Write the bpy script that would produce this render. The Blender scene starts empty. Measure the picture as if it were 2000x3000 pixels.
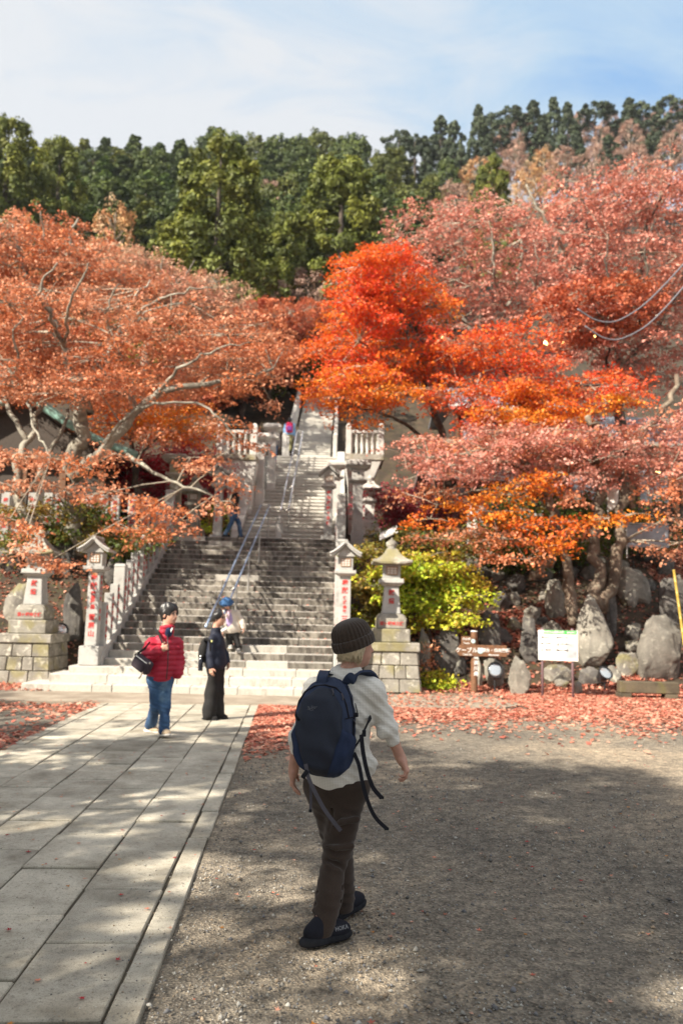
import bpy, bmesh, math, random
import numpy as np
from mathutils import Vector, Matrix, Euler

R = math.radians
rng = np.random.default_rng(7)
random.seed(7)
scene = bpy.context.scene
COL = scene.collection

# ------------------------------------------------------------------ camera
CAM_H, FPX = 1.68, 2333.0            # eye height in metres, focal length in photo pixels (28 mm lens)
PITCH, YAW, ROLL = math.atan(290 / FPX), math.atan(128 / FPX), 0.0215
c_f = np.array([math.sin(YAW) * math.cos(PITCH), math.cos(YAW) * math.cos(PITCH), math.sin(PITCH)])
_r0 = np.array([math.cos(YAW), -math.sin(YAW), 0.0])
_u0 = np.cross(_r0, c_f)
c_r = _r0 * math.cos(ROLL) + _u0 * math.sin(ROLL)
c_u = -_r0 * math.sin(ROLL) + _u0 * math.cos(ROLL)
cam_d = bpy.data.cameras.new('camera')
cam = bpy.data.objects.new('camera', cam_d)
COL.objects.link(cam)
cam.matrix_world = Matrix(((c_r[0], c_u[0], -c_f[0], 0), (c_r[1], c_u[1], -c_f[1], 0), (c_r[2], c_u[2], -c_f[2], CAM_H), (0, 0, 0, 1)))
cam_d.sensor_fit = 'VERTICAL'
cam_d.sensor_height = 36.0
cam_d.sensor_width = 24.0
cam_d.lens = 28.0
cam_d.clip_start = 0.1
cam_d.clip_end = 2000
cam_d.dof.use_dof = True
cam_d.dof.focus_distance = 4.5
cam_d.dof.aperture_fstop = 2.0
scene.camera = cam


def at(px, py, Y):
    """Point of the place seen at photo pixel (px, py) on the plane y = Y."""
    d = (px - 1000) / FPX * c_r - (py - 1500) / FPX * c_u + c_f
    t = Y / d[1]
    return np.array([t * d[0], Y, CAM_H + t * d[2]])


def on_ground(px, py, z=0.0):
    d = (px - 1000) / FPX * c_r - (py - 1500) / FPX * c_u + c_f
    t = (z - CAM_H) / d[2]
    return np.array([t * d[0], t * d[1], z])


# ------------------------------------------------------------------ sky, sun, exposure
SUN_EL = R(37)
SUN_TRAVEL = np.array([0.80, 0.60])          # horizontal direction the light travels
SUN_TRAVEL = SUN_TRAVEL / np.linalg.norm(SUN_TRAVEL)
w = bpy.data.worlds.new('World')
scene.world = w
w.use_nodes = True
nt = w.node_tree
nt.nodes.clear()
N, L = nt.nodes, nt.links
out = N.new('ShaderNodeOutputWorld')
bg = N.new('ShaderNodeBackground')
bg.inputs['Strength'].default_value = 0.064
sky = N.new('ShaderNodeTexSky')
sky.sky_type = 'NISHITA'
sky.sun_disc = False
sky.sun_elevation = SUN_EL
# sun stands opposite to the direction of travel; Blender measures rotation clockwise from +Y
sky.sun_rotation = math.atan2(-SUN_TRAVEL[0], -SUN_TRAVEL[1])
sky.air_density = 1.0
sky.dust_density = 0.6
sky.ozone_density = 1.6
tc = N.new('ShaderNodeTexCoord')
sep = N.new('ShaderNodeSeparateXYZ')
L.new(tc.outputs['Generated'], sep.inputs[0])
zmax = N.new('ShaderNodeMath'); zmax.operation = 'MAXIMUM'; zmax.inputs[1].default_value = 0.06
L.new(sep.outputs['Z'], zmax.inputs[0])
dx = N.new('ShaderNodeMath'); dx.operation = 'DIVIDE'
dy = N.new('ShaderNodeMath'); dy.operation = 'DIVIDE'
L.new(sep.outputs['X'], dx.inputs[0]); L.new(zmax.outputs[0], dx.inputs[1])
L.new(sep.outputs['Y'], dy.inputs[0]); L.new(zmax.outputs[0], dy.inputs[1])
comb = N.new('ShaderNodeCombineXYZ')
L.new(dx.outputs[0], comb.inputs['X']); L.new(dy.outputs[0], comb.inputs['Y'])
cn = N.new('ShaderNodeTexNoise')
cn.inputs['Scale'].default_value = 0.50
cn.inputs['Detail'].default_value = 6
cn.inputs['Roughness'].default_value = 0.42
cn.inputs['Distortion'].default_value = 0.5
cmap = N.new('ShaderNodeMapping')
cmap.inputs['Location'].default_value = (17.43, 10.88, 0.0)
cmap.inputs['Rotation'].default_value = (0, 0, 0.5)
cmap.inputs['Scale'].default_value = (1.0, 1.6, 1.0)
L.new(comb.outputs[0], cmap.inputs['Vector'])
L.new(cmap.outputs[0], cn.inputs['Vector'])
cr = N.new('ShaderNodeValToRGB')                      # thin veil: clear blue, milky blue, white
_e = cr.color_ramp.elements
_e[0].position = 0.24; _e[0].color = (0.20, 0.50, 0.98, 1)
_e[1].position = 0.43; _e[1].color = (0.96, 0.98, 1.0, 1)
_m = _e.new(0.345); _m.color = (0.60, 0.80, 1.0, 1)
cn2 = N.new('ShaderNodeTexNoise')
cn2.inputs['Scale'].default_value = 2.6; cn2.inputs['Detail'].default_value = 7; cn2.inputs['Roughness'].default_value = 0.6; cn2.inputs['Distortion'].default_value = 0.8
L.new(cmap.outputs[0], cn2.inputs['Vector'])
cmx = N.new('ShaderNodeMixRGB'); cmx.inputs['Fac'].default_value = 0.22
L.new(cn.outputs['Fac'], cmx.inputs['Color1']); L.new(cn2.outputs['Fac'], cmx.inputs['Color2'])
L.new(cmx.outputs['Color'], cr.inputs['Fac'])
veil = N.new('ShaderNodeMixRGB'); veil.blend_type = 'MULTIPLY'; veil.inputs['Fac'].default_value = 1.0
veil.inputs['Color2'].default_value = (6.2, 6.2, 6.2, 1)
L.new(cr.outputs['Color'], veil.inputs['Color1'])
mixc = N.new('ShaderNodeMixRGB')
mixc.inputs['Fac'].default_value = 0.85
L.new(sky.outputs['Color'], mixc.inputs['Color1'])
L.new(veil.outputs['Color'], mixc.inputs['Color2'])
L.new(mixc.outputs['Color'], bg.inputs['Color'])
L.new(bg.outputs[0], out.inputs['Surface'])

sun_d = bpy.data.lights.new('sun', 'SUN')
sun_d.energy = 5.0
sun_d.angle = R(0.55)
sun_d.color = (1.0, 0.91, 0.77)
sun = bpy.data.objects.new('sun', sun_d)
COL.objects.link(sun)
_sd = Vector((SUN_TRAVEL[0] * math.cos(SUN_EL), SUN_TRAVEL[1] * math.cos(SUN_EL), -math.sin(SUN_EL)))
sun.rotation_euler = _sd.to_track_quat('-Z', 'Y').to_euler()

scene.view_settings.view_transform = 'Standard'
scene.view_settings.look = 'None'
scene.view_settings.exposure = 1.26
scene.view_settings.gamma = 1.0
scene.view_settings.use_curve_mapping = False
scene.cycles.max_bounces = 6
scene.cycles.diffuse_bounces = 3
scene.cycles.transmission_bounces = 4
scene.cycles.transparent_max_bounces = 6
scene.cycles.caustics_reflective = False
scene.cycles.caustics_refractive = False
scene.cycles.use_denoising = True

# ------------------------------------------------------------------ helpers: objects
def tag(o, label=None, cat=None, group=None, kind=None):
    if label: o['label'] = label
    if cat: o['category'] = cat
    if group: o['group'] = group
    if kind: o['kind'] = kind
    return o


def empty(name, loc=(0, 0, 0), rz=0.0, label=None, cat=None, group=None):
    o = bpy.data.objects.new(name, None)
    COL.objects.link(o)
    o.location = loc
    o.rotation_euler = (0, 0, rz)
    return tag(o, label, cat, group)


def link(name, me, parent=None, loc=None, rz=None):
    o = bpy.data.objects.new(name, me)
    COL.objects.link(o)
    if parent is not None: o.parent = parent
    if loc is not None: o.location = loc
    if rz is not None: o.rotation_euler = (0, 0, rz)
    return o


def copy_tree(o, parent=None, kids=None):
    """A thing, its parts and their sub-parts."""
    c = o.copy()
    COL.objects.link(c)
    c.parent = parent
    for ch in o.children:
        copy_tree(ch, c)
    return c


def np_mesh(name, verts, faces, mat=None, smooth=False, col=None):
    """faces: (n,3) or (n,4) array."""
    me = bpy.data.meshes.new(name)
    verts = np.asarray(verts, np.float32)
    faces = np.asarray(faces, np.int32)
    n, k = faces.shape
    me.vertices.add(len(verts)); me.vertices.foreach_set('co', verts.ravel())
    me.loops.add(n * k); me.loops.foreach_set('vertex_index', faces.ravel())
    me.polygons.add(n)
    me.polygons.foreach_set('loop_start', np.arange(0, n * k, k, dtype=np.int32))
    me.polygons.foreach_set('loop_total', np.full(n, k, np.int32))
    if smooth: me.polygons.foreach_set('use_smooth', np.ones(n, bool))
    me.update(calc_edges=True)
    if col is not None:
        a = me.color_attributes.new('tint', 'FLOAT_COLOR', 'POINT')
        c4 = np.ones((len(verts), 4), np.float32); c4[:, :3] = col
        a.data.foreach_set('color', c4.ravel())
    if mat: me.materials.append(mat)
    return me


class MB:
    """Collects simple solids and turns them into one mesh."""
    def __init__(s):
        s.v, s.f, s.n = [], [], 0

    def add(s, v, f):
        s.v.append(np.asarray(v, float)); s.f += [tuple(i + s.n for i in q) for q in f]; s.n += len(v)
        return s

    def box(s, c, d, rz=0.0, rot=None):
        hx, hy, hz = d[0] / 2, d[1] / 2, d[2] / 2
        v = np.array([[-hx, -hy, -hz], [hx, -hy, -hz], [hx, hy, -hz], [-hx, hy, -hz], [-hx, -hy, hz], [hx, -hy, hz], [hx, hy, hz], [-hx, hy, hz]])
        if rot is not None: v = v @ np.array(rot).T
        elif rz: v = v @ np.array(Matrix.Rotation(rz, 3, 'Z')).T
        return s.add(v + np.array(c), [(0, 3, 2, 1), (4, 5, 6, 7), (0, 1, 5, 4), (1, 2, 6, 5), (2, 3, 7, 6), (3, 0, 4, 7)])

    def frustum(s, c, d0, d1, h, off=(0, 0)):
        """c: centre of the bottom; d0, d1: (x, y) sizes of bottom and top."""
        v = []
        for (dx_, dy_), z, o in ((d0, 0, (0, 0)), (d1, h, off)):
            for a, b in ((-1, -1), (1, -1), (1, 1), (-1, 1)):
                v.append((c[0] + a * dx_ / 2 + o[0], c[1] + b * dy_ / 2 + o[1], c[2] + z))
        return s.add(v, [(0, 3, 2, 1), (4, 5, 6, 7), (0, 1, 5, 4), (1, 2, 6, 5), (2, 3, 7, 6), (3, 0, 4, 7)])

    def loft(s, rings, cap=True, closed=True):
        m = len(rings[0]); v = np.concatenate([np.asarray(r, float) for r in rings]); f = []
        for i in range(len(rings) - 1):
            for j in range(m if closed else m - 1):
                k = (j + 1) % m
                f.append((i * m + j, i * m + k, (i + 1) * m + k, (i + 1) * m + j))
        if cap and closed:
            f.append(tuple(range(m - 1, -1, -1))); f.append(tuple((len(rings) - 1) * m + j for j in range(m)))
        return s.add(v, f)

    def tube(s, pts, rad, n=6, cap=True):
        pts = np.asarray(pts, float)
        rad = np.broadcast_to(np.asarray(rad, float), (len(pts),))
        rings = []
        prev = None
        for i, p in enumerate(pts):
            t = pts[min(i + 1, len(pts) - 1)] - pts[max(i - 1, 0)]
            t = t / (np.linalg.norm(t) + 1e-9)
            if prev is None:
                a = np.array([0, 0, 1.0]) if abs(t[2]) < 0.9 else np.array([1.0, 0, 0])
                prev = np.cross(t, a)
            x = prev - t * (prev @ t); x /= np.linalg.norm(x) + 1e-9
            prev = x
            y = np.cross(t, x)
            a = np.arange(n) / n * 2 * math.pi
            rings.append(p + rad[i] * (np.cos(a)[:, None] * x + np.sin(a)[:, None] * y))
        return s.loft(rings, cap)

    def lathe(s, prof, c=(0, 0, 0), n=16, sq=None):
        """prof: (radius, z) list; n = 4 with sq gives square sections."""
        a = (np.arange(n) + 0.5) / n * 2 * math.pi if n == 4 else np.arange(n) / n * 2 * math.pi
        k = math.sqrt(2) if n == 4 else 1
        rings = [np.stack([c[0] + r * k * np.cos(a), c[1] + r * k * np.sin(a), np.full(n, c[2] + z)], 1) for r, z in prof]
        return s.loft(rings)

    def mesh(s, name, mat, smooth=False, bevel=0.0, seg=1, auto=None):
        me = bpy.data.meshes.new(name)
        me.from_pydata(np.concatenate(s.v).tolist(), [], s.f)
        if bevel:
            bm = bmesh.new(); bm.from_mesh(me)
            es = [e for e in bm.edges if len(e.link_faces) == 2 and e.calc_face_angle(0) > 0.5]
            bmesh.ops.bevel(bm, geom=es, offset=bevel, segments=seg, affect='EDGES', clamp_overlap=True)
            bm.to_mesh(me); bm.free()
        if smooth:
            me.polygons.foreach_set('use_smooth', np.ones(len(me.polygons), bool))
            if auto:
                bm = bmesh.new(); bm.from_mesh(me)
                for e in bm.edges: e.smooth = not (len(e.link_faces) == 2 and e.calc_face_angle(0) > auto)
                bm.to_mesh(me); bm.free()
        me.update()
        if mat: me.materials.append(mat)
        return me

    def build(s, name, mat, parent=None, smooth=False, bevel=0.0, seg=1, auto=None, loc=None, rz=None):
        return link(name, s.mesh(name, mat, smooth, bevel, seg, auto), parent, loc, rz)


# ------------------------------------------------------------------ helpers: materials
def material(name):
    m = bpy.data.materials.new(name)
    m.use_nodes = True
    return m, m.node_tree.nodes, m.node_tree.links, m.node_tree.nodes['Principled BSDF']


def ramp(N, stops):
    n = N.new('ShaderNodeValToRGB')
    e = n.color_ramp.elements
    while len(e) > 1: e.remove(e[0])
    e[0].position = stops[0][0]; e[0].color = (*stops[0][1], 1)
    for p, c in stops[1:]:
        x = e.new(p); x.color = (*c, 1)
    return n


def noise(N, L, vec, scale, detail=4, rough=0.55, dist=0.0):
    n = N.new('ShaderNodeTexNoise')
    n.inputs['Scale'].default_value = scale
    n.inputs['Detail'].default_value = detail
    n.inputs['Roughness'].default_value = rough
    n.inputs['Distortion'].default_value = dist
    if vec is not None: L.new(vec, n.inputs['Vector'])
    return n


def mixrgb(N, L, fac, a, b, mode='MIX'):
    n = N.new('ShaderNodeMixRGB'); n.blend_type = mode
    for s, x in (('Fac', fac), ('Color1', a), ('Color2', b)):
        if hasattr(x, 'links') or hasattr(x, 'is_linked'): L.new(x, n.inputs[s])
        elif isinstance(x, (tuple, list)): n.inputs[s].default_value = (*x, 1)
        else: n.inputs[s].default_value = x
    return n


def coords(N, L, kind='Object', scale=None, per_object=True):
    tc = N.new('ShaderNodeTexCoord')
    o = tc.outputs[kind]
    if per_object:                           # shift the pattern per object so that copies differ
        oi = N.new('ShaderNodeObjectInfo')
        ad = N.new('ShaderNodeVectorMath'); ad.operation = 'MULTIPLY_ADD'
        cb = N.new('ShaderNodeCombineXYZ')
        for i in range(3): L.new(oi.outputs['Random'], cb.inputs[i])
        ad.inputs[1].default_value = (37.0, 53.0, 71.0)
        L.new(cb.outputs[0], ad.inputs[0]); L.new(o, ad.inputs[2])
        o = ad.outputs[0]
    if scale:
        mp = N.new('ShaderNodeMapping'); mp.inputs['Scale'].default_value = scale
        L.new(o, mp.inputs['Vector']); o = mp.outputs[0]
    return o


def bump(N, L, bsdf, height, strength=0.3, dist=0.02):
    b = N.new('ShaderNodeBump')
    b.inputs['Strength'].default_value = strength
    b.inputs['Distance'].default_value = dist
    L.new(height, b.inputs['Height']); L.new(b.outputs[0], bsdf.inputs['Normal'])
    return b


def plain(name, col, rough=0.6, metal=0.0, var=0.12, scale=20.0, bmp=0.0, bscale=120.0, spec=None):
    """Paint, plastic, cloth or metal with a little grain."""
    m, N, L, b = material(name)
    v = coords(N, L)
    n = noise(N, L, v, scale, 3)
    lo = tuple(c * (1 - var) for c in col); hi = tuple(min(1, c * (1 + var)) for c in col)
    r = ramp(N, [(0.3, lo), (0.7, hi)])
    L.new(n.outputs['Fac'], r.inputs['Fac']); L.new(r.outputs['Color'], b.inputs['Base Color'])
    b.inputs['Roughness'].default_value = rough
    b.inputs['Metallic'].default_value = metal
    if spec is not None: b.inputs['Specular IOR Level'].default_value = spec
    if bmp:
        n2 = noise(N, L, v, bscale, 3)
        bump(N, L, b, n2.outputs['Fac'], bmp, 0.004)
    return m


def stone(name, base, dark, lichen=None, spots=0.5, stain=0.0, stain_col=(0.05, 0.04, 0.03), stain_scale=(3, 3, 0.6), stain_pos=0.5, rough=0.85, grain=90.0, moss=None, bstr=0.35):
    m, N, L, b = material(name)
    v = coords(N, L)
    n1 = noise(N, L, v, 2.2, 5, 0.6)
    r1 = ramp(N, [(0.32, dark), (0.62, base)])
    L.new(n1.outputs['Fac'], r1.inputs['Fac'])
    c = r1.outputs['Color']
    ng = noise(N, L, v, grain, 2, 0.7)
    rg = ramp(N, [(0.3, (0.72, 0.72, 0.72)), (0.7, (1.12, 1.12, 1.12))])
    L.new(ng.outputs['Fac'], rg.inputs['Fac'])
    c = mixrgb(N, L, 1.0, c, rg.outputs['Color'], 'MULTIPLY').outputs['Color']
    if stain:
        vs = coords(N, L, scale=stain_scale)
        n2 = noise(N, L, vs, 2.0, 6, 0.65, 0.3)
        r2 = ramp(N, [(stain_pos - 0.1, (0, 0, 0)), (stain_pos + 0.08, (stain,) * 3)])
        L.new(n2.outputs['Fac'], r2.inputs['Fac'])
        c = mixrgb(N, L, r2.outputs['Color'], c, stain_col).outputs['Color']
    if lichen:
        n3 = noise(N, L, v, 7.0, 5, 0.7, 0.4)
        r3 = ramp(N, [(0.56, (0, 0, 0)), (0.62, (spots,) * 3)])
        L.new(n3.outputs['Fac'], r3.inputs['Fac'])
        c = mixrgb(N, L, r3.outputs['Color'], c, lichen).outputs['Color']
    if moss:
        n4 = noise(N, L, v, 1.7, 4, 0.6, 0.5)
        r4 = ramp(N, [(0.52, (0, 0, 0)), (0.66, (0.75,) * 3)])
        L.new(n4.outputs['Fac'], r4.inputs['Fac'])
        c = mixrgb(N, L, r4.outputs['Color'], c, moss).outputs['Color']
    L.new(c, b.inputs['Base Color'])
    b.inputs['Roughness'].default_value = rough
    b.inputs['Specular IOR Level'].default_value = 0.3
    add = mixrgb(N, L, 0.5, n1.outputs['Fac'], ng.outputs['Fac'])
    bump(N, L, b, add.outputs['Color'], bstr, 0.03)
    return m


def foliage_mat(name, transl=0.35, gain=1.0, rough=0.6):
    """Leaf colour comes from each leaf's own tint."""
    m, N, L, b = material(name)
    N.remove(b)
    a = N.new('ShaderNodeAttribute'); a.attribute_name = 'tint'
    d = N.new('ShaderNodeBsdfDiffuse'); t = N.new('ShaderNodeBsdfTranslucent')
    g = N.new('ShaderNodeBsdfGlossy'); g.inputs['Roughness'].default_value = rough
    g.inputs['Color'].default_value = (0.8, 0.8, 0.8, 1)
    mx = N.new('ShaderNodeMixShader'); mx.inputs[0].default_value = transl
    m2 = N.new('ShaderNodeMixShader'); m2.inputs[0].default_value = 0.03
    L.new(a.outputs['Color'], d.inputs['Color']); L.new(a.outputs['Color'], t.inputs['Color'])
    L.new(d.outputs[0], mx.inputs[1]); L.new(t.outputs[0], mx.inputs[2])
    L.new(mx.outputs[0], m2.inputs[1]); L.new(g.outputs[0], m2.inputs[2])
    L.new(m2.outputs[0], N['Material Output'].inputs['Surface'])
    return m


# ------------------------------------------------------------------ helpers: implicit solids
class SDF:
    """Smoothly blended solids on a grid, meshed with surface nets."""
    def __init__(s, lo, hi, h):
        s.lo = np.array(lo, np.float32); s.h = h
        s.n = np.maximum(2, np.ceil((np.array(hi) - s.lo) / h).astype(int) + 1)
        s.F = np.full(s.n, 0.2, np.float32)

    def _sub(s, lo, hi):
        a = np.clip(np.floor((np.array(lo) - s.lo) / s.h).astype(int), 0, s.n)
        b = np.clip(np.ceil((np.array(hi) - s.lo) / s.h).astype(int) + 1, 0, s.n)
        if (b <= a).any(): return None, None
        g = [s.lo[i] + s.h * np.arange(a[i], b[i], dtype=np.float32) for i in range(3)]
        X = np.stack(np.meshgrid(*g, indexing='ij'), -1)
        return tuple(slice(a[i], b[i]) for i in range(3)), X

    def _put(s, sl, d, k, cut=False):
        A = s.F[sl]
        if cut:
            B = -d
            if k > 0:
                hh = np.clip(0.5 - 0.5 * (A - B) / k, 0, 1)
                s.F[sl] = A * (1 - hh) + B * hh + k * hh * (1 - hh)
            else: s.F[sl] = np.maximum(A, B)
            return s
        if k > 0:
            hh = np.clip(0.5 + 0.5 * (A - d) / k, 0, 1)
            s.F[sl] = A * (1 - hh) + d * hh - k * hh * (1 - hh)
        else: s.F[sl] = np.minimum(A, d)
        return s

    def cone(s, a, b, ra, rb, k=0.02, squash=None, cut=False):
        """Tapered capsule; squash = (axis, factor) flattens it along a direction."""
        a = np.array(a, np.float32); b = np.array(b, np.float32)
        m = max(ra, rb) * (1.5 if squash else 1.0) + k + s.h * 2
        sl, X = s._sub(np.minimum(a, b) - m, np.maximum(a, b) + m)
        if sl is None: return s
        ab = b - a
        t = np.clip(((X - a) @ ab) / (ab @ ab + 1e-12), 0, 1)
        V = X - a - t[..., None] * ab
        if squash is not None:
            ax = np.array(squash[0], np.float32); ax /= np.linalg.norm(ax)
            V = V + (V @ ax)[..., None] * ax * (squash[1] - 1)
        d = np.linalg.norm(V, axis=-1) - (ra + (rb - ra) * t)
        return s._put(sl, d, k, cut)

    def chain(s, pts, rads, k=0.02, squash=None):
        for i in range(len(pts) - 1): s.cone(pts[i], pts[i + 1], rads[i], rads[i + 1], k, squash)
        return s

    def ell(s, c, r, rot=None, k=0.02, cut=False):
        c = np.array(c, np.float32); r = np.array(r, np.float32)
        m = r.max() + k + 2 * s.h
        sl, X = s._sub(c - m, c + m)
        if sl is None: return s
        V = X - c
        if rot is not None: V = V @ np.array(rot, np.float32)
        q = np.linalg.norm(V / r, axis=-1)
        g = np.linalg.norm(V / (r * r), axis=-1) + 1e-6
        return s._put(sl, q * (q - 1) / g, k, cut)

    def rbox(s, c, d, rad, rot=None, k=0.02, cut=False):
        """Rounded box of full size d; columns of rot are its axes."""
        c = np.array(c, np.float32); hd = np.array(d, np.float32) / 2
        m = np.linalg.norm(hd) + k + 2 * s.h
        sl, X = s._sub(c - m, c + m)
        if sl is None: return s
        V = X - c
        if rot is not None: V = V @ np.array(rot, np.float32)
        q = np.abs(V) - (hd - rad)
        dd = np.linalg.norm(np.maximum(q, 0), axis=-1) + np.minimum(q.max(-1), 0) - rad
        return s._put(sl, dd, k, cut)

    def plane_cut(s, p, n, k=0.0):
        """Remove what lies on the side n points to."""
        n = np.array(n, np.float32); n /= np.linalg.norm(n)
        sl, X = s._sub(s.lo, s.lo + s.h * s.n)
        d = -((X - np.array(p, np.float32)) @ n)
        return s._put(sl, d, k, cut=True)

    def field(s, fn):
        """Add a displacement fn(X) to the distance."""
        sl, X = s._sub(s.lo, s.lo + s.h * s.n)
        band = np.abs(s.F[sl]) < 0.06
        s.F[sl][band] += fn(X[band]).astype(np.float32)
        return s

    def net(s, smooth_it=1):
        F = s.F; ins = F < 0
        nx, ny, nz = F.shape
        cnt = np.zeros((nx - 1, ny - 1, nz - 1), np.int8)
        for i in (0, 1):
            for j in (0, 1):
                for k in (0, 1): cnt += ins[i:nx - 1 + i, j:ny - 1 + j, k:nz - 1 + k]
        act = np.argwhere((cnt > 0) & (cnt < 8))
        idx = np.full(cnt.shape, -1, np.int32)
        idx[act[:, 0], act[:, 1], act[:, 2]] = np.arange(len(act))
        acc = np.zeros((len(act), 3), np.float32); num = np.zeros(len(act), np.float32)
        C = [(i, j, k) for i in (0, 1) for j in (0, 1) for k in (0, 1)]
        for p in C:
            for ax in range(3):
                if p[ax]: continue
                q = list(p); q[ax] = 1
                f0 = F[act[:, 0] + p[0], act[:, 1] + p[1], act[:, 2] + p[2]]
                f1 = F[act[:, 0] + q[0], act[:, 1] + q[1], act[:, 2] + q[2]]
                m = (f0 < 0) != (f1 < 0)
                t = f0[m] / (f0[m] - f1[m])
                pos = np.tile(np.array(p, np.float32), (m.sum(), 1)); pos[:, ax] += t
                acc[m] += pos; num[m] += 1
        V = s.lo + s.h * (act + acc / num[:, None])
        quads = []
        for ax in range(3):
            b, c = (ax + 1) % 3, (ax + 2) % 3
            sl0 = [slice(None)] * 3; sl1 = [slice(None)] * 3
            sl0[ax] = slice(0, -1); sl1[ax] = slice(1, None)
            e = np.argwhere(ins[tuple(sl0)] != ins[tuple(sl1)])
            e = e[(e[:, b] > 0) & (e[:, c] > 0) & (e[:, b] < F.shape[b] - 1) & (e[:, c] < F.shape[c] - 1)]
            if not len(e): continue
            def cell(db, dc):
                x = e.copy(); x[:, b] -= db; x[:, c] -= dc
                return idx[x[:, 0], x[:, 1], x[:, 2]]
            q = np.stack([cell(1, 1), cell(0, 1), cell(0, 0), cell(1, 0)], 1)
            flip = ~ins[e[:, 0], e[:, 1], e[:, 2]]
            q[flip] = q[flip][:, ::-1]
            quads.append(q)
        Q = np.concatenate(quads)
        Q = Q[(Q >= 0).all(1)]
        for _ in range(smooth_it):
            S = np.zeros_like(V); W = np.zeros(len(V), np.float32)
            for a, b2 in ((0, 1), (1, 2), (2, 3), (3, 0)):
                np.add.at(S, Q[:, a], V[Q[:, b2]]); np.add.at(S, Q[:, b2], V[Q[:, a]])
                np.add.at(W, Q[:, a], 1); np.add.at(W, Q[:, b2], 1)
            V = 0.5 * V + 0.5 * S / np.maximum(W, 1)[:, None]
        return V, Q

    def build(s, name, mat, parent=None, it=1):
        V, Q = s.net(it)
        return link(name, np_mesh(name, V, Q, mat, smooth=True), parent)


def vnoise(X, freq, seed=0):
    """Cheap smooth pseudo-noise in [-1, 1] from sines."""
    r = np.random.default_rng(seed)
    o = np.zeros(X.shape[:-1])
    for i in range(6):
        k = r.normal(size=3); k *= freq * (0.6 + 0.8 * r.random()) / np.linalg.norm(k)
        o += np.sin(X @ k + r.random() * 6.28)
    return o / 3.0
# ------------------------------------------------------------------ materials of the place
M = {}
M['granite'] = stone('pale_granite', (0.50, 0.49, 0.46), (0.36, 0.355, 0.34), lichen=(0.22, 0.21, 0.18), spots=0.35, grain=160)
M['granite_old'] = stone('weathered_granite', (0.34, 0.315, 0.27), (0.16, 0.145, 0.12), lichen=(0.56, 0.53, 0.44), spots=0.75, grain=60, moss=(0.24, 0.21, 0.09))
def step_material(name, tread, riser, stain, pos, amount, joint_var=0.16):
    """Paler upward faces, water-stained risers."""
    m, N, L, b = material(name)
    g = N.new('ShaderNodeNewGeometry')
    mp = N.new('ShaderNodeMapping'); mp.inputs['Scale'].default_value = (1.0, 1.0, 0.35)
    L.new(g.outputs['Position'], mp.inputs['Vector'])
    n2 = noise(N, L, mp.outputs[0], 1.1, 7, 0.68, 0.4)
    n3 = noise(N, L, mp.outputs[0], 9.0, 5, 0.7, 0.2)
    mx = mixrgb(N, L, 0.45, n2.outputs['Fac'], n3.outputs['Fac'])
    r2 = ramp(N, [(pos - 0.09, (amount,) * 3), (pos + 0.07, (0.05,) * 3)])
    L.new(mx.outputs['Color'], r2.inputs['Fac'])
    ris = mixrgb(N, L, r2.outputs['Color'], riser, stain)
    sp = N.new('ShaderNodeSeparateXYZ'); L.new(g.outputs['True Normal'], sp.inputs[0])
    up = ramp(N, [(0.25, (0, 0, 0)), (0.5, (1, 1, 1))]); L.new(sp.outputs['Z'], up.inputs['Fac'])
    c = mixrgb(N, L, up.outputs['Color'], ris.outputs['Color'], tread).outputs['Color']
    oi = N.new('ShaderNodeObjectInfo')
    ro = ramp(N, [(0, (1 - joint_var,) * 3), (1, (1 + joint_var,) * 3)]); L.new(oi.outputs['Random'], ro.inputs['Fac'])
    c = mixrgb(N, L, 1.0, c, ro.outputs['Color'], 'MULTIPLY').outputs['Color']
    ng = noise(N, L, g.outputs['Position'], 60, 3, 0.7)
    rg = ramp(N, [(0.3, (0.7,) * 3), (0.7, (1.15,) * 3)]); L.new(ng.outputs['Fac'], rg.inputs['Fac'])
    c = mixrgb(N, L, 1.0, c, rg.outputs['Color'], 'MULTIPLY').outputs['Color']
    L.new(c, b.inputs['Base Color'])
    b.inputs['Roughness'].default_value = 0.85; b.inputs['Specular IOR Level'].default_value = 0.25
    bump(N, L, b, mx.outputs['Color'], 0.4, 0.02)
    return m
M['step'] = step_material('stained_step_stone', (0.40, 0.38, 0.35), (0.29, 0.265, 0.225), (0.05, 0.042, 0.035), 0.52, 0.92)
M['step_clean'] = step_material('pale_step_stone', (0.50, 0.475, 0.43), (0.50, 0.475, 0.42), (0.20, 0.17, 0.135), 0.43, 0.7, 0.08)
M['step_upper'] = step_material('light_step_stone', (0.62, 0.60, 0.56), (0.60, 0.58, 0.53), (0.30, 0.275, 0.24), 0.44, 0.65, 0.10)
M['white_stone'] = stone('white_wall_stone', (0.62, 0.60, 0.56), (0.48, 0.47, 0.44), grain=80, stain=0.4, stain_col=(0.25, 0.23, 0.2), stain_scale=(2, 2, 0.4), stain_pos=0.6)
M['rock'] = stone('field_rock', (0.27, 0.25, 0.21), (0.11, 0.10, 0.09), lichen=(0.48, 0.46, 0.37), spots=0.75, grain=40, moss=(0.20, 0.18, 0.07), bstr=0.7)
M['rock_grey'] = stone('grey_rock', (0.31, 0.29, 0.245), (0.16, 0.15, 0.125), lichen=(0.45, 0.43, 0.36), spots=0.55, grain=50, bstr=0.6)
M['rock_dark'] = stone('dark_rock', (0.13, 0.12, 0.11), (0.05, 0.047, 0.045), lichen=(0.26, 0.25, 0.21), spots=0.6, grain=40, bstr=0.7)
M['red_ink'] = plain('red_lettering', (0.50, 0.035, 0.03), 0.7)
M['wood'] = plain('brown_wood', (0.16, 0.075, 0.035), 0.7, var=0.25, scale=14, bmp=0.2)
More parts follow.
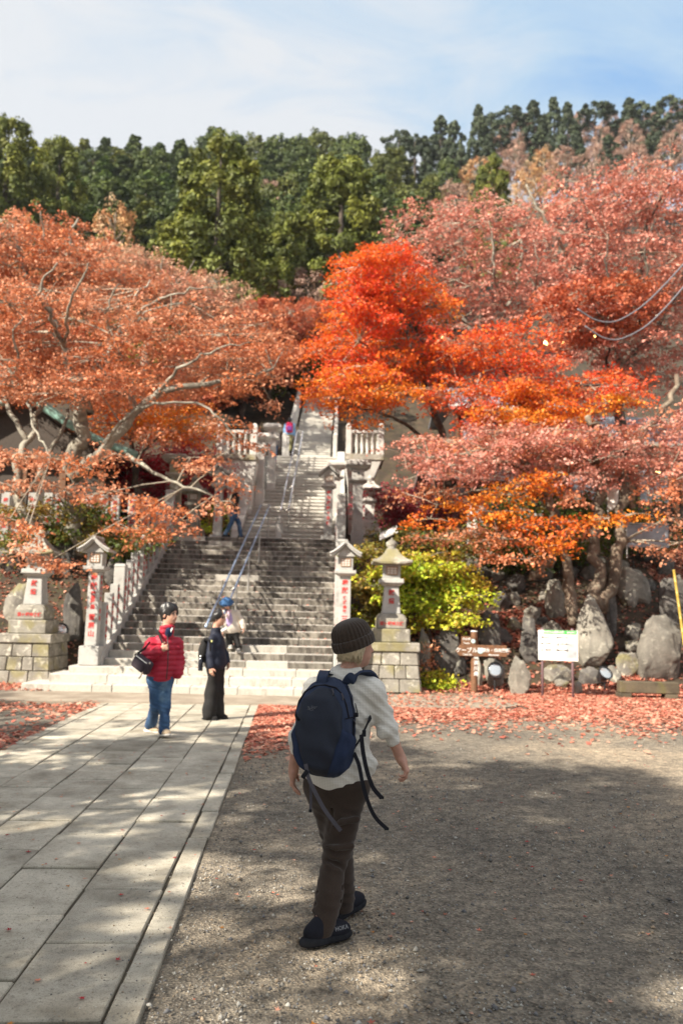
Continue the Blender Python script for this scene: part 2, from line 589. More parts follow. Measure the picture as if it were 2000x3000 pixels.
M['white_paint'] = plain('white_paint', (0.75, 0.74, 0.70), 0.6, var=0.05)
M['black_metal'] = plain('black_metal', (0.02, 0.02, 0.022), 0.45)
M['dark_wood'] = plain('dark_timber', (0.05, 0.035, 0.025), 0.75, var=0.3)
M['earth'] = stone('bank_earth', (0.075, 0.052, 0.033), (0.025, 0.019, 0.014), grain=25, lichen=(0.05, 0.055, 0.02), spots=0.8, bstr=0.9)  # dark soil, with the canopy's shade also put into the colour


def ground_material():
    m, N, L, b = material('gravel_ground')
    v = coords(N, L, per_object=False)
    big = noise(N, L, v, 0.33, 5, 0.6, 0.4)
    rb = ramp(N, [(0.33, (0.125, 0.116, 0.104)), (0.50, (0.205, 0.182, 0.152)), (0.70, (0.375, 0.31, 0.235))])
    L.new(big.outputs['Fac'], rb.inputs['Fac'])
    med = noise(N, L, v, 9.0, 6, 0.7)
    rm = ramp(N, [(0.3, (0.5, 0.5, 0.5)), (0.7, (1.35, 1.33, 1.28))])
    L.new(med.outputs['Fac'], rm.inputs['Fac'])
    c = mixrgb(N, L, 1.0, rb.outputs['Color'], rm.outputs['Color'], 'MULTIPLY').outputs['Color']
    vo = N.new('ShaderNodeTexVoronoi'); vo.inputs['Scale'].default_value = 70.0
    L.new(v, vo.inputs['Vector'])
    rv = ramp(N, [(0.0, (0.42, 0.41, 0.40)), (0.5, (1.0, 1.0, 1.0)), (1.0, (1.8, 1.72, 1.6))])
    L.new(vo.outputs['Color'], rv.inputs['Fac'])
    c = mixrgb(N, L, 0.8, c, rv.outputs['Color'], 'MULTIPLY').outputs['Color']
    L.new(c, b.inputs['Base Color'])
    b.inputs['Roughness'].default_value = 0.95
    b.inputs['Specular IOR Level'].default_value = 0.15
    hm = mixrgb(N, L, 0.45, med.outputs['Fac'], vo.outputs['Distance'])
    bump(N, L, b, hm.outputs['Color'], 0.9, 0.02)
    return m


def slab_material():
    m, N, L, b = material('paving_granite')
    v = coords(N, L)
    oi = N.new('ShaderNodeObjectInfo')
    ro = ramp(N, [(0.0, (0.41, 0.38, 0.32)), (0.5, (0.48, 0.445, 0.375)), (1.0, (0.54, 0.50, 0.42))])
    L.new(oi.outputs['Random'], ro.inputs['Fac'])
    n1 = noise(N, L, v, 3.0, 6, 0.65)
    r1 = ramp(N, [(0.3, (0.62, 0.61, 0.59)), (0.7, (1.15, 1.15, 1.14))])
    L.new(n1.outputs['Fac'], r1.inputs['Fac'])
    c = mixrgb(N, L, 1.0, ro.outputs['Color'], r1.outputs['Color'], 'MULTIPLY').outputs['Color']
    gp = N.new('ShaderNodeNewGeometry')
    nw = noise(N, L, gp.outputs['Position'], 1.3, 6, 0.7, 0.5)
    rw = ramp(N, [(0.32, (0.66, 0.64, 0.60)), (0.52, (1, 1, 1)), (0.72, (1.1, 1.09, 1.06))])
    L.new(nw.outputs['Fac'], rw.inputs['Fac'])
    c = mixrgb(N, L, 1.0, c, rw.outputs['Color'], 'MULTIPLY').outputs['Color']
    n2 = noise(N, L, v, 150.0, 3, 0.75)
    r2 = ramp(N, [(0.32, (0.35, 0.34, 0.33)), (0.46, (1, 1, 1)), (0.75, (1.15, 1.15, 1.12))])
    L.new(n2.outputs['Fac'], r2.inputs['Fac'])
    c = mixrgb(N, L, 0.8, c, r2.outputs['Color'], 'MULTIPLY').outputs['Color']
    n3 = noise(N, L, v, 34.0, 5, 0.75)
    r3 = ramp(N, [(0.55, (0, 0, 0)), (0.68, (0.7, 0.7, 0.7))])
    L.new(n3.outputs['Fac'], r3.inputs['Fac'])
    c = mixrgb(N, L, r3.outputs['Color'], c, (0.12, 0.105, 0.085)).outputs['Color']
    L.new(c, b.inputs['Base Color'])
    b.inputs['Roughness'].default_value = 0.85
    b.inputs['Specular IOR Level'].default_value = 0.25
    bump(N, L, b, n2.outputs['Fac'], 0.5, 0.004)
    return m


M['ground'] = ground_material()
M['slab'] = slab_material()
M['joint'] = stone('joint_soil', (0.10, 0.085, 0.06), (0.045, 0.038, 0.028), grain=120)
M['apron'] = stone('worn_concrete', (0.40, 0.345, 0.275), (0.28, 0.235, 0.18), grain=140, stain=0.4, stain_col=(0.16, 0.12, 0.09), stain_scale=(1, 1, 1))

# ------------------------------------------------------------------ ground and hillside
gx = np.concatenate([np.linspace(-400, -20, 12), np.linspace(-16, -3.9, 24), [-3.46, -3.36, -3.33, -3.28, -2.5, -1.5, -0.66, -0.61, -0.575, -0.5], np.linspace(0.0, 16, 33), np.linspace(20, 400, 12)])
gy = np.concatenate([np.linspace(-300, -10, 12), np.linspace(-6, 20, 53)])
GX, GY = np.meshgrid(gx, gy, indexing='ij')
GZ = 0.012 * np.sin(GX * 1.7 + 0.6 * GY) * np.sin(GY * 1.1)
GZ = np.where((np.abs(GX) < 16) & (GY < 17), GZ, 0) - 0.006
GZ = np.where((GX > -3.35) & (GX < -0.60), -0.03, GZ)
GZ = np.where((GY > 13.5) & (GY < 18), -0.02, GZ)
def grid_faces(a, b):
    i = np.arange(a - 1)[:, None] * b + np.arange(b - 1)[None]
    return np.stack([i, i + b, i + b + 1, i + 1], -1).reshape(-1, 4)
ground = link('ground', np_mesh('ground', np.stack([GX, GY, GZ], -1).reshape(-1, 3), grid_faces(len(gx), len(gy)), M['ground'], smooth=True))
tag(ground, kind='structure')

STO, STA = np.array([-1.62, 15.90]), R(-3.0)             # foot of the stairs and the way they turn
def st(u, v, z=0.0):
    c, s = math.cos(STA), math.sin(STA)
    return np.array([STO[0] + u * c - v * s, STO[1] + u * s + v * c, z])
def to_st(x, y):
    c, s = math.cos(STA), math.sin(STA)
    dx_, dy_ = x - STO[0], y - STO[1]
    return dx_ * c + dy_ * s, -dx_ * s + dy_ * c

V4, GO, RI = 1.10, 0.298, 0.15                            # first tread of flight one, going, rise
V_LAND, Z_LAND = V4 + 21 * GO, 0.60 + 21 * RI
V_F2, N2, R2, G2 = V_LAND + 1.6, 26, 0.16, 0.29
V_L2, Z_L2 = V_F2 + (N2 - 1) * G2, Z_LAND + N2 * R2
V_F3, N3, R3, G3 = V_L2 + 1.5, 36, 0.16, 0.30
Z_L3 = Z_L2 + N3 * R3
def stair_z(v):
    return np.interp(v, [-1, 0, V4, V_LAND, V_F2, V_L2, V_F3, V_F3 + N3 * G3, 60], [0, 0, 0.5, Z_LAND, Z_LAND, Z_L2, Z_L2, Z_L3, Z_L3 + 8])

def terrain(x, y):
    x = np.asarray(x, float); y = np.asarray(y, float)
    left = np.interp(y, [18.2, 18.9, 20.0, 20.6, 25.0, 30, 45, 110, 160, 300], [-0.05, 0.9, 2.2, 3.2, 3.6, 6.2, 13.5, 46, 60, 70])
    right = np.interp(y, [17.5, 18.4, 20.0, 22.0, 23.5, 28.0, 32, 45, 110, 160, 300], [-0.05, 0.35, 1.35, 2.7, 3.9, 4.6, 7.2, 13.5, 46, 70, 84])
    u, v = to_st(x, y)
    a = np.clip((x + 2) / 4.0, 0, 1)
    z = left * (1 - a) + right * a
    z = z + np.clip((x - 8) / 30, 0, 1.2) * np.clip((y - 50) / 60, 0, 2.0) * 9.0
    z = z + np.clip(-(x + 14) / 40, 0, 1) * np.clip((y - 40) / 40, 0, 1) * 4.0
    z = z + np.clip((y - 19) / 8, 0, 1) * 0.35 * (np.sin(x * 0.9 + y * 0.31) + np.sin(y * 0.8 - x * 0.37))
    under = stair_z(v) - 0.7
    side = np.clip((np.abs(u - 0.35) - 2.9) / 0.5, 0, 1)
    z = np.where(v < 32, np.minimum(z, under * (1 - side) + z * side), z)
    return z

hx = np.concatenate([np.linspace(-170, -16, 30), np.linspace(-15.5, 18, 110), np.linspace(19, 190, 32)])
hy = np.concatenate([np.linspace(17.45, 30, 50), np.linspace(30.6, 60, 40), np.linspace(62, 300, 50)])
HX, HY = np.meshgrid(hx, hy, indexing='ij')
HZ = terrain(HX, HY)
HZ[:, 0] = -0.3
hill = link('hillside', np_mesh('hillside', np.stack([HX, HY, HZ], -1).reshape(-1, 3), grid_faces(len(hx), len(hy)), M['earth'], smooth=True))
tag(hill, kind='structure')

# ------------------------------------------------------------------ apron and paved path
mb = MB()
pts = [(-9.5, 14.35), (3.2, 14.35)] + [(3.3 + 0.95 * math.sin(a), 15.3 - 0.95 * math.cos(a)) for a in np.linspace(0.2, math.pi - 0.2, 12)] + [(3.2, 16.25), (-9.5, 16.6)]
mb.loft([[(x, y, z) for x, y in pts] for z in (-0.08, 0.022)])
apron = mb.build('apron', M['apron'])
tag(apron, kind='structure')

mb = MB(); mb.box((-1.965, 8.35, -0.025), (2.74, 14.7, 0.044))
path = mb.build('path', M['joint']); tag(path, kind='structure')
cols = [(-3.345, -3.18), (-3.18, -2.66), (-2.66, -2.18), (-2.18, -1.69), (-1.69, -1.20), (-1.20, -0.735), (-0.735, -0.585)]
PITCH_S = 0.77
y_ref = on_ground(300, 2612)[1]
y_alt = on_ground(80, 2684)[1]
slab_cache = {}
for ci, (x0, x1) in enumerate(cols):
    wdt = x1 - x0 - 0.014
    base_y = y_ref if ci % 2 == 1 else y_alt
    if ci == 6: base_y = on_ground(370, 2888)[1]
    start = base_y - math.ceil((base_y - 1.2) / PITCH_S) * PITCH_S
    y = start
    while y < 15.6:
        y1 = min(y + PITCH_S, 15.62)
        if y1 - y < 0.2: break
        key = (ci, round(y1 - y, 2))
        if key not in slab_cache:
            b_ = MB().box((0, 0, -0.03), (wdt, y1 - y - 0.014, 0.06))
            slab_cache[key] = b_.mesh('slab', M['slab'], bevel=0.006, seg=1)
        o = link('slab', slab_cache[key], path, loc=((x0 + x1) / 2 + rng.normal(0, 0.004), (y + y1) / 2 + rng.normal(0, 0.004), 0.014 + rng.normal(0, 0.003)))
        o.rotation_euler = (rng.normal(0, 0.004), rng.normal(0, 0.004), rng.normal(0, 0.004))
        y = y1

# ------------------------------------------------------------------ stairs
def splits(w, mean, r):
    n = max(2, int(round(w / mean)))
    c = np.linspace(0, w, n + 1)
    c[1:-1] += r.normal(0, mean * 0.13, n - 1)
    return c

stairs = empty('staircase', (*STO, 0), STA, 'broad weathered stone staircase rising from the paved path to the landing', 'staircase')
r_ = np.random.default_rng(3)
steps = [(0.0, 0.165, 0.33, -3.65, 2.78), (0.33, 0.325, 0.36, -3.25, 2.78), (0.68, 0.465, 0.45, -2.98, 2.78)]
lead = [(V4 + k * GO, 0.60 + k * RI, GO + 0.12, -2.38, 2.38) for k in range(22)]
for i, (v, z, dp, u0, u1) in enumerate(steps + lead):
    prev = 0 if i == 0 else (steps + lead)[i - 1][1]
    low = i < 3
    dep = dp + (0.5 if low else 0.10)
    if i == len(steps + lead) - 1: dep = 0.5
    cs = u0 + splits(u1 - u0, 1.15 if low else 0.95, r_)
    for a, b in zip(cs[:-1], cs[1:]):
        h = z - prev + 0.02
        m_ = MB().box((0, 0, -h / 2), (b - a - 0.006, dep, h))
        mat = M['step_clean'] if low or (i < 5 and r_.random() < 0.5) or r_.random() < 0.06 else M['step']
        m_.build('step_block', mat, stairs, bevel=0.012, loc=((a + b) / 2, v + dep / 2 + r_.normal(0, 0.003), z + r_.normal(0, 0.002)))
# solid core below the blocks so no gap shows
mb = MB()
for i, (v, z, dp, u0, u1) in enumerate(steps + lead):
    mb.box(((u0 + u1) / 2, v + 0.2 + (V_LAND + 1.0 - v) / 2, z - 0.24), (u1 - u0 - 0.06, V_LAND + 0.6 - v, 0.16))
mb.build('core', M['step'], stairs)

landing = empty('stair_landing', (*STO, 0), STA, 'wide pale stone landing between the lower and the upper stairs', 'landing')
for (u0, u1, v0, v1) in [(-3.1, -1.0, V_LAND + 0.48, V_F2 + 0.05), (-1.0, 0.9, V_LAND + 0.48, V_F2 + 0.05), (0.9, 3.0, V_LAND + 0.48, V_F2 + 0.05), (-3.1, -0.75, V_F2 + 0.05, V_F2 + 1.2)]:
    MB().box(((u0 + u1) / 2, (v0 + v1) / 2, Z_LAND - 0.2), (u1 - u0 - 0.008, v1 - v0 - 0.008, 0.395)).build('paving_slab', M['step_upper'], landing, bevel=0.01)

def upper_flight(name, label, v0, n, rise, go, z0, u0, u1):
    e = empty(name, (*STO, 0), STA, label, 'staircase')
    me = {}
    for k in range(n):
        for j, (a, b) in enumerate(((u0, u0 + (u1 - u0) * 0.46), (u0 + (u1 - u0) * 0.46, u1)) if k % 2 else ((u0, u0 + (u1 - u0) * 0.62), (u0 + (u1 - u0) * 0.62, u1))):
            j = (j, k % 2)
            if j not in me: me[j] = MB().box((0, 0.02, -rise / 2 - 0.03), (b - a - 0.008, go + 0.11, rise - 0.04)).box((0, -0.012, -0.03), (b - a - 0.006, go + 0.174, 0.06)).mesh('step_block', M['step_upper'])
            link('step_block', me[j], e, loc=((a + b) / 2, v0 + k * go + (go + 0.15) / 2, z0 + (k + 1) * rise))
    mb = MB()
    for k in range(0, n, 2): mb.box(((u0 + u1) / 2, v0 + k * go + 1.2, z0 + k * rise - 0.15), (u1 - u0 - 0.05, 2.2, 0.25))
    mb.build('core', M['step_upper'], e)
    return e
U0, U1 = -0.62, 2.30
upper_flight('staircase', 'narrower pale stone stairs climbing from the landing past the balustrades', V_F2, N2, R2, G2, Z_LAND, U0, U1)
l2 = empty('stair_landing', (*STO, 0), STA, 'small sunlit stone landing high up between two flights', 'landing')
for a, b in ((U0, 0.7), (0.7, U1)):
    MB().box(((a + b) / 2, V_L2 + 0.95, Z_L2 - 0.15), (b - a - 0.006, 1.4, 0.29)).build('paving_slab', M['step_upper'], l2, bevel=0.01)
upper_flight('staircase', 'topmost distant flight of sunlit stone stairs under the orange maple', V_F3, N3, R3, G3, Z_L2, 0.35, 2.0)

# side walls that carry the flights
def side_wall(u, vs, zt, thick, name, label, mat):
    """A wall along the stairs whose top follows zt(v)."""
    e = empty(name, (*STO, 0), STA, label, 'wall')
    for v0, v1 in zip(vs[:-1], vs[1:]):
        m_ = MB()
        pr = []
        for vv in (v0 + 0.004, v1 - 0.004):
            zb = max(-0.3, float(stair_z(vv)) - 2.2)
            pr.append([(u - thick / 2, vv, zb), (u + thick / 2, vv, zb), (u + thick / 2, vv, zt(vv)), (u - thick / 2, vv, zt(vv))])
        m_.loft(pr).build('stone_block', mat, e, bevel=0.008)
    return e
z1 = lambda v: 0.60 + (v - V4) / GO * RI + 0.13
side_wall(-2.50, np.linspace(0.95, V_LAND + 0.3, 9), z1, 0.22, 'stair_kerb', 'sloping stone kerb under the posts left of the lower stairs', M['granite'])
side_wall(2.50, np.linspace(0.95, V_LAND + 0.3, 9), z1, 0.22, 'stair_kerb', 'sloping stone kerb right of the lower stairs behind the tall pillar', M['granite'])
z2 = lambda v: Z_LAND + (v - V_F2) / G2 * R2 + 0.32
side_wall(U0 - 0.16, np.linspace(V_F2 + 0.1, V_L2 + 0.2, 8), z2, 0.30, 'stair_wall', 'white stone side wall left of the upper stairs', M['white_stone'])
side_wall(U1 + 0.16, np.linspace(V_F2 + 0.1, V_L2 + 0.2, 8), z2, 0.30, 'stair_wall', 'white stone side wall right of the upper stairs', M['white_stone'])
# ------------------------------------------------------------------ lettering
def lettering(text, size, parent, loc, mat, rz=0.0, spacing=1.0, name='inscription', vertical=True, bold=0.004, tilt=0.0, align='CENTER'):
    c = bpy.data.curves.new(name, 'FONT')
    c.body = '\n'.join(text) if vertical else text
    c.size = size
    c.space_line = spacing
    c.align_x = align
    c.align_y = 'TOP' if vertical else 'CENTER'
    c.extrude = 0.002
    c.offset = bold
    c.resolution_u = 2
    c.materials.append(mat)
    o = bpy.data.objects.new(name, c)
    COL.objects.link(o)
    o.parent = parent
    o.location = loc
    o.rotation_euler = (math.pi / 2 + tilt, 0, rz)
    return o


M['window'] = plain('paper_pane', (0.72, 0.70, 0.66), 0.5, var=0.04)
M['frame_wood'] = plain('weathered_window_frame', (0.34, 0.20, 0.11), 0.7)

def roof_profile(w, h, t, n=10):
    """Concave gable section: outer line and underside."""
    xs = np.linspace(-1, 1, 2 * n + 1)
    top = [(x * w / 2, h * (1 - abs(x)) ** 1.0 * (0.55 + 0.45 * (1 - abs(x))) + t * 0.9) for x in xs]
    bot = [(x * w / 2 * 0.985, max(0.0, h * (1 - abs(x)) * (0.55 + 0.45 * (1 - abs(x))) - t * 0.2)) for x in xs[::-1]]
    return top, bot

def firebox(parent, z, wd, h, mat, panes=(3, 3)):
    """Lantern chamber with a latticed window in front."""
    f = MB().frustum((0, 0, z), (wd, wd), (wd * 1.03, wd * 1.03), h).build('firebox', mat, parent, bevel=0.006)
    ww, wh, zc = wd * 0.60, h * 0.52, z + h * 0.56
    y = -wd * 0.5
    fr = MB()
    t = wd * 0.05
    for sx in (-1, 1): fr.box((sx * ww / 2, y - 0.012, zc), (t, 0.02, wh + t))
    for sz in (-1, 1): fr.box((0, y - 0.012, zc + sz * wh / 2), (ww - t, 0.018, t))
    for i in range(1, panes[0]): fr.box((-ww / 2 + ww * i / panes[0], y - 0.013, zc), (t * 0.55, 0.012, wh - t))
    for j in range(1, panes[1]): fr.box((0, y - 0.0135, zc - wh / 2 + wh * j / panes[1]), (ww - t, 0.011, t * 0.5))
    wnd = fr.build('window_frame', M['frame_wood'], f)
    me = MB().box((0, 0, 0), (ww / panes[0] - t * 0.6, 0.008, wh / panes[1] - t * 0.6)).mesh('pane', M['window'])
    for i in range(panes[0]):
        for j in range(panes[1]):
            link('pane', me, f, loc=(-ww / 2 + ww * (i + 0.5) / panes[0], y - 0.006, zc - wh / 2 + wh * (j + 0.5) / panes[1]))
    return f

def lamp_pillar(loc, rz, label, k=1.0, texts=(), base_h=0.39, shaft_h=1.525, group=None, mat=None, side_text=None):
    """Slim inscribed pillar that carries a small roofed stone lantern."""
    mat = mat or M['granite']
    e = empty('lantern_pillar', loc, rz, label, 'lantern pillar', group)
    bw, sw = 0.41 * k, 0.235 * k
    MB().box((0, 0, base_h / 2), (bw, bw, base_h)).build('base', mat, e, bevel=0.012)
    sh = MB().frustum((0, 0, base_h), (sw * 1.06, sw * 1.06), (sw, sw), shaft_h).build('shaft', mat, e, bevel=0.008)
    z = base_h + shaft_h
    MB().frustum((0, 0, z), (sw * 1.1, sw * 1.1), (0.43 * k, 0.43 * k), 0.05 * k).frustum((0, 0, z + 0.05 * k), (0.45 * k, 0.45 * k), (0.45 * k, 0.45 * k), 0.07 * k).build('collar', mat, e, bevel=0.006)
    z += 0.12 * k
    firebox(e, z, 0.31 * k, 0.29 * k, mat)
    z += 0.29 * k
    top, bot = roof_profile(0.66 * k, 0.25 * k, 0.045 * k)
    prof = top + bot
    rf = MB().loft([[(x * s, y * k, z + zz * (0.98 if s < 1 else 1)) for x, zz in prof] for y, s in ((-0.30, 0.97), (-0.27, 1.0), (0.27, 1.0), (0.30, 0.97))]).build('roof', mat, e, smooth=True, auto=0.6)
    MB().tube([(0, -0.33 * k, z + 0.30 * k), (0, 0.33 * k, z + 0.30 * k)], 0.045 * k, 10).build('ridge', mat, rf)
    for x in (-1, 1):
        MB().tube([(x * w_ * 0.66 * k / 2, -0.305 * k, z + (0.25 * k * (1 - w_) * (0.55 + 0.45 * (1 - w_))) + 0.05 * k) for w_ in np.linspace(0.02, 0.99, 8)], 0.028 * k, 6).build('gable_edge', mat, rf)
    MB().loft([[(x, -0.20 * k, z + zz) for x, zz in ((-0.2 * k, 0), (0.2 * k, 0), (0, 0.2 * k))], [(x, -0.18 * k, z + zz) for x, zz in ((-0.2 * k, 0), (0.2 * k, 0), (0, 0.2 * k))]]).build('gable', mat, rf)
    for t, s, zt, sp in texts:
        f = 1 + 0.06 * (1 - (zt - base_h) / shaft_h)
        lettering(t, s, sh, (0, -sw * f / 2 - 0.003, zt), M['red_ink'], spacing=sp)
    if side_text:
        for t, s, zt, sp in side_text:
            lettering(t, s, sh, (sw * 1.04 / 2 + 0.003, 0, zt), M['red_ink'], rz=math.pi / 2, spacing=sp)
    return e

def curved_roof(z, w, h, mat, parent, name='roof'):
    """Four-sided concave lantern roof with lifted corners."""
    rings = []
    n = 24
    a = np.arange(n) / n * 2 * math.pi
    sq = 1.0 / np.maximum(np.abs(np.cos(a)), np.abs(np.sin(a)))
    for rr, zz, lift in ((0.80, 0.0, 0.3), (1.0, 0.012, 1.0), (1.0, 0.075 * w, 1.0), (0.78, 0.15 * w, 0.35), (0.55, 0.27 * w, 0.1), (0.36, 0.42 * w, 0), (0.27, 0.52 * w, 0), (0.22, 0.54 * w, 0)):
        rad = w / 2 * rr * sq
        cor = (sq - 1) / 0.4142
        rings.append(np.stack([rad * np.cos(a), rad * np.sin(a), z + zz * h / (0.54 * w) + lift * 0.05 * w * cor ** 2], 1))
    return MB().loft(rings).build(name, mat, parent, smooth=True, auto=0.5)

def block_wall(parent, w0, w1, z0, h, rows, mat, n=3):
    """Plinth of coursed blocks, battered inwards."""
    r = np.random.default_rng(int(w0 * 1000))
    MB().frustum((0, 0, z0), (w0 - 0.06, w0 - 0.06), (w1 - 0.06, w1 - 0.06), h).build('plinth_core', M['joint'], parent)
    for i in range(rows):
        za, zb = z0 + h * i / rows, z0 + h * (i + 1) / rows
        wa = w0 + (w1 - w0) * i / rows; wb = w0 + (w1 - w0) * (i + 1) / rows
        cs = np.linspace(-0.5, 0.5, n + 1 + (i % 2)); cs[1:-1] += r.normal(0, 0.035, len(cs) - 2)
        for side in range(4):
            c, s = math.cos(side * math.pi / 2), math.sin(side * math.pi / 2)
            for a, b in zip(cs[:-1], cs[1:]):
                e0 = 0.008 / w0
                d = r.uniform(0.0, 0.018)
                q = []
                for (zz, ww, dd) in ((za + 0.006, wa, d), (zb - 0.006, wb, d)):
                    yo, yi = -ww / 2 - dd, -ww / 2 + 0.16
                    q.append([((a + e0) * ww, yo, zz), ((b - e0) * ww, yo, zz), ((b - e0) * ww * 0.9, yi, zz), ((a + e0) * ww * 0.9, yi, zz)])
                q = [[(x * c - y * s, x * s + y * c, z) for x, y, z in ring] for ring in q]
                MB().loft(q).build('plinth_block', mat, parent, bevel=0.014)

def stone_lantern(loc, rz, label, k=1.0, plinth=True, texts=True, mat=None, group=None):
    e = empty('stone_lantern', loc, rz, label, 'stone lantern', group)
    mo, mg = mat or M['granite_old'], mat or M['granite']
    z = 0.0
    if plinth:
        block_wall(e, 1.24 * k, 1.08 * k, 0, 0.85 * k, 3, mo)
        z = 0.85 * k
        MB().box((0, 0, z + 0.0925 * k), (1.18 * k, 1.18 * k, 0.185 * k)).build('slab', mo, e, bevel=0.015)
        z += 0.185 * k
    t2 = MB().box((0, 0, z + 0.1425 * k), (0.80 * k, 0.80 * k, 0.285 * k)).build('tier', mo, e, bevel=0.02)
    z += 0.285 * k
    t1 = MB().loft([[(x * s * k / 2, y * s * k / 2, z + zz * k) for x, y in ((-1, -1), (1, -1), (1, 1), (-1, 1))] for s, zz in ((0.64, 0), (0.64, 0.21), (0.56, 0.30), (0.46, 0.325))]).build('pedestal', mo, e, bevel=0.02, seg=2)
    if texts: lettering('葉ヶ崎神之講', 0.085 * k, t1, (0, -0.322 * k, z + 0.11 * k), M['red_ink'], vertical=False, bold=0.002)
    z += 0.325 * k
    sh = MB().frustum((0, 0, z), (0.40 * k, 0.40 * k), (0.31 * k, 0.31 * k), 0.60 * k).build('shaft', mg, e, bevel=0.01)
    if texts: lettering('献燈', 0.13 * k, sh, (0, -0.176 * k, z + 0.52 * k), M['red_ink'], spacing=1.45, tilt=-0.07, bold=0.003)
    z += 0.60 * k
    MB().frustum((0, 0, z), (0.36 * k, 0.36 * k), (0.48 * k, 0.48 * k), 0.06 * k).frustum((0, 0, z + 0.06 * k), (0.53 * k, 0.53 * k), (0.52 * k, 0.52 * k), 0.10 * k).build('collar', mg, e, bevel=0.012)
    z += 0.16 * k
    firebox(e, z, 0.37 * k, 0.31 * k, mg)
    z += 0.31 * k
    curved_roof(z, 0.86 * k, 0.36 * k, mo, e)
    z += 0.36 * k
    MB().lathe([(0.10 * k, -0.03 * k), (0.13 * k, 0.0), (0.08 * k, 0.02 * k), (0.125 * k, 0.07 * k), (0.13 * k, 0.13 * k), (0.07 * k, 0.18 * k), (0.025 * k, 0.21 * k), (0.012 * k, 0.25 * k)], (0, 0, z), 16).build('finial', mo, e, smooth=True)
    return e

def cap_post(loc, rz, label, k=1.0, h=1.7, group=None, mat=None):
    """Square post with a small chamber under a flat moulded cap."""
    mat = mat or M['granite']
    e = empty('capped_post', loc, rz, label, 'stone post', group)
    MB().box((0, 0, 0.35 * k), (0.36 * k, 0.36 * k, 0.70 * k)).build('base', mat, e, bevel=0.012)
    MB().box((0, 0, 0.70 * k + h / 2), (0.29 * k, 0.29 * k, h)).build('shaft', mat, e, bevel=0.01)
    z = 0.70 * k + h
    MB().frustum((0, 0, z), (0.32 * k, 0.32 * k), (0.52 * k, 0.52 * k), 0.06 * k).box((0, 0, z + 0.095 * k), (0.54 * k, 0.54 * k, 0.07 * k)).build('collar', mat, e, bevel=0.008)
    z += 0.13 * k
    c = MB().box((0, 0, z + 0.14 * k), (0.36 * k, 0.36 * k, 0.28 * k)).build('chamber', mat, e, bevel=0.008)
    MB().lathe([(0.035 * k, 0), (0.035 * k, 0.02)], (0, 0, 0), 10).build('opening', M['black_metal'], c, loc=(0, -0.185 * k, z + 0.15 * k)).rotation_euler = (math.pi / 2, 0, 0)
    z += 0.28 * k
    MB().frustum((0, 0, z), (0.50 * k, 0.50 * k), (0.70 * k, 0.70 * k), 0.09 * k).box((0, 0, z + 0.15 * k), (0.74 * k, 0.74 * k, 0.12 * k)).frustum((0, 0, z + 0.21 * k), (0.70 * k, 0.70 * k), (0.52 * k, 0.52 * k), 0.06 * k).build('cap', mat, e, bevel=0.012)
    return e

# ------------------------------------------------------------------ the lanterns and pillars at the foot of the stairs
pl = st(-2.62, 0.98)
lamp_pillar((pl[0], pl[1], 0.465), STA, 'slim inscribed lantern pillar with red characters left of the stairs', texts=[('奉献', 0.150, 1.86, 1.12), ('関東酪農', 0.095, 1.51, 0.98), ('菅原山', 0.135, 1.04, 1.25)], side_text=[('昭和五十年', 0.09, 1.85, 1.25), ('吉日', 0.10, 1.15, 1.5)])
pr = st(2.60, 0.98)
lamp_pillar((pr[0], pr[1], 0.465), STA, 'slim inscribed lantern pillar right of the stairs, half hidden by the knit cap', shaft_h=1.55, texts=[('奉献', 0.135, 1.86, 1.15), ('株式会社', 0.080, 1.52, 1.15), ('三和興業', 0.145, 1.12, 1.15)])
lr = at(1141, 2032, 17.55)
stone_lantern((lr[0], lr[1], 0.0), R(-3), 'big grey stone lantern on a block plinth beside the yellow-green bush')
ll = at(90, 2000, 18.0)
stone_lantern((ll[0], ll[1], 0.0), R(-3), 'big stone lantern on a mossy plinth at the far left under the maple', k=1.02)

# on the landing
p_ = st(2.12, V_LAND + 0.35)
lamp_pillar((p_[0], p_[1], Z_LAND), STA, 'white lantern pillar with red characters standing on the right of the landing', k=0.98, base_h=0.12, shaft_h=1.42, texts=[('奉納関誠十吉講', 0.115, 1.46, 1.32)])
p_ = st(-1.18, V_LAND + 0.55)
lamp_pillar((p_[0], p_[1], Z_LAND), STA, 'lantern pillar on the landing behind the climbing person in jeans', k=0.98, base_h=0.10, shaft_h=1.42, texts=[('奉納伊勢原講', 0.115, 1.40, 1.4)])
p_ = at(1045, 1600, 23.6)
cap_post((p_[0], p_[1], Z_LAND - 0.42), STA, 'tall square stone post with a moulded cap right of the landing', k=1.02, h=1.45)
p_ = at(508, 1600, 23.6)
cap_post((p_[0], p_[1], Z_LAND - 0.42), STA, 'tall square stone post with a moulded cap left of the landing', k=1.02, h=1.45, mat=M['granite_old'])
p_ = at(1081, 1560, 24.8)
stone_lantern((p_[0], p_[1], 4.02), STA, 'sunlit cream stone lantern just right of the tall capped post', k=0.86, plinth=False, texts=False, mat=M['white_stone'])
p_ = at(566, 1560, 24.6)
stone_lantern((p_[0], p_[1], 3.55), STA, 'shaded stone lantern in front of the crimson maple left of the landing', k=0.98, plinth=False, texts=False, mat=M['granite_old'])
# beside the upper flight
for (px, py, Y, h, lab) in [(765, 1330, 27.6, 1.35, 'white capped post standing highest left of the upper stairs'), (797, 1335, 29.0, 1.25, 'white capped post just behind the highest one left of the upper stairs'), (986, 1400, 26.4, 1.0, 'white capped post at the right edge of the upper stairs')]:
    p_ = at(px, py, Y)
    uu, vv = to_st(p_[0], p_[1])
    cap_post((p_[0], p_[1], float(z2(vv)) - 0.35 if px < 900 else float(z2(vv)) - 0.55), STA, lab, k=0.88, h=h, mat=M['white_stone'])

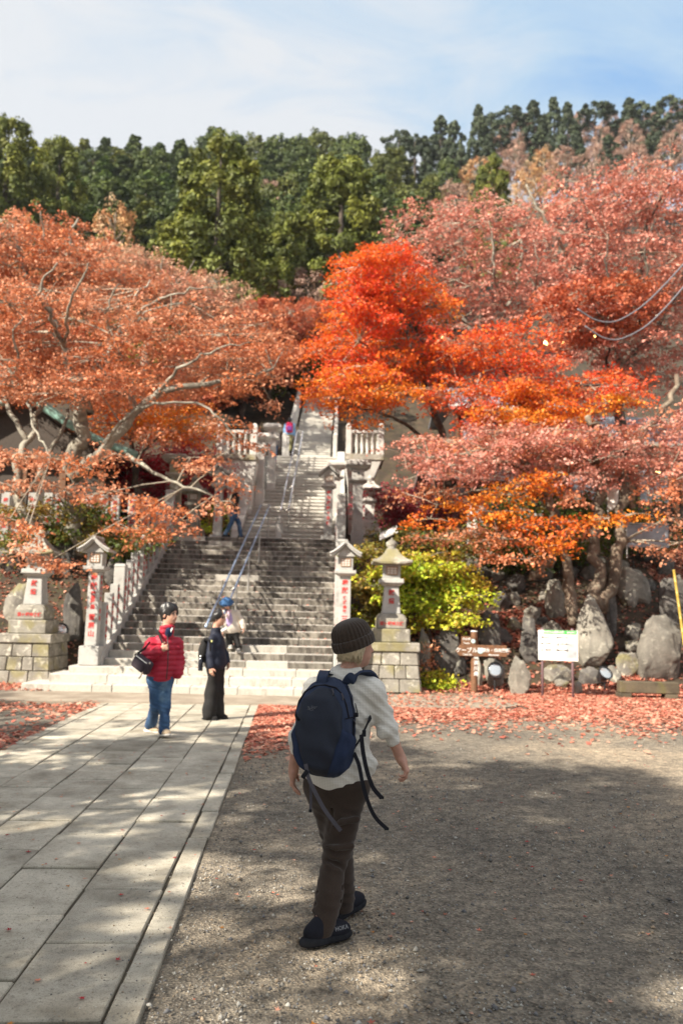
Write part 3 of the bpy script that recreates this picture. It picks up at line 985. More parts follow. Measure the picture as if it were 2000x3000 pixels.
# ------------------------------------------------------------------ stone fences beside the lower stairs
M['red_groove'] = M['red_ink']
def post_mesh(w, h, cap):
    m_ = MB().box((0, 0, h / 2), (w, w * 0.8, h))
    if cap: m_ = MB().box((0, 0, (h - 0.07) / 2), (w, w * 0.9, h - 0.07)).frustum((0, 0, h - 0.07), (w * 1.08, w * 0.98), (w * 0.9, w * 0.8), 0.07)
    return m_
def stair_fence(u, side, label):
    e = empty('stone_fence', (*STO, 0), STA, label, 'fence')
    small = post_mesh(0.175, 1.0, False).mesh('post', M['granite'], bevel=0.012)
    big = post_mesh(0.25, 1.27, True).mesh('post', M['granite'], bevel=0.012)
    tx = None
    vs = np.arange(1.22, V_LAND + 0.2, 0.405)
    for i, v in enumerate(vs):
        b = i % 4 == 3
        zz = float(z1(v)) - 0.03
        o = link('post', big if b else small, e, loc=(u, v, zz))
        o.rotation_euler = (0, 0, rng.normal(0, 0.01))
        c = bpy.data.curves.new('inscription', 'FONT') if tx is None else tx
        if tx is None:
            c.body = '\n'.join('奉納金講中'); c.size = 0.12; c.align_x = 'CENTER'; c.align_y = 'TOP'; c.space_line = 1.25
            c.offset = 0.004; c.extrude = 0.002; c.resolution_u = 2; c.materials.append(M['red_ink']); tx = c
        t = bpy.data.objects.new('inscription', c); COL.objects.link(t); t.parent = o
        t.location = (-side * ((0.125 if b else 0.0875) + 0.003), 0, 0.93)
        t.rotation_euler = (math.pi / 2, 0, -side * math.pi / 2)
    # low bars between the posts
    for hgt in (0.28, 0.62):
        for va, vb in zip(vs[:-1], vs[1:]):
            MB().tube([(u, va, float(z1(va)) + hgt), (u, vb, float(z1(vb)) + hgt)], 0.035, 6).build('bar', M['granite'], e)
    return e
stair_fence(-2.50, -1, 'row of stepped stone fence posts climbing the left side of the lower stairs')
stair_fence(2.50, 1, 'row of stone fence posts on the right side of the lower stairs')

# fence of tall inscribed posts on the terrace at the left
tf = empty('stone_fence', (0, 0, 0), 0, 'terrace fence of tall inscribed stone posts behind the maple trunks at left', 'fence')
pm = MB().box((0, 0, 0.65), (0.22, 0.16, 1.3)).mesh('post', M['granite'], bevel=0.012)
tx = None
for px in np.linspace(18, 420, 11):
    p_ = at(px + rng.normal(0, 4), 1560, 21.2)
    o = link('post', pm, tf, loc=(p_[0], p_[1], 3.30 + rng.normal(0, 0.02)))
    t = lettering('奉納石橋某', 0.13, o, (0, -0.085, 1.15), M['red_ink'], spacing=1.3)
a_, b_ = at(-30, 1560, 21.2), at(440, 1560, 21.2)
for z in (3.62, 4.18):
    MB().tube([(a_[0], 21.2, z), (b_[0], 21.2, z)], 0.035, 6).build('bar', M['granite'], tf)
MB().box(((a_[0] + b_[0]) / 2, 21.2, 3.26), (b_[0] - a_[0], 0.34, 0.14)).build('kerb', M['granite'], tf, bevel=0.01)

# ------------------------------------------------------------------ balustraded terraces beside the upper flight
def terrace(label, u0, u1, v0, v1, z, post_side):
    e = empty('balustrade_terrace', (*STO, 0), STA, label, 'terrace')
    uc, vc, du, dv = (u0 + u1) / 2, (v0 + v1) / 2, u1 - u0, v1 - v0
    MB().frustum((uc - post_side * 0.18, vc, Z_LAND - 0.6), (du * 0.5, dv * 0.8), (du * 0.62, dv * 0.85), z - Z_LAND - 0.35, off=(post_side * 0.04, 0)).frustum((uc - post_side * 0.14, vc, z - 0.95), (du * 0.62, dv * 0.85), (du * 0.94, dv * 0.95), 0.75, off=(post_side * 0.10, 0)).build('pier', M['white_stone'], e, bevel=0.01)
    MB().box((uc, vc, z - 0.10), (du, dv, 0.20)).build('slab', M['granite_old'], e, bevel=0.015)
    bm_ = MB().lathe([(0.055, 0), (0.055, 0.08), (0.04, 0.1), (0.07, 0.35), (0.04, 0.66), (0.055, 0.68), (0.055, 0.74)], n=8).mesh('baluster', M['white_stone'], smooth=True)
    n = 6
    for i in range(n):
        link('baluster', bm_, e, loc=(u0 + 0.2 + (du - 0.4) * i / (n - 1), v0 + 0.14, z))
    for i in range(4):
        link('baluster', bm_, e, loc=(u1 - 0.14 if post_side > 0 else u0 + 0.14, v0 + 0.4 + (dv - 0.7) * i / 3, z))
    MB().box((uc, v0 + 0.14, z + 0.79), (du - 0.1, 0.16, 0.10)).build('rail', M['white_stone'], e, bevel=0.01)
    for uu in (u0 + 0.1, u1 - 0.1):
        MB().box((uu, v0 + 0.14, z + 0.5), (0.19, 0.19, 1.0)).frustum((uu, v0 + 0.14, z + 1.0), (0.19, 0.19), (0.08, 0.08), 0.10).build('post', M['white_stone'], e, bevel=0.01)
    return e
def terr_from_px(pxa, pxb, py, Y):
    a, b = at(pxa, py, Y), at(pxb, py, Y)
    ua, va = to_st(a[0], a[1]); ub, vb = to_st(b[0], b[1])
    return ua, ub, (va + vb) / 2, (a[2] + b[2]) / 2
ua, ub, va, z_ = terr_from_px(632, 752, 1330, 26.6)
terrace('white balustraded terrace on a flared pier left of the upper stairs', ua, ub, va, va + 1.8, z_, -1)
ua, ub, va, z_ = terr_from_px(1012, 1124, 1330, 26.6)
terrace('white balustraded terrace right of the upper stairs above the capped post', ua, ub, va, va + 1.8, z_, 1)

# balustrade posts up the topmost flight
uf = empty('stone_fence', (*STO, 0), STA, 'white post fence climbing the left side of the topmost stairs', 'fence')
wm = MB().box((0, 0, 0.5), (0.17, 0.17, 1.0)).frustum((0, 0, 1.0), (0.2, 0.2), (0.1, 0.1), 0.08).mesh('post', M['white_stone'], bevel=0.01)
for v in np.arange(V_L2 + 0.3, V_F3 + N3 * G3, 0.55): link('post', wm, uf, loc=(0.12, v, float(stair_z(v)) - 0.05))
vs = np.arange(V_L2 + 0.3, V_F3 + N3 * G3, 0.55)
MB().tube([(0.12, v, float(stair_z(v)) + 0.78) for v in vs], 0.05, 6).build('rail', M['white_stone'], uf)
uf2 = empty('stone_fence', (*STO, 0), STA, 'white post fence on the right of the topmost stairs under orange leaves', 'fence')
for v in vs: link('post', wm, uf2, loc=(2.2, v, float(stair_z(v)) - 0.05))
MB().tube([(2.2, v, float(stair_z(v)) + 0.78) for v in vs], 0.05, 6).build('rail', M['white_stone'], uf2)

# ------------------------------------------------------------------ handrails
M['rail_blue'] = plain('blue_steel_rail', (0.24, 0.31, 0.44), 0.3, metal=0.35, var=0.05)
M['steel'] = plain('dull_steel', (0.34, 0.33, 0.31), 0.45, metal=0.6)
M['rail_pale'] = plain('pale_steel_rail', (0.42, 0.44, 0.50), 0.35, metal=0.4, var=0.05)
def handrail(label, u, gap, v0, v1, zf, h, n, mat):
    e = empty('handrail', (*STO, 0), STA, label, 'handrail')
    u_at = u if callable(u) else (lambda v: u)
    vs = np.linspace(v0, v1, 12)
    for s in (-1, 1):
        MB().tube([(u_at(v) + s * gap / 2, v, float(zf(v)) + h) for v in vs], 0.024, 8).build('rail', mat, e, smooth=True)
    MB().tube([(u_at(v1) - gap / 2, v1, float(zf(v1)) + h), (u_at(v1) + gap / 2, v1, float(zf(v1)) + h)], 0.024, 8).build('end_bar', M['steel'], e)
    for v in np.linspace(v0 + 0.3, v1 - 0.15, n):
        z = float(zf(v)); u = u_at(v)
        pst = MB().tube([(u + gap / 2, v, z - 0.05), (u + gap / 2, v, z + h - 0.02)], 0.022, 8).build('post', M['steel'], e)
        MB().tube([(u - gap / 2, v, z + h - 0.05), (u, v, z + h - 0.16), (u + gap / 2, v, z + h - 0.05)], 0.016, 6).build('bracket', M['steel'], pst)
    return e
zf1 = lambda v: 0.60 + (v - V4) / GO * RI
handrail('double blue steel handrail running up the middle of the lower stairs', lambda v: -0.10 + 0.053 * (v - 1.0), 0.26, 0.75, V_LAND + 0.25, zf1, 0.87, 5, M['rail_blue'])
zf2 = lambda v: Z_LAND + (v - V_F2) / G2 * R2 + 0.1
handrail('double steel handrail up the middle of the upper stairs', 0.72, 0.24, V_F2 + 0.2, V_L2 + 0.8, zf2, 0.85, 5, M['rail_pale'])
pp = empty('bollard', tuple(st(0.60, V_F2 - 0.25, Z_LAND)), STA, 'short white stone post at the foot of the upper handrail', 'stone post')
MB().box((0, 0, 0.28), (0.2, 0.2, 0.56)).build('shaft', M['granite'], pp, bevel=0.01)
MB().lathe([(0.11, 0), (0.12, 0.05), (0.07, 0.09), (0.10, 0.14), (0.08, 0.2), (0.02, 0.26)], (0, 0, 0.56), 12).build('finial', M['granite'], pp, smooth=True)
# ------------------------------------------------------------------ vegetation helpers
M['leaf'] = foliage_mat('maple_leaf', 0.30)
M['needle'] = foliage_mat('needle_foliage', 0.15)
M['bark_grey'] = stone('lichened_bark', (0.36, 0.33, 0.27), (0.11, 0.095, 0.075), lichen=(0.46, 0.45, 0.36), spots=0.7, grain=50, bstr=0.8)
M['bark_dark'] = stone('dark_bark', (0.11, 0.085, 0.065), (0.045, 0.036, 0.03), lichen=(0.28, 0.25, 0.18), spots=0.55, grain=50, bstr=0.8)
M['bark_brown'] = stone('brown_bark', (0.22, 0.165, 0.12), (0.09, 0.068, 0.05), lichen=(0.36, 0.33, 0.25), spots=0.5, grain=50, bstr=0.8)
M['twig'] = stone('twig_bark', (0.42, 0.36, 0.28), (0.20, 0.165, 0.125), grain=30)

def unit(a):
    return a / (np.linalg.norm(a, axis=-1, keepdims=True) + 1e-9)

def leaf_arrays(P, Nn, S, C, r, aspect=0.8, fold=0.25):
    """One kite-shaped, slightly folded leaf per point."""
    n = len(P)
    Nn = unit(Nn)
    t = unit(np.cross(Nn, unit(r.normal(size=(n, 3)))))
    b = np.cross(Nn, t)
    S = np.asarray(S)[:, None]
    v = np.empty((n, 4, 3))
    v[:, 0] = P + t * S * 0.62
    v[:, 1] = P + b * S * 0.5 * aspect + Nn * S * fold * 0.5
    v[:, 2] = P - t * S * 0.5
    v[:, 3] = P - b * S * 0.5 * aspect + Nn * S * fold * 0.5
    return v.reshape(-1, 3), np.arange(n * 4).reshape(n, 4), np.repeat(C, 4, 0)

def twig_arrays(A, B, r0, r1, sag=0.0, n=3):
    """A straight or sagging tapered twig for each pair of points (vectorised)."""
    A, B = np.asarray(A, float), np.asarray(B, float)
    m = len(A)
    Mi = (A + B) / 2; Mi[:, 2] += sag
    t = unit(B - A)
    ref = np.where(np.abs(t[:, 2:3]) < 0.9, np.array([[0, 0, 1.0]]), np.array([[1.0, 0, 0]]))
    x = unit(np.cross(t, ref)); y = np.cross(t, x)
    r0 = np.broadcast_to(r0, (m,)); r1 = np.broadcast_to(r1, (m,))
    V = []
    for c, rr in ((A, r0), (Mi, (r0 + r1) / 2), (B, r1)):
        for k in range(n):
            a = 2 * math.pi * k / n
            V.append(c + rr[:, None] * (math.cos(a) * x + math.sin(a) * y))
    V = np.stack(V, 1)                                    # m, 3n, 3
    f = [(i * n + k, i * n + (k + 1) % n, (i + 1) * n + (k + 1) % n, (i + 1) * n + k) for i in range(2) for k in range(n)]
    F = (np.arange(m) * 3 * n)[:, None, None] + np.array(f)[None]
    return V.reshape(-1, 3), F.reshape(-1, 4)

def in_poly(p, poly):
    x, y = p[:, 0], p[:, 1]
    ins = np.zeros(len(p), bool)
    n = len(poly)
    for i in range(n):
        x0, y0 = poly[i]; x1, y1 = poly[(i + 1) % n]
        c = (y0 > y) != (y1 > y)
        ins ^= c & (x < (x1 - x0) * (y - y0) / (y1 - y0 + 1e-9) + x0)
    return ins

def at_many(px, py, Y):
    d = (px[:, None] - 1000) / FPX * c_r - (py[:, None] - 1500) / FPX * c_u + c_f
    t = Y / d[:, 1]
    p = t[:, None] * d
    p[:, 2] += CAM_H
    return p

PAL = {
    'salmon': [(0.62, 0.235, 0.12), (0.70, 0.33, 0.19), (0.56, 0.185, 0.085), (0.66, 0.35, 0.22), (0.48, 0.165, 0.08), (0.66, 0.22, 0.075)],
    'rust': [(0.55, 0.15, 0.07), (0.60, 0.19, 0.075), (0.48, 0.12, 0.06), (0.42, 0.11, 0.06)],
    'pink': [(0.62, 0.26, 0.20), (0.70, 0.38, 0.30), (0.58, 0.21, 0.15), (0.52, 0.20, 0.15), (0.68, 0.28, 0.19)],
    'fire': [(0.80, 0.115, 0.028), (0.84, 0.17, 0.022), (0.74, 0.07, 0.03), (0.82, 0.22, 0.018), (0.78, 0.085, 0.04)],
    'orange': [(0.80, 0.26, 0.02), (0.78, 0.18, 0.02), (0.78, 0.33, 0.03), (0.72, 0.13, 0.025)],
    'crimson': [(0.46, 0.022, 0.045), (0.54, 0.035, 0.06), (0.38, 0.02, 0.038), (0.44, 0.04, 0.05)],
    'wine': [(0.32, 0.04, 0.055), (0.38, 0.055, 0.07), (0.25, 0.035, 0.045)],
    'straw': [(0.60, 0.36, 0.24), (0.64, 0.30, 0.20), (0.55, 0.40, 0.26), (0.62, 0.26, 0.17)],
    'amber': [(0.62, 0.33, 0.08), (0.58, 0.26, 0.08), (0.54, 0.32, 0.12)],
    'lime': [(0.42, 0.52, 0.03), (0.54, 0.60, 0.035), (0.28, 0.42, 0.03), (0.62, 0.56, 0.05), (0.32, 0.46, 0.03), (0.58, 0.32, 0.05)],
    'green': [(0.09, 0.14, 0.02), (0.12, 0.17, 0.025), (0.07, 0.11, 0.016)],
    'olive': [(0.18, 0.18, 0.03), (0.28, 0.23, 0.045), (0.14, 0.14, 0.03), (0.42, 0.24, 0.05)],
}

def pads_in(poly, n, Y0, Y1, w, h, seed, top_light=None):
    """Scatter flat leaf pads over a photo region and a range of depths; sizes in metres."""
    r = np.random.default_rng(seed)
    poly = np.array(poly, float)
    lo, hi = poly.min(0), poly.max(0)
    out = []
    cells = {}
    tries = 0
    while len(out) < n and tries < n * 60:
        tries += 1
        p = lo + r.random(2) * (hi - lo)
        if not in_poly(p[None], poly)[0]: continue
        if any((abs(p[0] - q[0]) < 38 * w and abs(p[1] - q[1]) < 17 * w) for q in out[-400:]) and tries < n * 40: continue
        out.append((p[0], p[1], r.uniform(Y0, Y1), w * r.uniform(0.75, 1.3), h * r.uniform(0.7, 1.4)))
    return out

def maple(name, label, limbs, regions, bark, seed, group=None, leaf=0.074, spray=40, twig_r=0.013, connect=True, base=None, cat='maple tree', droop=0.12, limb_sides=7):
    """limbs: list of (path [(px, py, Y)...], r0, r1); regions: (pads, palette, sprays per pad, sparse)."""
    r = np.random.default_rng(seed)
    limb_pts, limb_rad = [], []
    tr = MB()
    for path_, r0, r1 in limbs:
        P_ = np.array([at(*p) if len(p) == 3 else p[:3] for p in path_])
        # refine and wobble
        t = np.linspace(0, len(P_) - 1, (len(P_) - 1) * 4 + 1)
        Q = np.stack([np.interp(t, np.arange(len(P_)), P_[:, i]) for i in range(3)], 1)
        k = np.array([0.25, 0.5, 0.25])
        for _ in range(2): Q[1:-1] = Q[:-2] * 0.25 + Q[1:-1] * 0.5 + Q[2:] * 0.25
        Q[1:-1] += r.normal(0, r1 * 0.6 + 0.018, Q[1:-1].shape)
        rad = np.linspace(r0, r1, len(Q)) * (1 + r.normal(0, 0.06, len(Q)))
        tr.tube(Q, rad, limb_sides)
        limb_pts.append(Q); limb_rad.append(rad)
    LP = np.concatenate(limb_pts); LR = np.concatenate(limb_rad)
    b0 = base if base is not None else limb_pts[0][0]
    e = empty(name, tuple(b0), 0, label, cat, group)
    off = np.array(b0)
    tA, tB, tr0, tr1 = [], [], [], []
    PP, NN, SS, CC = [], [], [], []
    for pads, pal, nspray, dens in regions:
        cols_ = np.array(PAL[pal])
        for (px, py, Y, w_, h_) in pads:
            c = at(px, py, Y)
            tone = cols_[r.integers(len(cols_))] * r.uniform(0.85, 1.15)
            if connect:
                d = np.linalg.norm(LP - c, axis=1) + 0.6 * np.maximum(0, LP[:, 2] - c[2])
                j = int(np.argmin(d))
                tA.append(LP[j]); tB.append(c); tr0.append(min(LR[j] * 0.6, 0.035 + 0.006 * d[j])); tr1.append(0.012)
            ns = max(3, int(nspray * w_ * w_))
            ang = r.random(ns) * 6.283; q = np.sqrt(r.random(ns))
            sc = np.stack([c[0] + w_ * q * np.cos(ang), c[1] + w_ * q * np.sin(ang), c[2] + r.normal(0, h_ * 0.5, ns) - 0.35 * h_ * q ** 2], 1)
            tA += list(np.repeat(c[None], ns, 0)); tB += list(sc); tr0 += [twig_r] * ns; tr1 += [twig_r * 0.4] * ns
            nl = max(2, int(spray * dens))
            m = ns * nl
            a2 = r.random(m) * 6.283; q2 = np.sqrt(r.random(m)) * r.uniform(0.2, 0.42, ns).repeat(nl)
            S0 = sc.repeat(nl, 0)
            tilt = r.normal(0, 0.25, (ns, 2)).repeat(nl, 0)
            dx_, dy_ = q2 * np.cos(a2), q2 * np.sin(a2)
            P1 = np.stack([S0[:, 0] + dx_, S0[:, 1] + dy_, S0[:, 2] + dx_ * tilt[:, 0] + dy_ * tilt[:, 1] - droop * (q2 / 0.4) ** 2 + r.normal(0, 0.045, m)], 1)
            PP.append(P1)
            nn = np.stack([-tilt[:, 0], -tilt[:, 1], np.ones(m)], 1) + r.normal(0, 0.8, (m, 3))
            NN.append(nn)
            SS.append(leaf * r.uniform(0.6, 1.3, m))
            cc = 0.45 * tone + 0.55 * cols_[r.integers(len(cols_), size=m)]
            CC.append(cc * r.uniform(0.72, 1.25, (m, 1)))
    tr.build('trunk', bark, e, smooth=True, loc=tuple(-off))
    V, F = twig_arrays(np.array(tA), np.array(tB), np.array(tr0), np.array(tr1), 0.03)
    link('branches', np_mesh('branches', V - off, F, M['twig'], smooth=True), e)
    V, F, C = leaf_arrays(np.concatenate(PP), np.concatenate(NN), np.concatenate(SS), np.concatenate(CC), r)
    o = link('crown', np_mesh('crown', V - off, F, M['leaf'], col=C), e)
    return e

# ------------------------------------------------------------------ maples at the left
reg1 = pads_in([(-60, 930), (60, 830), (250, 830), (450, 870), (620, 930), (740, 930), (860, 990), (840, 1050), (720, 1110), (600, 1140), (520, 1160), (300, 1150), (-60, 1160)], 84, 17.6, 22.5, 0.95, 0.20, 11)
low1 = [(450, 1490, 16.6, 0.85, 0.2), (380, 1550, 16.4, 0.75, 0.2), (510, 1540, 16.7, 0.5, 0.15), (330, 1440, 16.9, 0.8, 0.2), (610, 1385, 17.4, 0.5, 0.12), (690, 1420, 17.6, 0.35, 0.08), (630, 1480, 17.2, 0.5, 0.12), (560, 1340, 17.6, 0.5, 0.15),
        (50, 1340, 17.5, 0.7, 0.16), (240, 1370, 17.4, 0.6, 0.14), (340, 1330, 17.2, 0.5, 0.12), (80, 1560, 15.6, 0.5, 0.16), (40, 1620, 15.4, 0.6, 0.18), (150, 1640, 15.6, 0.55, 0.18), (30, 1520, 15.8, 0.5, 0.15), (440, 1270, 18.2, 0.6, 0.15), (640, 1240, 18.5, 0.5, 0.10), (690, 1295, 18.6, 0.42, 0.10), (655, 1330, 18.3, 0.4, 0.10), (720, 1250, 18.8, 0.4, 0.10), (740, 1300, 18.6, 0.35, 0.08), (800, 1190, 19, 0.4, 0.10)]
maple('maple_tree', 'big salmon-leaved maple with pale forking limbs left of the stairs', [
    ([(225, 1640, 20.2), (222, 1525, 20.1), (214, 1324, 19.9), (236, 1279, 19.8), (243, 1212, 19.7), (232, 1159, 19.6)], 0.24, 0.15),
    ([(232, 1159, 19.6), (214, 1114, 19.4), (192, 1025, 19.2), (160, 930, 19.0), (120, 850, 18.9)], 0.13, 0.04),
    ([(236, 1170, 19.6), (262, 1120, 19.7), (300, 1090, 20.0), (330, 1010, 20.3), (380, 953, 20.6), (470, 930, 21.0), (576, 918, 21.4)], 0.10, 0.03),
    ([(330, 1010, 20.3), (372, 940, 20.4), (385, 880, 20.6), (440, 820, 21)], 0.06, 0.02),
    ([(380, 953, 20.5), (440, 900, 20.6), (560, 890, 20.6)], 0.05, 0.02),
    ([(222, 1400, 20.0), (308, 1315, 19.0), (384, 1221, 18.6), (469, 1145, 18.4), (571, 1132, 18.2), (696, 1114, 18.2), (800, 1080, 18.3)], 0.15, 0.03),
    ([(308, 1315, 19.0), (340, 1240, 18.2), (450, 1178, 17.8), (580, 1175, 17.6), (643, 1225, 17.4), (700, 1300, 17.4)], 0.05, 0.012),
    ([(370, 1330, 18.6), (430, 1375, 18.0), (520, 1420, 17.4), (600, 1440, 17.0), (690, 1480, 17.1)], 0.05, 0.014),
    ([(192, 1025, 19.2), (150, 930, 18.0), (110, 860, 17.4), (130, 810, 17.2), (170, 770, 17.1)], 0.05, 0.014),
    ([(192, 1025, 19.2), (200, 920, 17.9), (215, 860, 17.5), (250, 800, 17.3), (262, 770, 17.2)], 0.045, 0.012),
    ([(380, 953, 20.5), (420, 900, 18.6), (480, 870, 18.0), (560, 850, 17.8), (620, 845, 17.8)], 0.045, 0.012),
    ([(330, 1010, 20.3), (310, 930, 18.4), (320, 880, 18.0), (350, 830, 17.9)], 0.04, 0.010),
    ([(469, 1145, 18.4), (520, 1080, 17.8), (590, 1040, 17.5), (680, 1010, 17.5), (760, 1000, 17.6)], 0.045, 0.010),
    ([(40, 1100, 18.6), (60, 1040, 18.0), (30, 980, 17.7), (70, 930, 17.6)], 0.04, 0.012),
    ([(80, 1180, 18.5), (100, 1260, 18.2), (130, 1300, 17.8), (150, 1340, 17.6)], 0.03, 0.014),
], [(reg1, 'salmon', 14, 0.95), (low1, 'salmon', 20, 1.0)], M['bark_grey'], 21)
reg1b = pads_in([(-80, 1000), (100, 930), (260, 1000), (330, 1100), (280, 1150), (120, 1170), (-80, 1150)], 28, 21.5, 24.0, 0.9, 0.2, 13)
maple('maple_tree', 'dark leaning maple with rust leaves at the far left behind the stone lantern', [
    ([(110, 1640, 19.8), (94, 1560, 19.8), (60, 1458, 19.9), (40, 1380, 20.2), (80, 1290, 20.6), (120, 1200, 21.2)], 0.17, 0.06),
    ([(60, 1458, 19.9), (120, 1380, 20.4), (170, 1290, 21.0), (200, 1200, 21.6)], 0.10, 0.04),
    ([(80, 1290, 20.6), (20, 1180, 21.4), (-40, 1080, 22)], 0.08, 0.03),
    ([(120, 1200, 21.2), (150, 1100, 22.0), (130, 1020, 22.6)], 0.06, 0.02),
], [(reg1b, 'rust', 15, 0.9), ([(60, 1330, 19.3, 0.7, 0.2), (160, 1350, 19.4, 0.7, 0.2), (20, 1420, 19.0, 0.6, 0.2), (120, 1420, 19.2, 0.6, 0.2)], 'salmon', 26, 1)], M['bark_grey'], 22)
reg2 = pads_in([(-80, 650), (60, 630), (180, 650), (260, 690), (330, 770), (420, 850), (300, 900), (100, 920), (-80, 920)], 54, 24, 28, 1.05, 0.3, 14)
maple('maple_tree', 'tall pale red maple filling the upper left corner below the cedars', [
    ([(60, 1330, 26), (70, 1150, 26), (90, 980, 26), (110, 860, 26)], 0.22, 0.12),
    ([(110, 860, 26), (180, 780, 26), (210, 700, 26), (230, 640, 26)], 0.10, 0.03),
    ([(110, 860, 26), (60, 760, 26), (40, 660, 26)], 0.10, 0.03),
    ([(150, 815, 26), (110, 760, 25.5), (130, 680, 25.5), (120, 620, 25)], 0.06, 0.02)],
    [(reg2, 'salmon', 11, 0.75)], M['bark_grey'], 23, leaf=0.10)
reg3 = pads_in([(260, 740), (380, 730), (500, 790), (620, 830), (700, 870), (660, 930), (500, 910), (300, 850)], 40, 31, 35, 1.1, 0.35, 15)
maple('maple_tree', 'half bare straw-coloured maple with whitish twigs above the left maple', [
    ([(420, 1250, 33), (430, 1050, 33), (440, 900, 33)], 0.2, 0.11),
    ([(440, 900, 33), (520, 830, 33), (600, 830, 33), (670, 820, 33)], 0.08, 0.02),
    ([(440, 900, 33), (400, 830, 33), (350, 760, 33)], 0.08, 0.02),
    ([(520, 830, 33), (550, 800, 32.5), (570, 760, 32.5)], 0.05, 0.015),
    ([(600, 830, 33), (650, 780, 32.5)], 0.03, 0.012), ([(430, 880, 33), (470, 810, 32.5), (480, 750, 32.5)], 0.05, 0.015)],
    [(reg3, 'straw', 15, 0.55)], M['bark_grey'], 24, leaf=0.10, twig_r=0.014)
reg4 = pads_in([(390, 1350), (450, 1310), (560, 1290), (620, 1310), (610, 1360), (640, 1430), (600, 1490), (520, 1540), (430, 1510), (390, 1420)], 42, 26, 28.5, 0.8, 0.25, 16)
maple('maple_tree', 'crimson maple behind the shaded lantern left of the landing', [([(520, 1620, 27.5), (520, 1480, 27.5), (510, 1360, 27.3)], 0.1, 0.05), ([(520, 1480, 27.5), (580, 1390, 27.3), (610, 1320, 27)], 0.06, 0.02), ([(515, 1420, 27.5), (450, 1360, 27.3)], 0.05, 0.02)], [(reg4, 'crimson', 22, 1.0)], M['bark_dark'], 25)
reg5 = pads_in([(560, 980), (700, 900), (860, 890), (930, 900), (900, 980), (860, 1040), (790, 1100), (680, 1140), (600, 1170), (480, 1190), (430, 1150), (560, 1080)], 80, 39, 46, 1.4, 0.45, 17)
maple('maple_tree', 'dull red maple on the slope left of the topmost stairs', [([(700, 1330, 43), (710, 1180, 43), (740, 1060, 43)], 0.18, 0.09), ([(740, 1060, 43), (850, 950, 43), (900, 880, 43)], 0.07, 0.03), ([(740, 1060, 43), (680, 950, 43)], 0.07, 0.03), ([(710, 1180, 43), (600, 1120, 42)], 0.06, 0.02)], [(reg5, 'rust', 13, 1.0)], M['bark_dark'], 26, leaf=0.12)
reg6 = pads_in([(230, 1140), (420, 1130), (560, 1190), (640, 1230), (560, 1290), (300, 1270)], 36, 24, 26.5, 0.9, 0.25, 18)
maple('maple_tree', 'orange maple glimpsed behind the long limb of the left maple', [([(400, 1480, 25.5), (400, 1340, 25.5), (390, 1240, 25.3)], 0.13, 0.06), ([(400, 1340, 25.5), (500, 1250, 25.3)], 0.05, 0.02)], [(reg6, 'orange', 14, 0.8)], M['bark_dark'], 27)

# ------------------------------------------------------------------ maples at the right
regc = pads_in([(1080, 750), (1150, 710), (1220, 790), (1260, 860), (1290, 930), (1250, 1010), (1290, 1060), (1180, 1130), (1000, 1100), (930, 1060), (950, 970), (1000, 890), (1050, 810)], 60, 21.5, 25.0, 0.72, 0.26, 31)
regc2 = pads_in([(950, 1100), (1050, 1070), (1240, 1110), (1200, 1160), (1100, 1200), (1020, 1215), (950, 1180), (930, 1140)], 26, 20.5, 23.5, 0.7, 0.15, 32)
maple('maple_tree', 'blazing orange-red maple standing right of the topmost stairs', [
    ([(1320, 1480, 24.5), (1300, 1330, 24.3), (1262, 1180, 24), (1230, 1080, 23.7)], 0.17, 0.09),
    ([(1300, 1330, 24.3), (1200, 1250, 23.5), (1130, 1215, 23), (1040, 1190, 22.6)], 0.08, 0.02),
    ([(1230, 1080, 23.7), (1190, 960, 23.5), (1150, 850, 23.4), (1130, 760, 23.3)], 0.08, 0.02),
    ([(1262, 1180, 24), (1150, 1060, 23), (1050, 1000, 22.5)], 0.07, 0.02)],
    [(regc, 'fire', 19, 1.0), (regc[::5], 'orange', 16, 1.0), (regc2, 'orange', 15, 0.95), (regc2[::4], 'fire', 14, 0.9), ([(1010, 1235, 21.5, 0.5, 0.1), (1075, 1245, 21.6, 0.5, 0.1), (1130, 1230, 21.8, 0.5, 0.12)], 'orange', 14, 0.8), (pads_in([(1060, 740), (1150, 700), (1220, 790), (1150, 900), (1000, 960)], 10, 21, 22, 0.8, 0.2, 33), 'fire', 30, 1.1)], M['bark_dark'], 41)
regr3 = pads_in([(1330, 970), (1480, 940), (1560, 970), (1560, 1060), (1700, 1060), (1880, 1130), (1860, 1180), (1700, 1230), (1500, 1270), (1400, 1260), (1300, 1180), (1290, 1100)], 72, 20.5, 23.5, 0.8, 0.2, 34)
maple('maple_tree', 'bright orange and scarlet maple spreading in front of the wooden house', [
    ([(1560, 1560, 22.5), (1560, 1420, 22.4), (1540, 1300, 22.2), (1530, 1200, 22)], 0.16, 0.09),
    ([(1530, 1200, 22), (1480, 1090, 21.8), (1440, 1010, 21.6)], 0.07, 0.02),
    ([(1530, 1200, 22), (1640, 1140, 21.8), (1760, 1120, 21.6), (1850, 1150, 21.5)], 0.07, 0.02),
    ([(1540, 1300, 22.2), (1400, 1200, 21.8), (1340, 1130, 21.6)], 0.06, 0.02)],
    [(regr3, 'fire', 13, 0.9), (regr3[::3], 'salmon', 10, 0.9), (pads_in([(1450, 1120), (1700, 1130), (1850, 1170), (1650, 1250), (1430, 1230)], 16, 20.2, 21.5, 0.7, 0.16, 35), 'orange', 24, 0.9)], M['bark_dark'], 42)
regr1 = pads_in([(1140, 1370), (1250, 1270), (1400, 1280), (1600, 1240), (1800, 1250), (2060, 1200), (2060, 1410), (1850, 1400), (1700, 1420), (1550, 1390), (1400, 1370), (1230, 1410)], 70, 17.8, 21.0, 0.8, 0.26, 36)
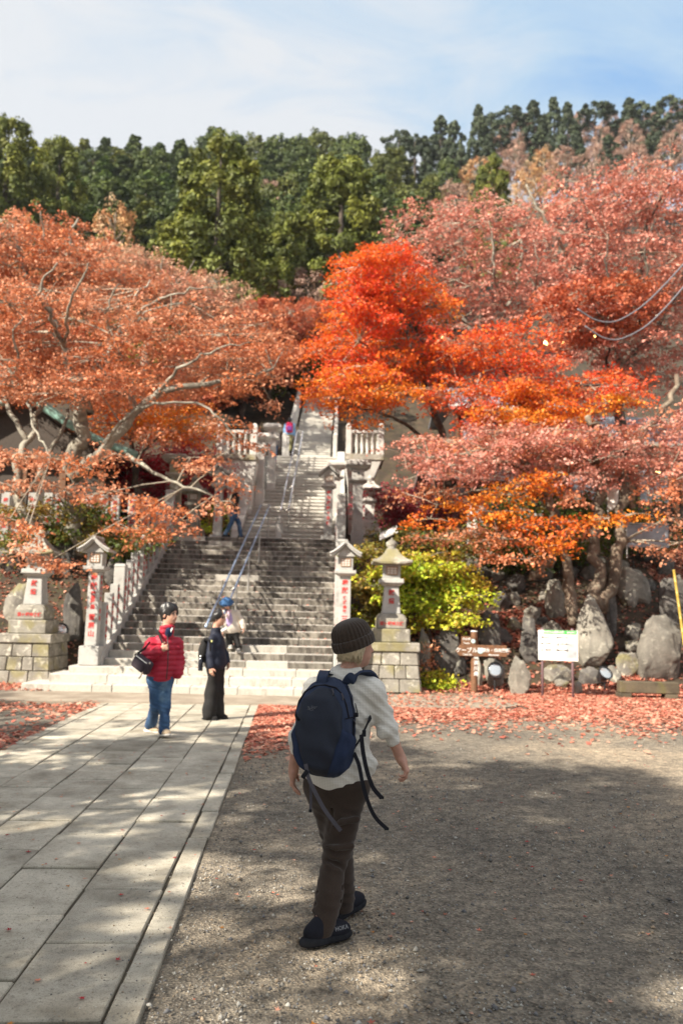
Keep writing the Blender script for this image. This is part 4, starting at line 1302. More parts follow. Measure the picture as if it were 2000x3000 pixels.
lowr = [(1350, 1470, 18.4, 0.8, 0.2), (1260, 1520, 18.6, 0.6, 0.18), (1440, 1500, 18.2, 0.8, 0.2), (1480, 1450, 18.2, 0.7, 0.18), (1560, 1540, 18.0, 0.7, 0.2), (1600, 1580, 17.8, 0.6, 0.2), (1650, 1530, 18.0, 0.6, 0.18), (1640, 1600, 17.8, 0.55, 0.2), (1780, 1520, 18, 0.6, 0.15), (1860, 1505, 18, 0.5, 0.15)]
lows = [(1300, 1440, 18.8, 0.7, 0.18), (1380, 1560, 18.3, 0.75, 0.18), (1270, 1580, 18.5, 0.6, 0.15), (1480, 1580, 18.0, 0.8, 0.2), (1540, 1640, 17.9, 0.6, 0.18), (1440, 1620, 18.1, 0.6, 0.18), (1700, 1460, 18.2, 0.6, 0.18), (1900, 1450, 18.2, 0.7, 0.2), (1960, 1520, 18.2, 0.6, 0.2), (1990, 1590, 18.4, 0.6, 0.2), (1720, 1560, 18.3, 0.5, 0.15), (1930, 1600, 18.5, 0.4, 0.15), (1200, 1450, 19, 0.5, 0.14)]
maple('maple_tree', 'many-stemmed maple with pinkish lower boughs growing out of the rocks at right', [
    ([(1684, 1830, 18.9), (1665, 1746, 19.1), (1660, 1638, 19.2), (1638, 1556, 19.2), (1594, 1448, 19.0), (1560, 1380, 18.9), (1500, 1330, 18.8)], 0.16, 0.06),
    ([(1746, 1790, 19.3), (1746, 1700, 19.4), (1746, 1611, 19.5), (1757, 1475, 19.5), (1762, 1394, 19.5), (1740, 1300, 19.5), (1720, 1220, 19.5)], 0.18, 0.08),
    ([(1760, 1790, 19.3), (1800, 1665, 19.4), (1822, 1556, 19.5), (1811, 1475, 19.7), (1844, 1367, 20.0), (1876, 1258, 20.3), (1952, 1204, 20.6), (1980, 1100, 21)], 0.17, 0.07),
    ([(1640, 1560, 19.2), (1610, 1480, 19.5), (1590, 1400, 19.6), (1600, 1300, 19.8)], 0.10, 0.05),
    ([(1594, 1448, 19.0), (1480, 1430, 18.7), (1380, 1440, 18.5), (1280, 1480, 18.5)], 0.05, 0.015),
    ([(1638, 1556, 19.2), (1560, 1530, 18.6), (1480, 1560, 18.2), (1400, 1590, 18.2)], 0.04, 0.015),
    ([(1811, 1475, 19.7), (1880, 1420, 19.2), (1950, 1400, 18.8)], 0.06, 0.02),
    ([(1650, 1600, 19.2), (1600, 1640, 18.9), (1560, 1700, 19.2)], 0.09, 0.13),
    ([(1560, 1380, 18.9), (1400, 1330, 18.6), (1280, 1330, 18.6), (1190, 1370, 18.8)], 0.05, 0.015)],
    [(regr1, 'pink', 12, 0.9), (regr1[::4], 'salmon', 12, 0.9), (lowr, 'orange', 22, 1.0), (lows, 'salmon', 19, 0.9), ([(1620, 1405, 18.0, 0.7, 0.15), (1560, 1420, 18.1, 0.5, 0.12)], 'orange', 26, 1.0)], M['bark_brown'], 43)
regr4 = pads_in([(1130, 680), (1210, 620), (1350, 580), (1480, 570), (1560, 630), (1640, 740), (1660, 880), (1500, 960), (1330, 960), (1250, 880), (1160, 760)], 74, 26.5, 31.5, 1.05, 0.32, 37)
maple('maple_tree', 'tall thin-leaved pink maple with bare whitish branches behind the orange one', [
    ([(1400, 1300, 28.5), (1410, 1150, 28.5), (1420, 1030, 28.5)], 0.22, 0.13),
    ([(1420, 1030, 28.5), (1330, 900, 28), (1230, 800, 27.8), (1160, 700, 27.6)], 0.10, 0.025),
    ([(1420, 1030, 28.5), (1400, 860, 28.3), (1350, 700, 28), (1330, 580, 28)], 0.10, 0.025),
    ([(1420, 1030, 28.5), (1500, 880, 28.3), (1530, 740, 28), (1500, 600, 28)], 0.11, 0.025),
    ([(1530, 1000, 28.3), (1580, 850, 28), (1600, 700, 28)], 0.08, 0.02),
    ([(1330, 900, 28), (1250, 870, 26.4), (1190, 840, 26.0)], 0.05, 0.015), ([(1680, 790, 27), (1620, 680, 26), (1570, 600, 25.8), (1540, 540, 25.8)], 0.07, 0.03), ([(1420, 980, 28), (1340, 930, 26.2), (1270, 880, 26.0)], 0.06, 0.02), ([(1480, 900, 28), (1440, 800, 26.2), (1450, 720, 26.0), (1430, 650, 25.9)], 0.05, 0.012), ([(1560, 880, 28), (1580, 780, 26.2), (1560, 700, 26)], 0.05, 0.012), ([(1400, 860, 28.3), (1450, 760, 28), (1440, 640, 27.5)], 0.05, 0.015)],
    [(regr4, 'pink', 10, 0.58)], M['bark_grey'], 44, leaf=0.10, twig_r=0.014)
regr5 = pads_in([(1600, 640), (1650, 550), (1760, 490), (1870, 480), (2060, 500), (2060, 1160), (1880, 1110), (1700, 1050), (1640, 950), (1640, 780)], 100, 22.5, 27.5, 1.0, 0.3, 38)
maple('maple_tree', 'tall red maple leaning in at the right edge with dark stems', [
    ([(1830, 1500, 25), (1830, 1300, 25), (1810, 1100, 25), (1800, 960, 25)], 0.2, 0.12),
    ([(1800, 960, 25), (1760, 820, 25), (1720, 680, 25), (1700, 540, 25)], 0.10, 0.025),
    ([(1800, 960, 25), (1870, 800, 25), (1900, 640, 25), (1890, 480, 25)], 0.11, 0.025),
    ([(1810, 1100, 25), (1930, 960, 25), (2010, 800, 25), (2060, 660, 25)], 0.10, 0.03),
    ([(1900, 640, 25), (1960, 540, 22.4)], 0.05, 0.02), ([(1800, 960, 25), (1790, 860, 22.4), (1770, 780, 22.2), (1780, 700, 22.2)], 0.06, 0.015), ([(1870, 960, 24), (1900, 840, 22.3), (1880, 740, 22.2), (1920, 640, 22.2)], 0.06, 0.015), ([(1780, 1080, 24), (1785, 960, 22.2), (1740, 900, 22)], 0.05, 0.015), ([(1760, 820, 25), (1680, 780, 24.5)], 0.05, 0.02)],
    [(regr5, 'pink', 10, 0.75), (pads_in([(1640, 850), (1800, 800), (1950, 900), (1800, 1000), (1650, 980)], 18, 22, 24, 0.9, 0.2, 39), 'rust', 18, 0.9)], M['bark_dark'], 45, leaf=0.10)
reg8 = pads_in([(1080, 1450), (1180, 1420), (1340, 1460), (1330, 1550), (1180, 1560), (1090, 1550)], 26, 24.5, 26.5, 0.7, 0.2, 40)
maple('maple_tree', 'low wine-red maple behind the cream lantern right of the landing', [([(1230, 1640, 25.5), (1225, 1540, 25.5), (1180, 1480, 25.4)], 0.08, 0.03), ([(1225, 1540, 25.5), (1290, 1490, 25.4)], 0.05, 0.02)], [(reg8, 'wine', 22, 1.0), (pads_in([(1420, 1260), (1510, 1250), (1500, 1320), (1430, 1320)], 5, 25, 26, 0.6, 0.15, 51), 'crimson', 20, 1.0)], M['bark_dark'], 46)
# ------------------------------------------------------------------ shrubs
regb = pads_in([(1150, 1670), (1200, 1630), (1290, 1630), (1360, 1700), (1385, 1765), (1300, 1830), (1200, 1820), (1150, 1750)], 30, 18.3, 19.6, 0.6, 0.13, 52)
regb2 = pads_in([(1040, 1600), (1110, 1610), (1160, 1700), (1140, 1840), (1060, 1830), (1030, 1720)], 16, 18.8, 19.8, 0.55, 0.13, 53)
maple('maple_shrub', 'yellow-green layered maple bush glowing beside the right stone lantern', [([(1260, 1890, 19.2), (1250, 1780, 19.1), (1220, 1690, 19.0)], 0.06, 0.03), ([(1250, 1780, 19.1), (1330, 1730, 18.9)], 0.04, 0.02)], [(regb, 'lime', 34, 0.9), (regb2, 'olive', 30, 1.0), (regb2[:8], 'lime', 14, 0.6)], M['bark_dark'], 61, leaf=0.088, cat='bush')
regg = pads_in([(1150, 1560), (1330, 1560), (1420, 1600), (1330, 1640), (1180, 1620)], 16, 20.5, 22, 0.6, 0.2, 54)
maple('evergreen_shrub', 'dark olive shrub on the bank above the yellow-green bush', [([(1290, 1700, 21.4), (1280, 1620, 21.3)], 0.05, 0.02)], [(regg, 'olive', 30, 1.0), (regg[:8], 'green', 20, 1.0)], M['bark_dark'], 62, cat='shrub')
regk = pads_in([(0, 1480), (160, 1450), (330, 1500), (420, 1560), (420, 1640), (200, 1600), (0, 1640)], 30, 19.9, 20.9, 0.6, 0.25, 55)
maple('evergreen_shrub', 'shaded green and brown undergrowth shrub under the left maple', [([(250, 1720, 20.4), (250, 1600, 20.3)], 0.05, 0.02)], [(regk, 'olive', 20, 0.9), (regk[:14], 'green', 20, 0.9)], M['bark_dark'], 63, cat='shrub')
regy = [(640, 1510, 25.6, 0.4, 0.25), (660, 1540, 25.6, 0.35, 0.25), (610, 1540, 25.7, 0.4, 0.25), (650, 1480, 25.7, 0.3, 0.2)]
maple('small_shrub', 'small yellow and amber shrub at the left edge of the landing', [([(640, 1600, 25.8), (640, 1540, 25.7)], 0.03, 0.012)], [(regy, 'lime', 60, 1.0), (regy[:2], 'amber', 40, 1.0)], M['bark_dark'], 64, cat='shrub')
regs = [(1270, 2000, 17.6, 0.22, 0.12), (1290, 1985, 17.6, 0.2, 0.1), (1255, 1965, 17.7, 0.18, 0.12), (1285, 2015, 17.5, 0.2, 0.06), (1240, 2020, 17.6, 0.15, 0.06)]
maple('small_shrub', 'small bright green-yellow plant at the corner of the right lantern plinth', [([(1265, 2040, 17.7), (1262, 1980, 17.7), (1255, 1930, 17.75)], 0.012, 0.006)], [(regs, 'lime', 220, 1.0), ([(1250, 1900, 17.75, 0.12, 0.2), (1245, 1940, 17.7, 0.12, 0.15)], 'salmon', 300, 0.6)], M['bark_dark'], 65, leaf=0.06, cat='plant')

regd = pads_in([(1430, 1480), (1560, 1440), (1740, 1450), (1860, 1500), (1980, 1560), (1990, 1640), (1850, 1640), (1700, 1660), (1520, 1660), (1430, 1600)], 34, 21.4, 22.8, 0.75, 0.35, 57)  # added dark green leaves that stand in for the shaded interior
maple('evergreen_shrub', 'added dark leaf mass standing in for deep shade behind the maple stems at right', [([(1680, 1760, 22.3), (1680, 1640, 22.2), (1690, 1560, 22.1)], 0.06, 0.02), ([(1560, 1760, 22.3), (1560, 1600, 22.2)], 0.05, 0.02), ([(1850, 1740, 22.3), (1850, 1600, 22.2)], 0.05, 0.02)], [(regd, 'green', 22, 1.0), (regd[::3], 'olive', 10, 0.8)], M['bark_dark'], 66, cat='shrub')
# ------------------------------------------------------------------ trees on the mountain
def cedar_arrays(h, rad, n_clump, n_blade, seed, shape, cols, blade=0.34, clump_r=0.5, droop=0.25):
    """Crown of needle tufts on a tapering or rounded body; returns leaf arrays."""
    r = np.random.default_rng(seed)
    t = r.random(n_clump) ** 0.85
    z0 = 0.10 if shape != 'pine' else 0.35
    prof = {'cone': (1 - t) ** 0.75 * (0.35 + 0.65 * np.minimum(1, t * 6 + 0.3)), 'round': np.sqrt(np.clip(1 - (1.12 * t - 0.22) ** 2 * 1.15, 0.04, 1)) * (1 - 0.25 * t), 'pine': np.sqrt(np.clip(1 - (2 * t - 0.9) ** 2, 0.05, 1))}[shape]
    a = r.random(n_clump) * 6.283
    # boughs: lumps in direction
    lump = 1 + 0.16 * np.sin(3 * a + 5 * t * 3) + 0.12 * np.sin(7 * a - 13 * t)
    q = rad * prof * lump * r.uniform(0.55, 1.0, n_clump) ** 0.6
    C = np.stack([q * np.cos(a), q * np.sin(a), h * (z0 + (1 - z0) * t) - droop * q * 0.5], 1)
    C = C + r.normal(0, 0.12, C.shape)
    outd = unit(np.stack([np.cos(a), np.sin(a), 0.55 + 0.6 * t], 1))
    m = n_clump * n_blade
    D = unit(r.normal(size=(m, 3)) + 0.9 * outd.repeat(n_blade, 0))
    cr_ = clump_r * r.uniform(0.55, 1.25, n_clump) * (1 - (0.62 if shape == 'cone' else 0.3) * t)
    P = C.repeat(n_blade, 0) + D * (cr_.repeat(n_blade) * r.uniform(0.25, 1.0, m))[:, None]
    nrm = unit(D + 0.75 * unit(r.normal(size=(m, 3))))
    cols = np.array(cols)
    tone = cols[r.integers(len(cols), size=n_clump)] * r.uniform(0.75, 1.25, (n_clump, 1))
    cc = tone.repeat(n_blade, 0) * r.uniform(0.75, 1.3, (m, 1))
    return leaf_arrays(P, nrm, blade * r.uniform(0.7, 1.4, m), cc, r, aspect=0.55, fold=0.2)

GREEN = {'sugi': [(0.068, 0.095, 0.024), (0.088, 0.115, 0.026), (0.056, 0.082, 0.024)],
         'olive': [(0.10, 0.115, 0.02), (0.125, 0.135, 0.022), (0.08, 0.098, 0.02)],
         'sunny': [(0.125, 0.145, 0.02), (0.16, 0.17, 0.022), (0.095, 0.115, 0.02)],
         'blue': [(0.058, 0.080, 0.044), (0.072, 0.092, 0.046), (0.05, 0.070, 0.040)],
         'fresh': [(0.075, 0.12, 0.022), (0.095, 0.14, 0.025), (0.06, 0.10, 0.02)],
         'bare': [(0.40, 0.26, 0.20), (0.46, 0.30, 0.23), (0.34, 0.22, 0.17), (0.44, 0.24, 0.18)],
         'tan': [(0.52, 0.31, 0.14), (0.48, 0.24, 0.11), (0.54, 0.36, 0.20)]}

PROTO = {}
def proto(key, h, rad, nc, nb, shape, pal, blade, clump, trunk_r=0.3):
    V, F, C = cedar_arrays(h, rad, nc, nb, len(PROTO) + 100, shape, GREEN[pal], blade, clump)
    crown = np_mesh('crown', V, F, M['needle'] if pal not in ('bare', 'tan') else M['leaf'], col=C)
    tk = MB().tube([(0, 0, -3.0), (0.05, 0, h * 0.4), (0, 0.05, h * 0.8), (0, 0, h * 0.97)], [trunk_r, trunk_r * 0.8, trunk_r * 0.4, 0.04], 7)
    rr = np.random.default_rng(5 + len(PROTO))
    for k in range(16 if pal not in ('bare', 'tan') else 34):
        z = h * rr.uniform(0.25, 0.9); a = rr.random() * 6.28; q = rad * (1.1 - z / h) * 0.8
        tk.tube([(0, 0, z), (q * 0.5 * math.cos(a), q * 0.5 * math.sin(a), z + 0.25 * q), (q * math.cos(a), q * math.sin(a), z + (0.1 if pal not in ('bare', 'tan') else 0.9) * q)], [0.07, 0.045, 0.02], 4)
    trunk = tk.mesh('trunk', M['bark_dark'] if pal not in ('bare', 'tan') else M['twig'], smooth=True)
    PROTO[key] = (h, rad, crown, trunk)
proto('cone_a', 15, 3.0, 150, 74, 'cone', 'sugi', 0.36, 0.95)
proto('cone_b', 15, 3.3, 160, 74, 'cone', 'olive', 0.36, 1.0)
proto('cone_c', 15, 2.8, 150, 74, 'cone', 'fresh', 0.36, 0.9)
proto('round_a', 13, 3.7, 150, 84, 'round', 'sugi', 0.36, 1.1)
proto('round_b', 13, 3.9, 150, 84, 'round', 'olive', 0.36, 1.1)
proto('pine_a', 14, 3.6, 75, 84, 'pine', 'blue', 0.42, 1.05)
proto('pine_b', 14, 3.9, 120, 80, 'cone', 'blue', 0.42, 1.15)
proto('bare_a', 11, 3.6, 110, 40, 'round', 'bare', 0.24, 1.0, 0.2)
proto('bare_b', 11, 3.9, 110, 40, 'round', 'tan', 0.24, 1.0, 0.2)
proto('near_olive', 14, 3.5, 230, 170, 'round', 'sunny', 0.20, 0.80)
proto('near_fresh', 14, 3.1, 240, 170, 'round', 'sunny', 0.20, 0.78)

NEAR = [(p[0], p[1]) for p in ()]
def hill_tree(key, name, label, px, py_top, Y, width_px=None, group='trees on the mountain', cat='tree', h=None):
    """Plant a tree whose tip is seen at (px, py_top) at depth Y."""
    p = at(px, py_top, Y)
    zg = float(terrain(p[0], p[1]))
    H0, R0, crown, trunk = PROTO[key]
    ht = h or max(6.0, p[2] - zg)
    zb = p[2] - ht
    e = empty(name, (p[0], p[1], zb), rng.random() * 6.28, label, cat, group)
    sx = (width_px * Y / FPX / 2 / R0) if width_px else ht / H0 * rng.uniform(0.85, 1.15)
    e.scale = (sx, sx, ht / H0)
    link('crown', crown, e); link('trunk', trunk, e)
    return e

hill_tree('near_olive', 'cedar_tree', 'large round-headed olive cedar in the middle above the stairs', 650, 430, 46, 420, cat='cedar', group='cedars above the stairs', h=17)
hill_tree('near_fresh', 'cedar_tree', 'tall sunlit cedar just right of the round-headed one', 1000, 490, 50, 380, cat='cedar', group='cedars above the stairs', h=18)
hill_tree('near_fresh', 'cedar_tree', 'dark cedar low between the two big cedars', 850, 640, 54, 230, cat='cedar', group='cedars above the stairs', h=13)
hill_tree('near_olive', 'cedar_tree', 'small olive cedar peeping over the pink maple at right', 1440, 470, 60, 170, cat='cedar', group='cedars above the stairs', h=12)
hill_tree('near_olive', 'cedar_tree', 'dark cedar at the far left edge below the skyline', 30, 370, 58, 330, cat='cedar', group='cedars above the stairs', h=20)
hill_tree('near_fresh', 'cedar_tree', 'cedar with a fuzzy tip beside the far left cedar', 180, 420, 64, 200, cat='cedar', group='cedars above the stairs', h=17)

LOOK = {'cone_a': 'pointed dark green cedar', 'cone_b': 'pointed olive cedar', 'cone_c': 'pointed fresh green cedar', 'round_a': 'round dark green cedar', 'round_b': 'round olive cedar', 'pine_a': 'ragged dark fir', 'pine_b': 'full dark fir', 'bare_a': 'leafless brownish-pink tree', 'bare_b': 'amber-tinged thin tree'}
ORD = ['first', 'second', 'third', 'fourth', 'fifth', 'sixth', 'seventh', 'eighth', 'ninth', 'tenth', 'eleventh', 'twelfth', 'thirteenth', 'fourteenth', 'fifteenth', 'sixteenth', 'seventeenth', 'eighteenth', 'nineteenth', 'twentieth', 'twenty-first', 'twenty-second', 'twenty-third', 'twenty-fourth', 'twenty-fifth', 'twenty-sixth', 'twenty-seventh']
def wood_row(items, where, group):
    """items: (px, py, Y, key, width, height); labelled from left to right."""
    for i, (px, py, Y, k, w_, h) in enumerate(sorted(items)):
        kind = 'fir' if 'pine' in k else 'tree' if 'bare' in k else 'cedar'
        hill_tree(k, {'fir': 'fir_tree', 'tree': 'bare_tree', 'cedar': 'cedar_tree'}[kind], f'{LOOK[k]}, {ORD[i]} from the left {where}', px, py, Y, group=group, cat=kind, width_px=w_, h=h)
# skyline, left to middle
sky_l = [(90, 445, 112), (150, 432, 118), (250, 412, 108), (310, 412, 110), (395, 405, 112), (350, 440, 104), (470, 428, 100), (530, 420, 98), (625, 398, 118), (690, 405, 112), (760, 412, 108), (820, 422, 104), (880, 420, 108), (945, 400, 116), (1000, 425, 108), (1045, 412, 100), (570, 440, 104), (220, 440, 104)]
wood_row([(px, py, Y, (['cone_a', 'cone_a', 'cone_b', 'cone_a', 'cone_a', 'cone_b'][i % 6] if px < 560 else ['round_a', 'round_b', 'round_a'][i % 3]), rng.uniform(150, 190), rng.uniform(13, 17)) for i, (px, py, Y) in enumerate(sky_l)], 'along the skyline', 'cedars along the skyline')
for row, (Y, y0, n) in enumerate([(100, 452, 13), (93, 478, 13), (86, 505, 12), (79, 535, 12), (72, 570, 11), (66, 606, 11), (60, 645, 10), (55, 690, 9)]):
    it = []
    for j in range(n):
        px = -50 + (j + 0.5 * (row % 2) + rng.normal(0, 0.2)) * (1300 / n)
        if px > 1150 and row < 3: continue
        k = ['cone_c', 'cone_a', 'cone_b', 'round_a', 'cone_c', 'round_a'][rng.integers(6)] if px < 560 else ['round_b', 'round_a', 'round_a', 'cone_a', 'round_b'][rng.integers(5)]
        it.append((px, y0 + rng.normal(0, 14), Y * rng.uniform(0.98, 1.02), k, rng.uniform(165, 225) * 86 / Y, rng.uniform(9, 12.5)))
    wood_row(it, f'in the {ORD[row + 1]} row below the skyline', f'cedars in the {ORD[row + 1]} row of the wood')
# right-hand ridge: dark firs and leafless crowns
ridge = [(1170, 385, 120, 'pine_a', 12), (1215, 400, 118, 'pine_a', 11), (1290, 345, 122, 'pine_b', 16), (1330, 360, 116, 'pine_b', 15), (1400, 312, 124, 'pine_b', 17), (1440, 340, 118, 'pine_a', 14), (1490, 318, 128, 'pine_a', 13), (1560, 300, 126, 'pine_b', 14), (1620, 290, 126, 'pine_b', 17), (1660, 305, 120, 'pine_b', 16), (1740, 310, 128, 'pine_a', 12), (1840, 292, 132, 'pine_b', 14), (1880, 310, 130, 'pine_a', 14), (1960, 292, 140, 'pine_a', 14), (1350, 430, 104, 'pine_b', 14), (1430, 400, 110, 'pine_b', 14), (1690, 390, 110, 'pine_b', 12), (1250, 440, 100, 'pine_b', 14), (1310, 480, 96, 'round_a', 13), (1260, 520, 90, 'round_b', 13), (1780, 400, 110, 'pine_b', 10), (1930, 390, 118, 'pine_a', 12), (1580, 380, 112, 'pine_b', 13)]
wood_row([(px, py, Y, k, rng.uniform(110, 150), h * 0.85) for px, py, Y, k, h in ridge], 'on the right-hand ridge', 'evergreens on the right-hand ridge')
bares = [(1480, 370, 120), (1535, 345, 128), (1700, 330, 130), (1790, 335, 130), (1900, 340, 132), (1985, 300, 140), (1840, 360, 122), (1760, 370, 118), (1510, 420, 110), (1590, 440, 104), (1650, 440, 102), (1740, 430, 106), (1860, 430, 106), (1960, 400, 112), (2010, 360, 120), (1400, 470, 96), (1470, 480, 92), (1550, 490, 88), (1330, 540, 84), (1240, 590, 80), (790, 540, 84), (830, 590, 74), (770, 660, 66), (850, 650, 64), (1180, 640, 70), (1120, 620, 74)]
wood_row([(px, py, Y, 'bare_b' if i in (9, 15, 17) else 'bare_a', rng.uniform(130, 180) * 100 / Y, rng.uniform(8, 11)) for i, (px, py, Y) in enumerate(bares)], 'among the thin trees of the mountainside', 'leafless trees on the mountainside')
# amber tree behind the left maple and reddish scrub above the stairs
hill_tree('bare_b', 'amber_tree', 'amber-leaved tree between the left maple and the cedars', 340, 610, 40, 240, cat='tree', group='amber trees', h=8)
for i, (px, py, Y, w_) in enumerate([(900, 800, 48, 260), (800, 830, 46, 240), (980, 830, 47, 220)]):
    hill_tree('bare_a', 'bare_tree', ['middle', 'leftmost', 'rightmost'][i] + ' of three greyish leafless trees above the top of the stairs', px, py, Y, w_, cat='tree', group='leafless trees above the stairs', h=6)

# trees outside the picture, left of and behind the viewer, whose shade falls across the foreground
def shade_tree(x, y, h, rad, seed, label):
    r = np.random.default_rng(seed)
    e = empty('shade_tree', (x, y, 0), 0, label, 'tree', 'shade trees behind the viewer')
    tk = MB().tube([(0, 0, -0.1), (0.1, 0, h * 0.35), (0, 0.1, h * 0.7), (0, 0, h * 0.95)], [0.32, 0.26, 0.16, 0.04], 8)
    P, NN, S, C = [], [], [], []
    for k in range(22):
        z = h * r.uniform(0.35, 0.95); a = r.random() * 6.28
        q = rad * math.sqrt(max(0.05, 1 - ((z / h - 0.62) / 0.42) ** 2)) * r.uniform(0.75, 1.05)
        c = np.array([q * math.cos(a), q * math.sin(a), z])
        tk.tube([(0, 0, z - 0.2 * q), tuple(c * np.array([0.5, 0.5, 1]) + np.array([0, 0, -0.05 * q])), tuple(c)], [0.10, 0.06, 0.02], 5)
        for s in range(12):
            f = r.uniform(0.35, 1.12)
            p0 = np.array([c[0] * f, c[1] * f, c[2] + r.normal(0, 0.3)]) + r.normal(0, 0.42, 3) * np.array([1, 1, 0.4])
            m = 42
            P.append(p0 + r.normal(0, 0.26, (m, 3)) * np.array([1, 1, 0.35])); NN.append(r.normal(0, 0.6, (m, 3)) + np.array([0, 0, 1])); S.append(0.20 * r.uniform(0.6, 1.3, m)); C.append(np.array(PAL['green'])[r.integers(3, size=m)] * r.uniform(0.7, 1.3, (m, 1)))
    tk.build('trunk', M['bark_dark'], e, smooth=True)
    V, F, CC = leaf_arrays(np.concatenate(P), np.concatenate(NN), np.concatenate(S), np.concatenate(C), r)
    link('crown', np_mesh('crown', V, F, M['leaf'], col=CC), e)
shade_tree(-11.2, -1.9, 12.4, 4.8, 71, 'broad green tree left of and behind the viewer')
shade_tree(-7.6, -4.6, 12.4, 5.2, 72, 'second broad green tree farther behind the viewer')
shade_tree(-2.6, -6.6, 12.0, 5.0, 73, 'green tree straight behind the viewer')
shade_tree(-18.0, 3.0, 12.5, 4.6, 74, 'green tree far out to the left of the path')
shade_tree(-9.4, 1.6, 9.0, 3.4, 75, 'lower green tree beside the path left of the viewer')
# ------------------------------------------------------------------ rocks
def on_terrain(px, py, y0=17.0, y1=40.0):
    ys = np.linspace(y0, y1, 1200)
    d = (px - 1000) / FPX * c_r - (py - 1500) / FPX * c_u + c_f
    x = ys / d[1] * d[0]; z = CAM_H + ys / d[1] * d[2]
    tz = np.maximum(terrain(x, ys), 0.0)
    k = np.argmax(z <= tz) if (z <= tz).any() else len(ys) - 1
    return np.array([x[k], ys[k], tz[k]])

def rock_mesh(size, seed, kind='boulder', mat=None, taper=0.0, sub=4, rough=0.10):
    r = np.random.default_rng(seed)
    bm = bmesh.new(); bmesh.ops.create_icosphere(bm, subdivisions=sub + 1, radius=1.0)
    V = np.array([v.co[:] for v in bm.verts])
    if kind == 'boulder': V = np.sign(V) * np.abs(V) ** 0.8
    if kind == 'slab': V = np.sign(V) * np.abs(V) ** 0.55
    elif kind == 'block': V = np.sign(V) * np.abs(V) ** 0.45
    for _ in range(20):
        n = unit(r.normal(size=3)); d = r.uniform(0.52, 0.86) if kind == 'boulder' else r.uniform(0.74, 1.0)
        s = V @ n
        V = V - np.where(s > d, s - d, 0)[:, None] * n * 0.96
    V = V * (1 + rough * vnoise(V, 3.0, seed)[:, None] + rough * 0.6 * vnoise(V, 8.0, seed + 1)[:, None] + rough * 0.42 * np.abs(vnoise(V, 17.0, seed + 2))[:, None] + rough * 0.22 * vnoise(V, 38.0, seed + 3)[:, None])
    V = V / np.abs(V).max(0)
    if taper:
        f = 1 - taper * np.clip((V[:, 2] + 0.3) / 1.3, 0, 1)
        V[:, :2] *= f[:, None]
    V = V * np.array(size) / 2
    V[:, 2] -= V[:, 2].min()
    for v, p in zip(bm.verts, V): v.co = p
    me = bpy.data.meshes.new('rock'); bm.to_mesh(me); bm.free()
    me.polygons.foreach_set('use_smooth', np.ones(len(me.polygons), bool))
    me.materials.append(mat or M['rock'])
    return me

def rock(label, px0, px1, py0, py1, seed, kind='boulder', mat=None, taper=0.0, depth=0.8, Y=None, name='boulder', lean=0.0, cat='rock', group=None, sink=0.08):
    """Rock seen between px0..px1 and py0..py1, standing on the bank."""
    p = on_terrain((px0 + px1) / 2, py1) if Y is None else at((px0 + px1) / 2, py1, Y)
    k = p[1] / FPX
    sx, sz = (px1 - px0) * k, (py1 - py0) * k
    o = link(name, rock_mesh((sx, max(0.2, sx * depth), sz * (1 + sink)), seed, kind, mat, taper), None, loc=(p[0], p[1] + sx * depth * 0.25, p[2] - sz * sink), rz=random.uniform(-0.2, 0.2))
    o.rotation_euler[1] = lean
    return tag(o, label, cat, group)

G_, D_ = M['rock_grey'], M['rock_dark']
M['rock_mid'] = stone('brownish_rock', (0.19, 0.175, 0.15), (0.09, 0.082, 0.07), lichen=(0.30, 0.28, 0.23), spots=0.5, grain=45, bstr=0.7)
rock('tall grey teardrop boulder right of the white notice board', 1672, 1808, 1728, 1965, 1, 'boulder', G_, 0.62, 0.55)
rock('big dark rounded boulder at the right edge above the timber beam', 1872, 2030, 1790, 1995, 2, 'block', M['rock_mid'], 0.2, 0.5)
rock('angular lit boulder upper right beside the maple stems', 1800, 1918, 1652, 1765, 3, 'block', G_, 0.2, 0.6)
rock('tall lichen-spotted standing stone left of the maple stems', 1590, 1662, 1688, 1815, 4, 'slab', G_, 0.3, 0.5)
rock('dark pointed slab behind the notice board', 1518, 1584, 1808, 1945, 5, 'slab', D_, 0.4, 0.4)
rock('knobbly pale rock perched above the dark pointed slab', 1528, 1590, 1768, 1835, 6, 'boulder', M['rock'], 0.0, 0.7)
rock('wide pale boulder above the yellow-green bush', 1332, 1460, 1600, 1675, 7, 'boulder', M['rock'], 0.0, 0.7)
rock('small whitish rock below the wide pale boulder', 1438, 1482, 1668, 1705, 8, 'boulder', M['rock'])
rock('broad dark standing slab behind the signpost', 1398, 1470, 1780, 1920, 9, 'slab', D_, 0.15, 0.35)
rock('dark standing slab between lantern and signpost', 1262, 1350, 1830, 1985, 10, 'slab', D_, 0.1, 0.35)
rock('pale spotted upright stone next to the lantern plinth', 1216, 1262, 1838, 2005, 11, 'slab', M['rock'], 0.1, 0.6)
rock('squat pale standing stone behind the floodlight', 1416, 1482, 1930, 2018, 12, 'block', G_, 0.05, 0.35)
rock('square pale standing stone right of the floodlight', 1488, 1558, 1922, 2038, 13, 'block', G_, 0.05, 0.4)
rock('narrow pale stone right behind the signpost', 1394, 1414, 1925, 2015, 14, 'slab', G_, 0.05, 0.8)
rock('low tan rock below the notice board', 1588, 1682, 1942, 2000, 15, 'boulder', M['rock'], 0.0, 0.5)
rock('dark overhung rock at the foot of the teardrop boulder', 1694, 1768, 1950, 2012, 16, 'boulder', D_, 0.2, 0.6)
rock('blocky grey rock right of the teardrop boulder', 1806, 1884, 1905, 1985, 17, 'block', M['rock'], 0.1, 0.6)
rock('small mossy rock between teardrop and blocky rock', 1782, 1826, 1945, 2005, 18, 'boulder', M['rock'])
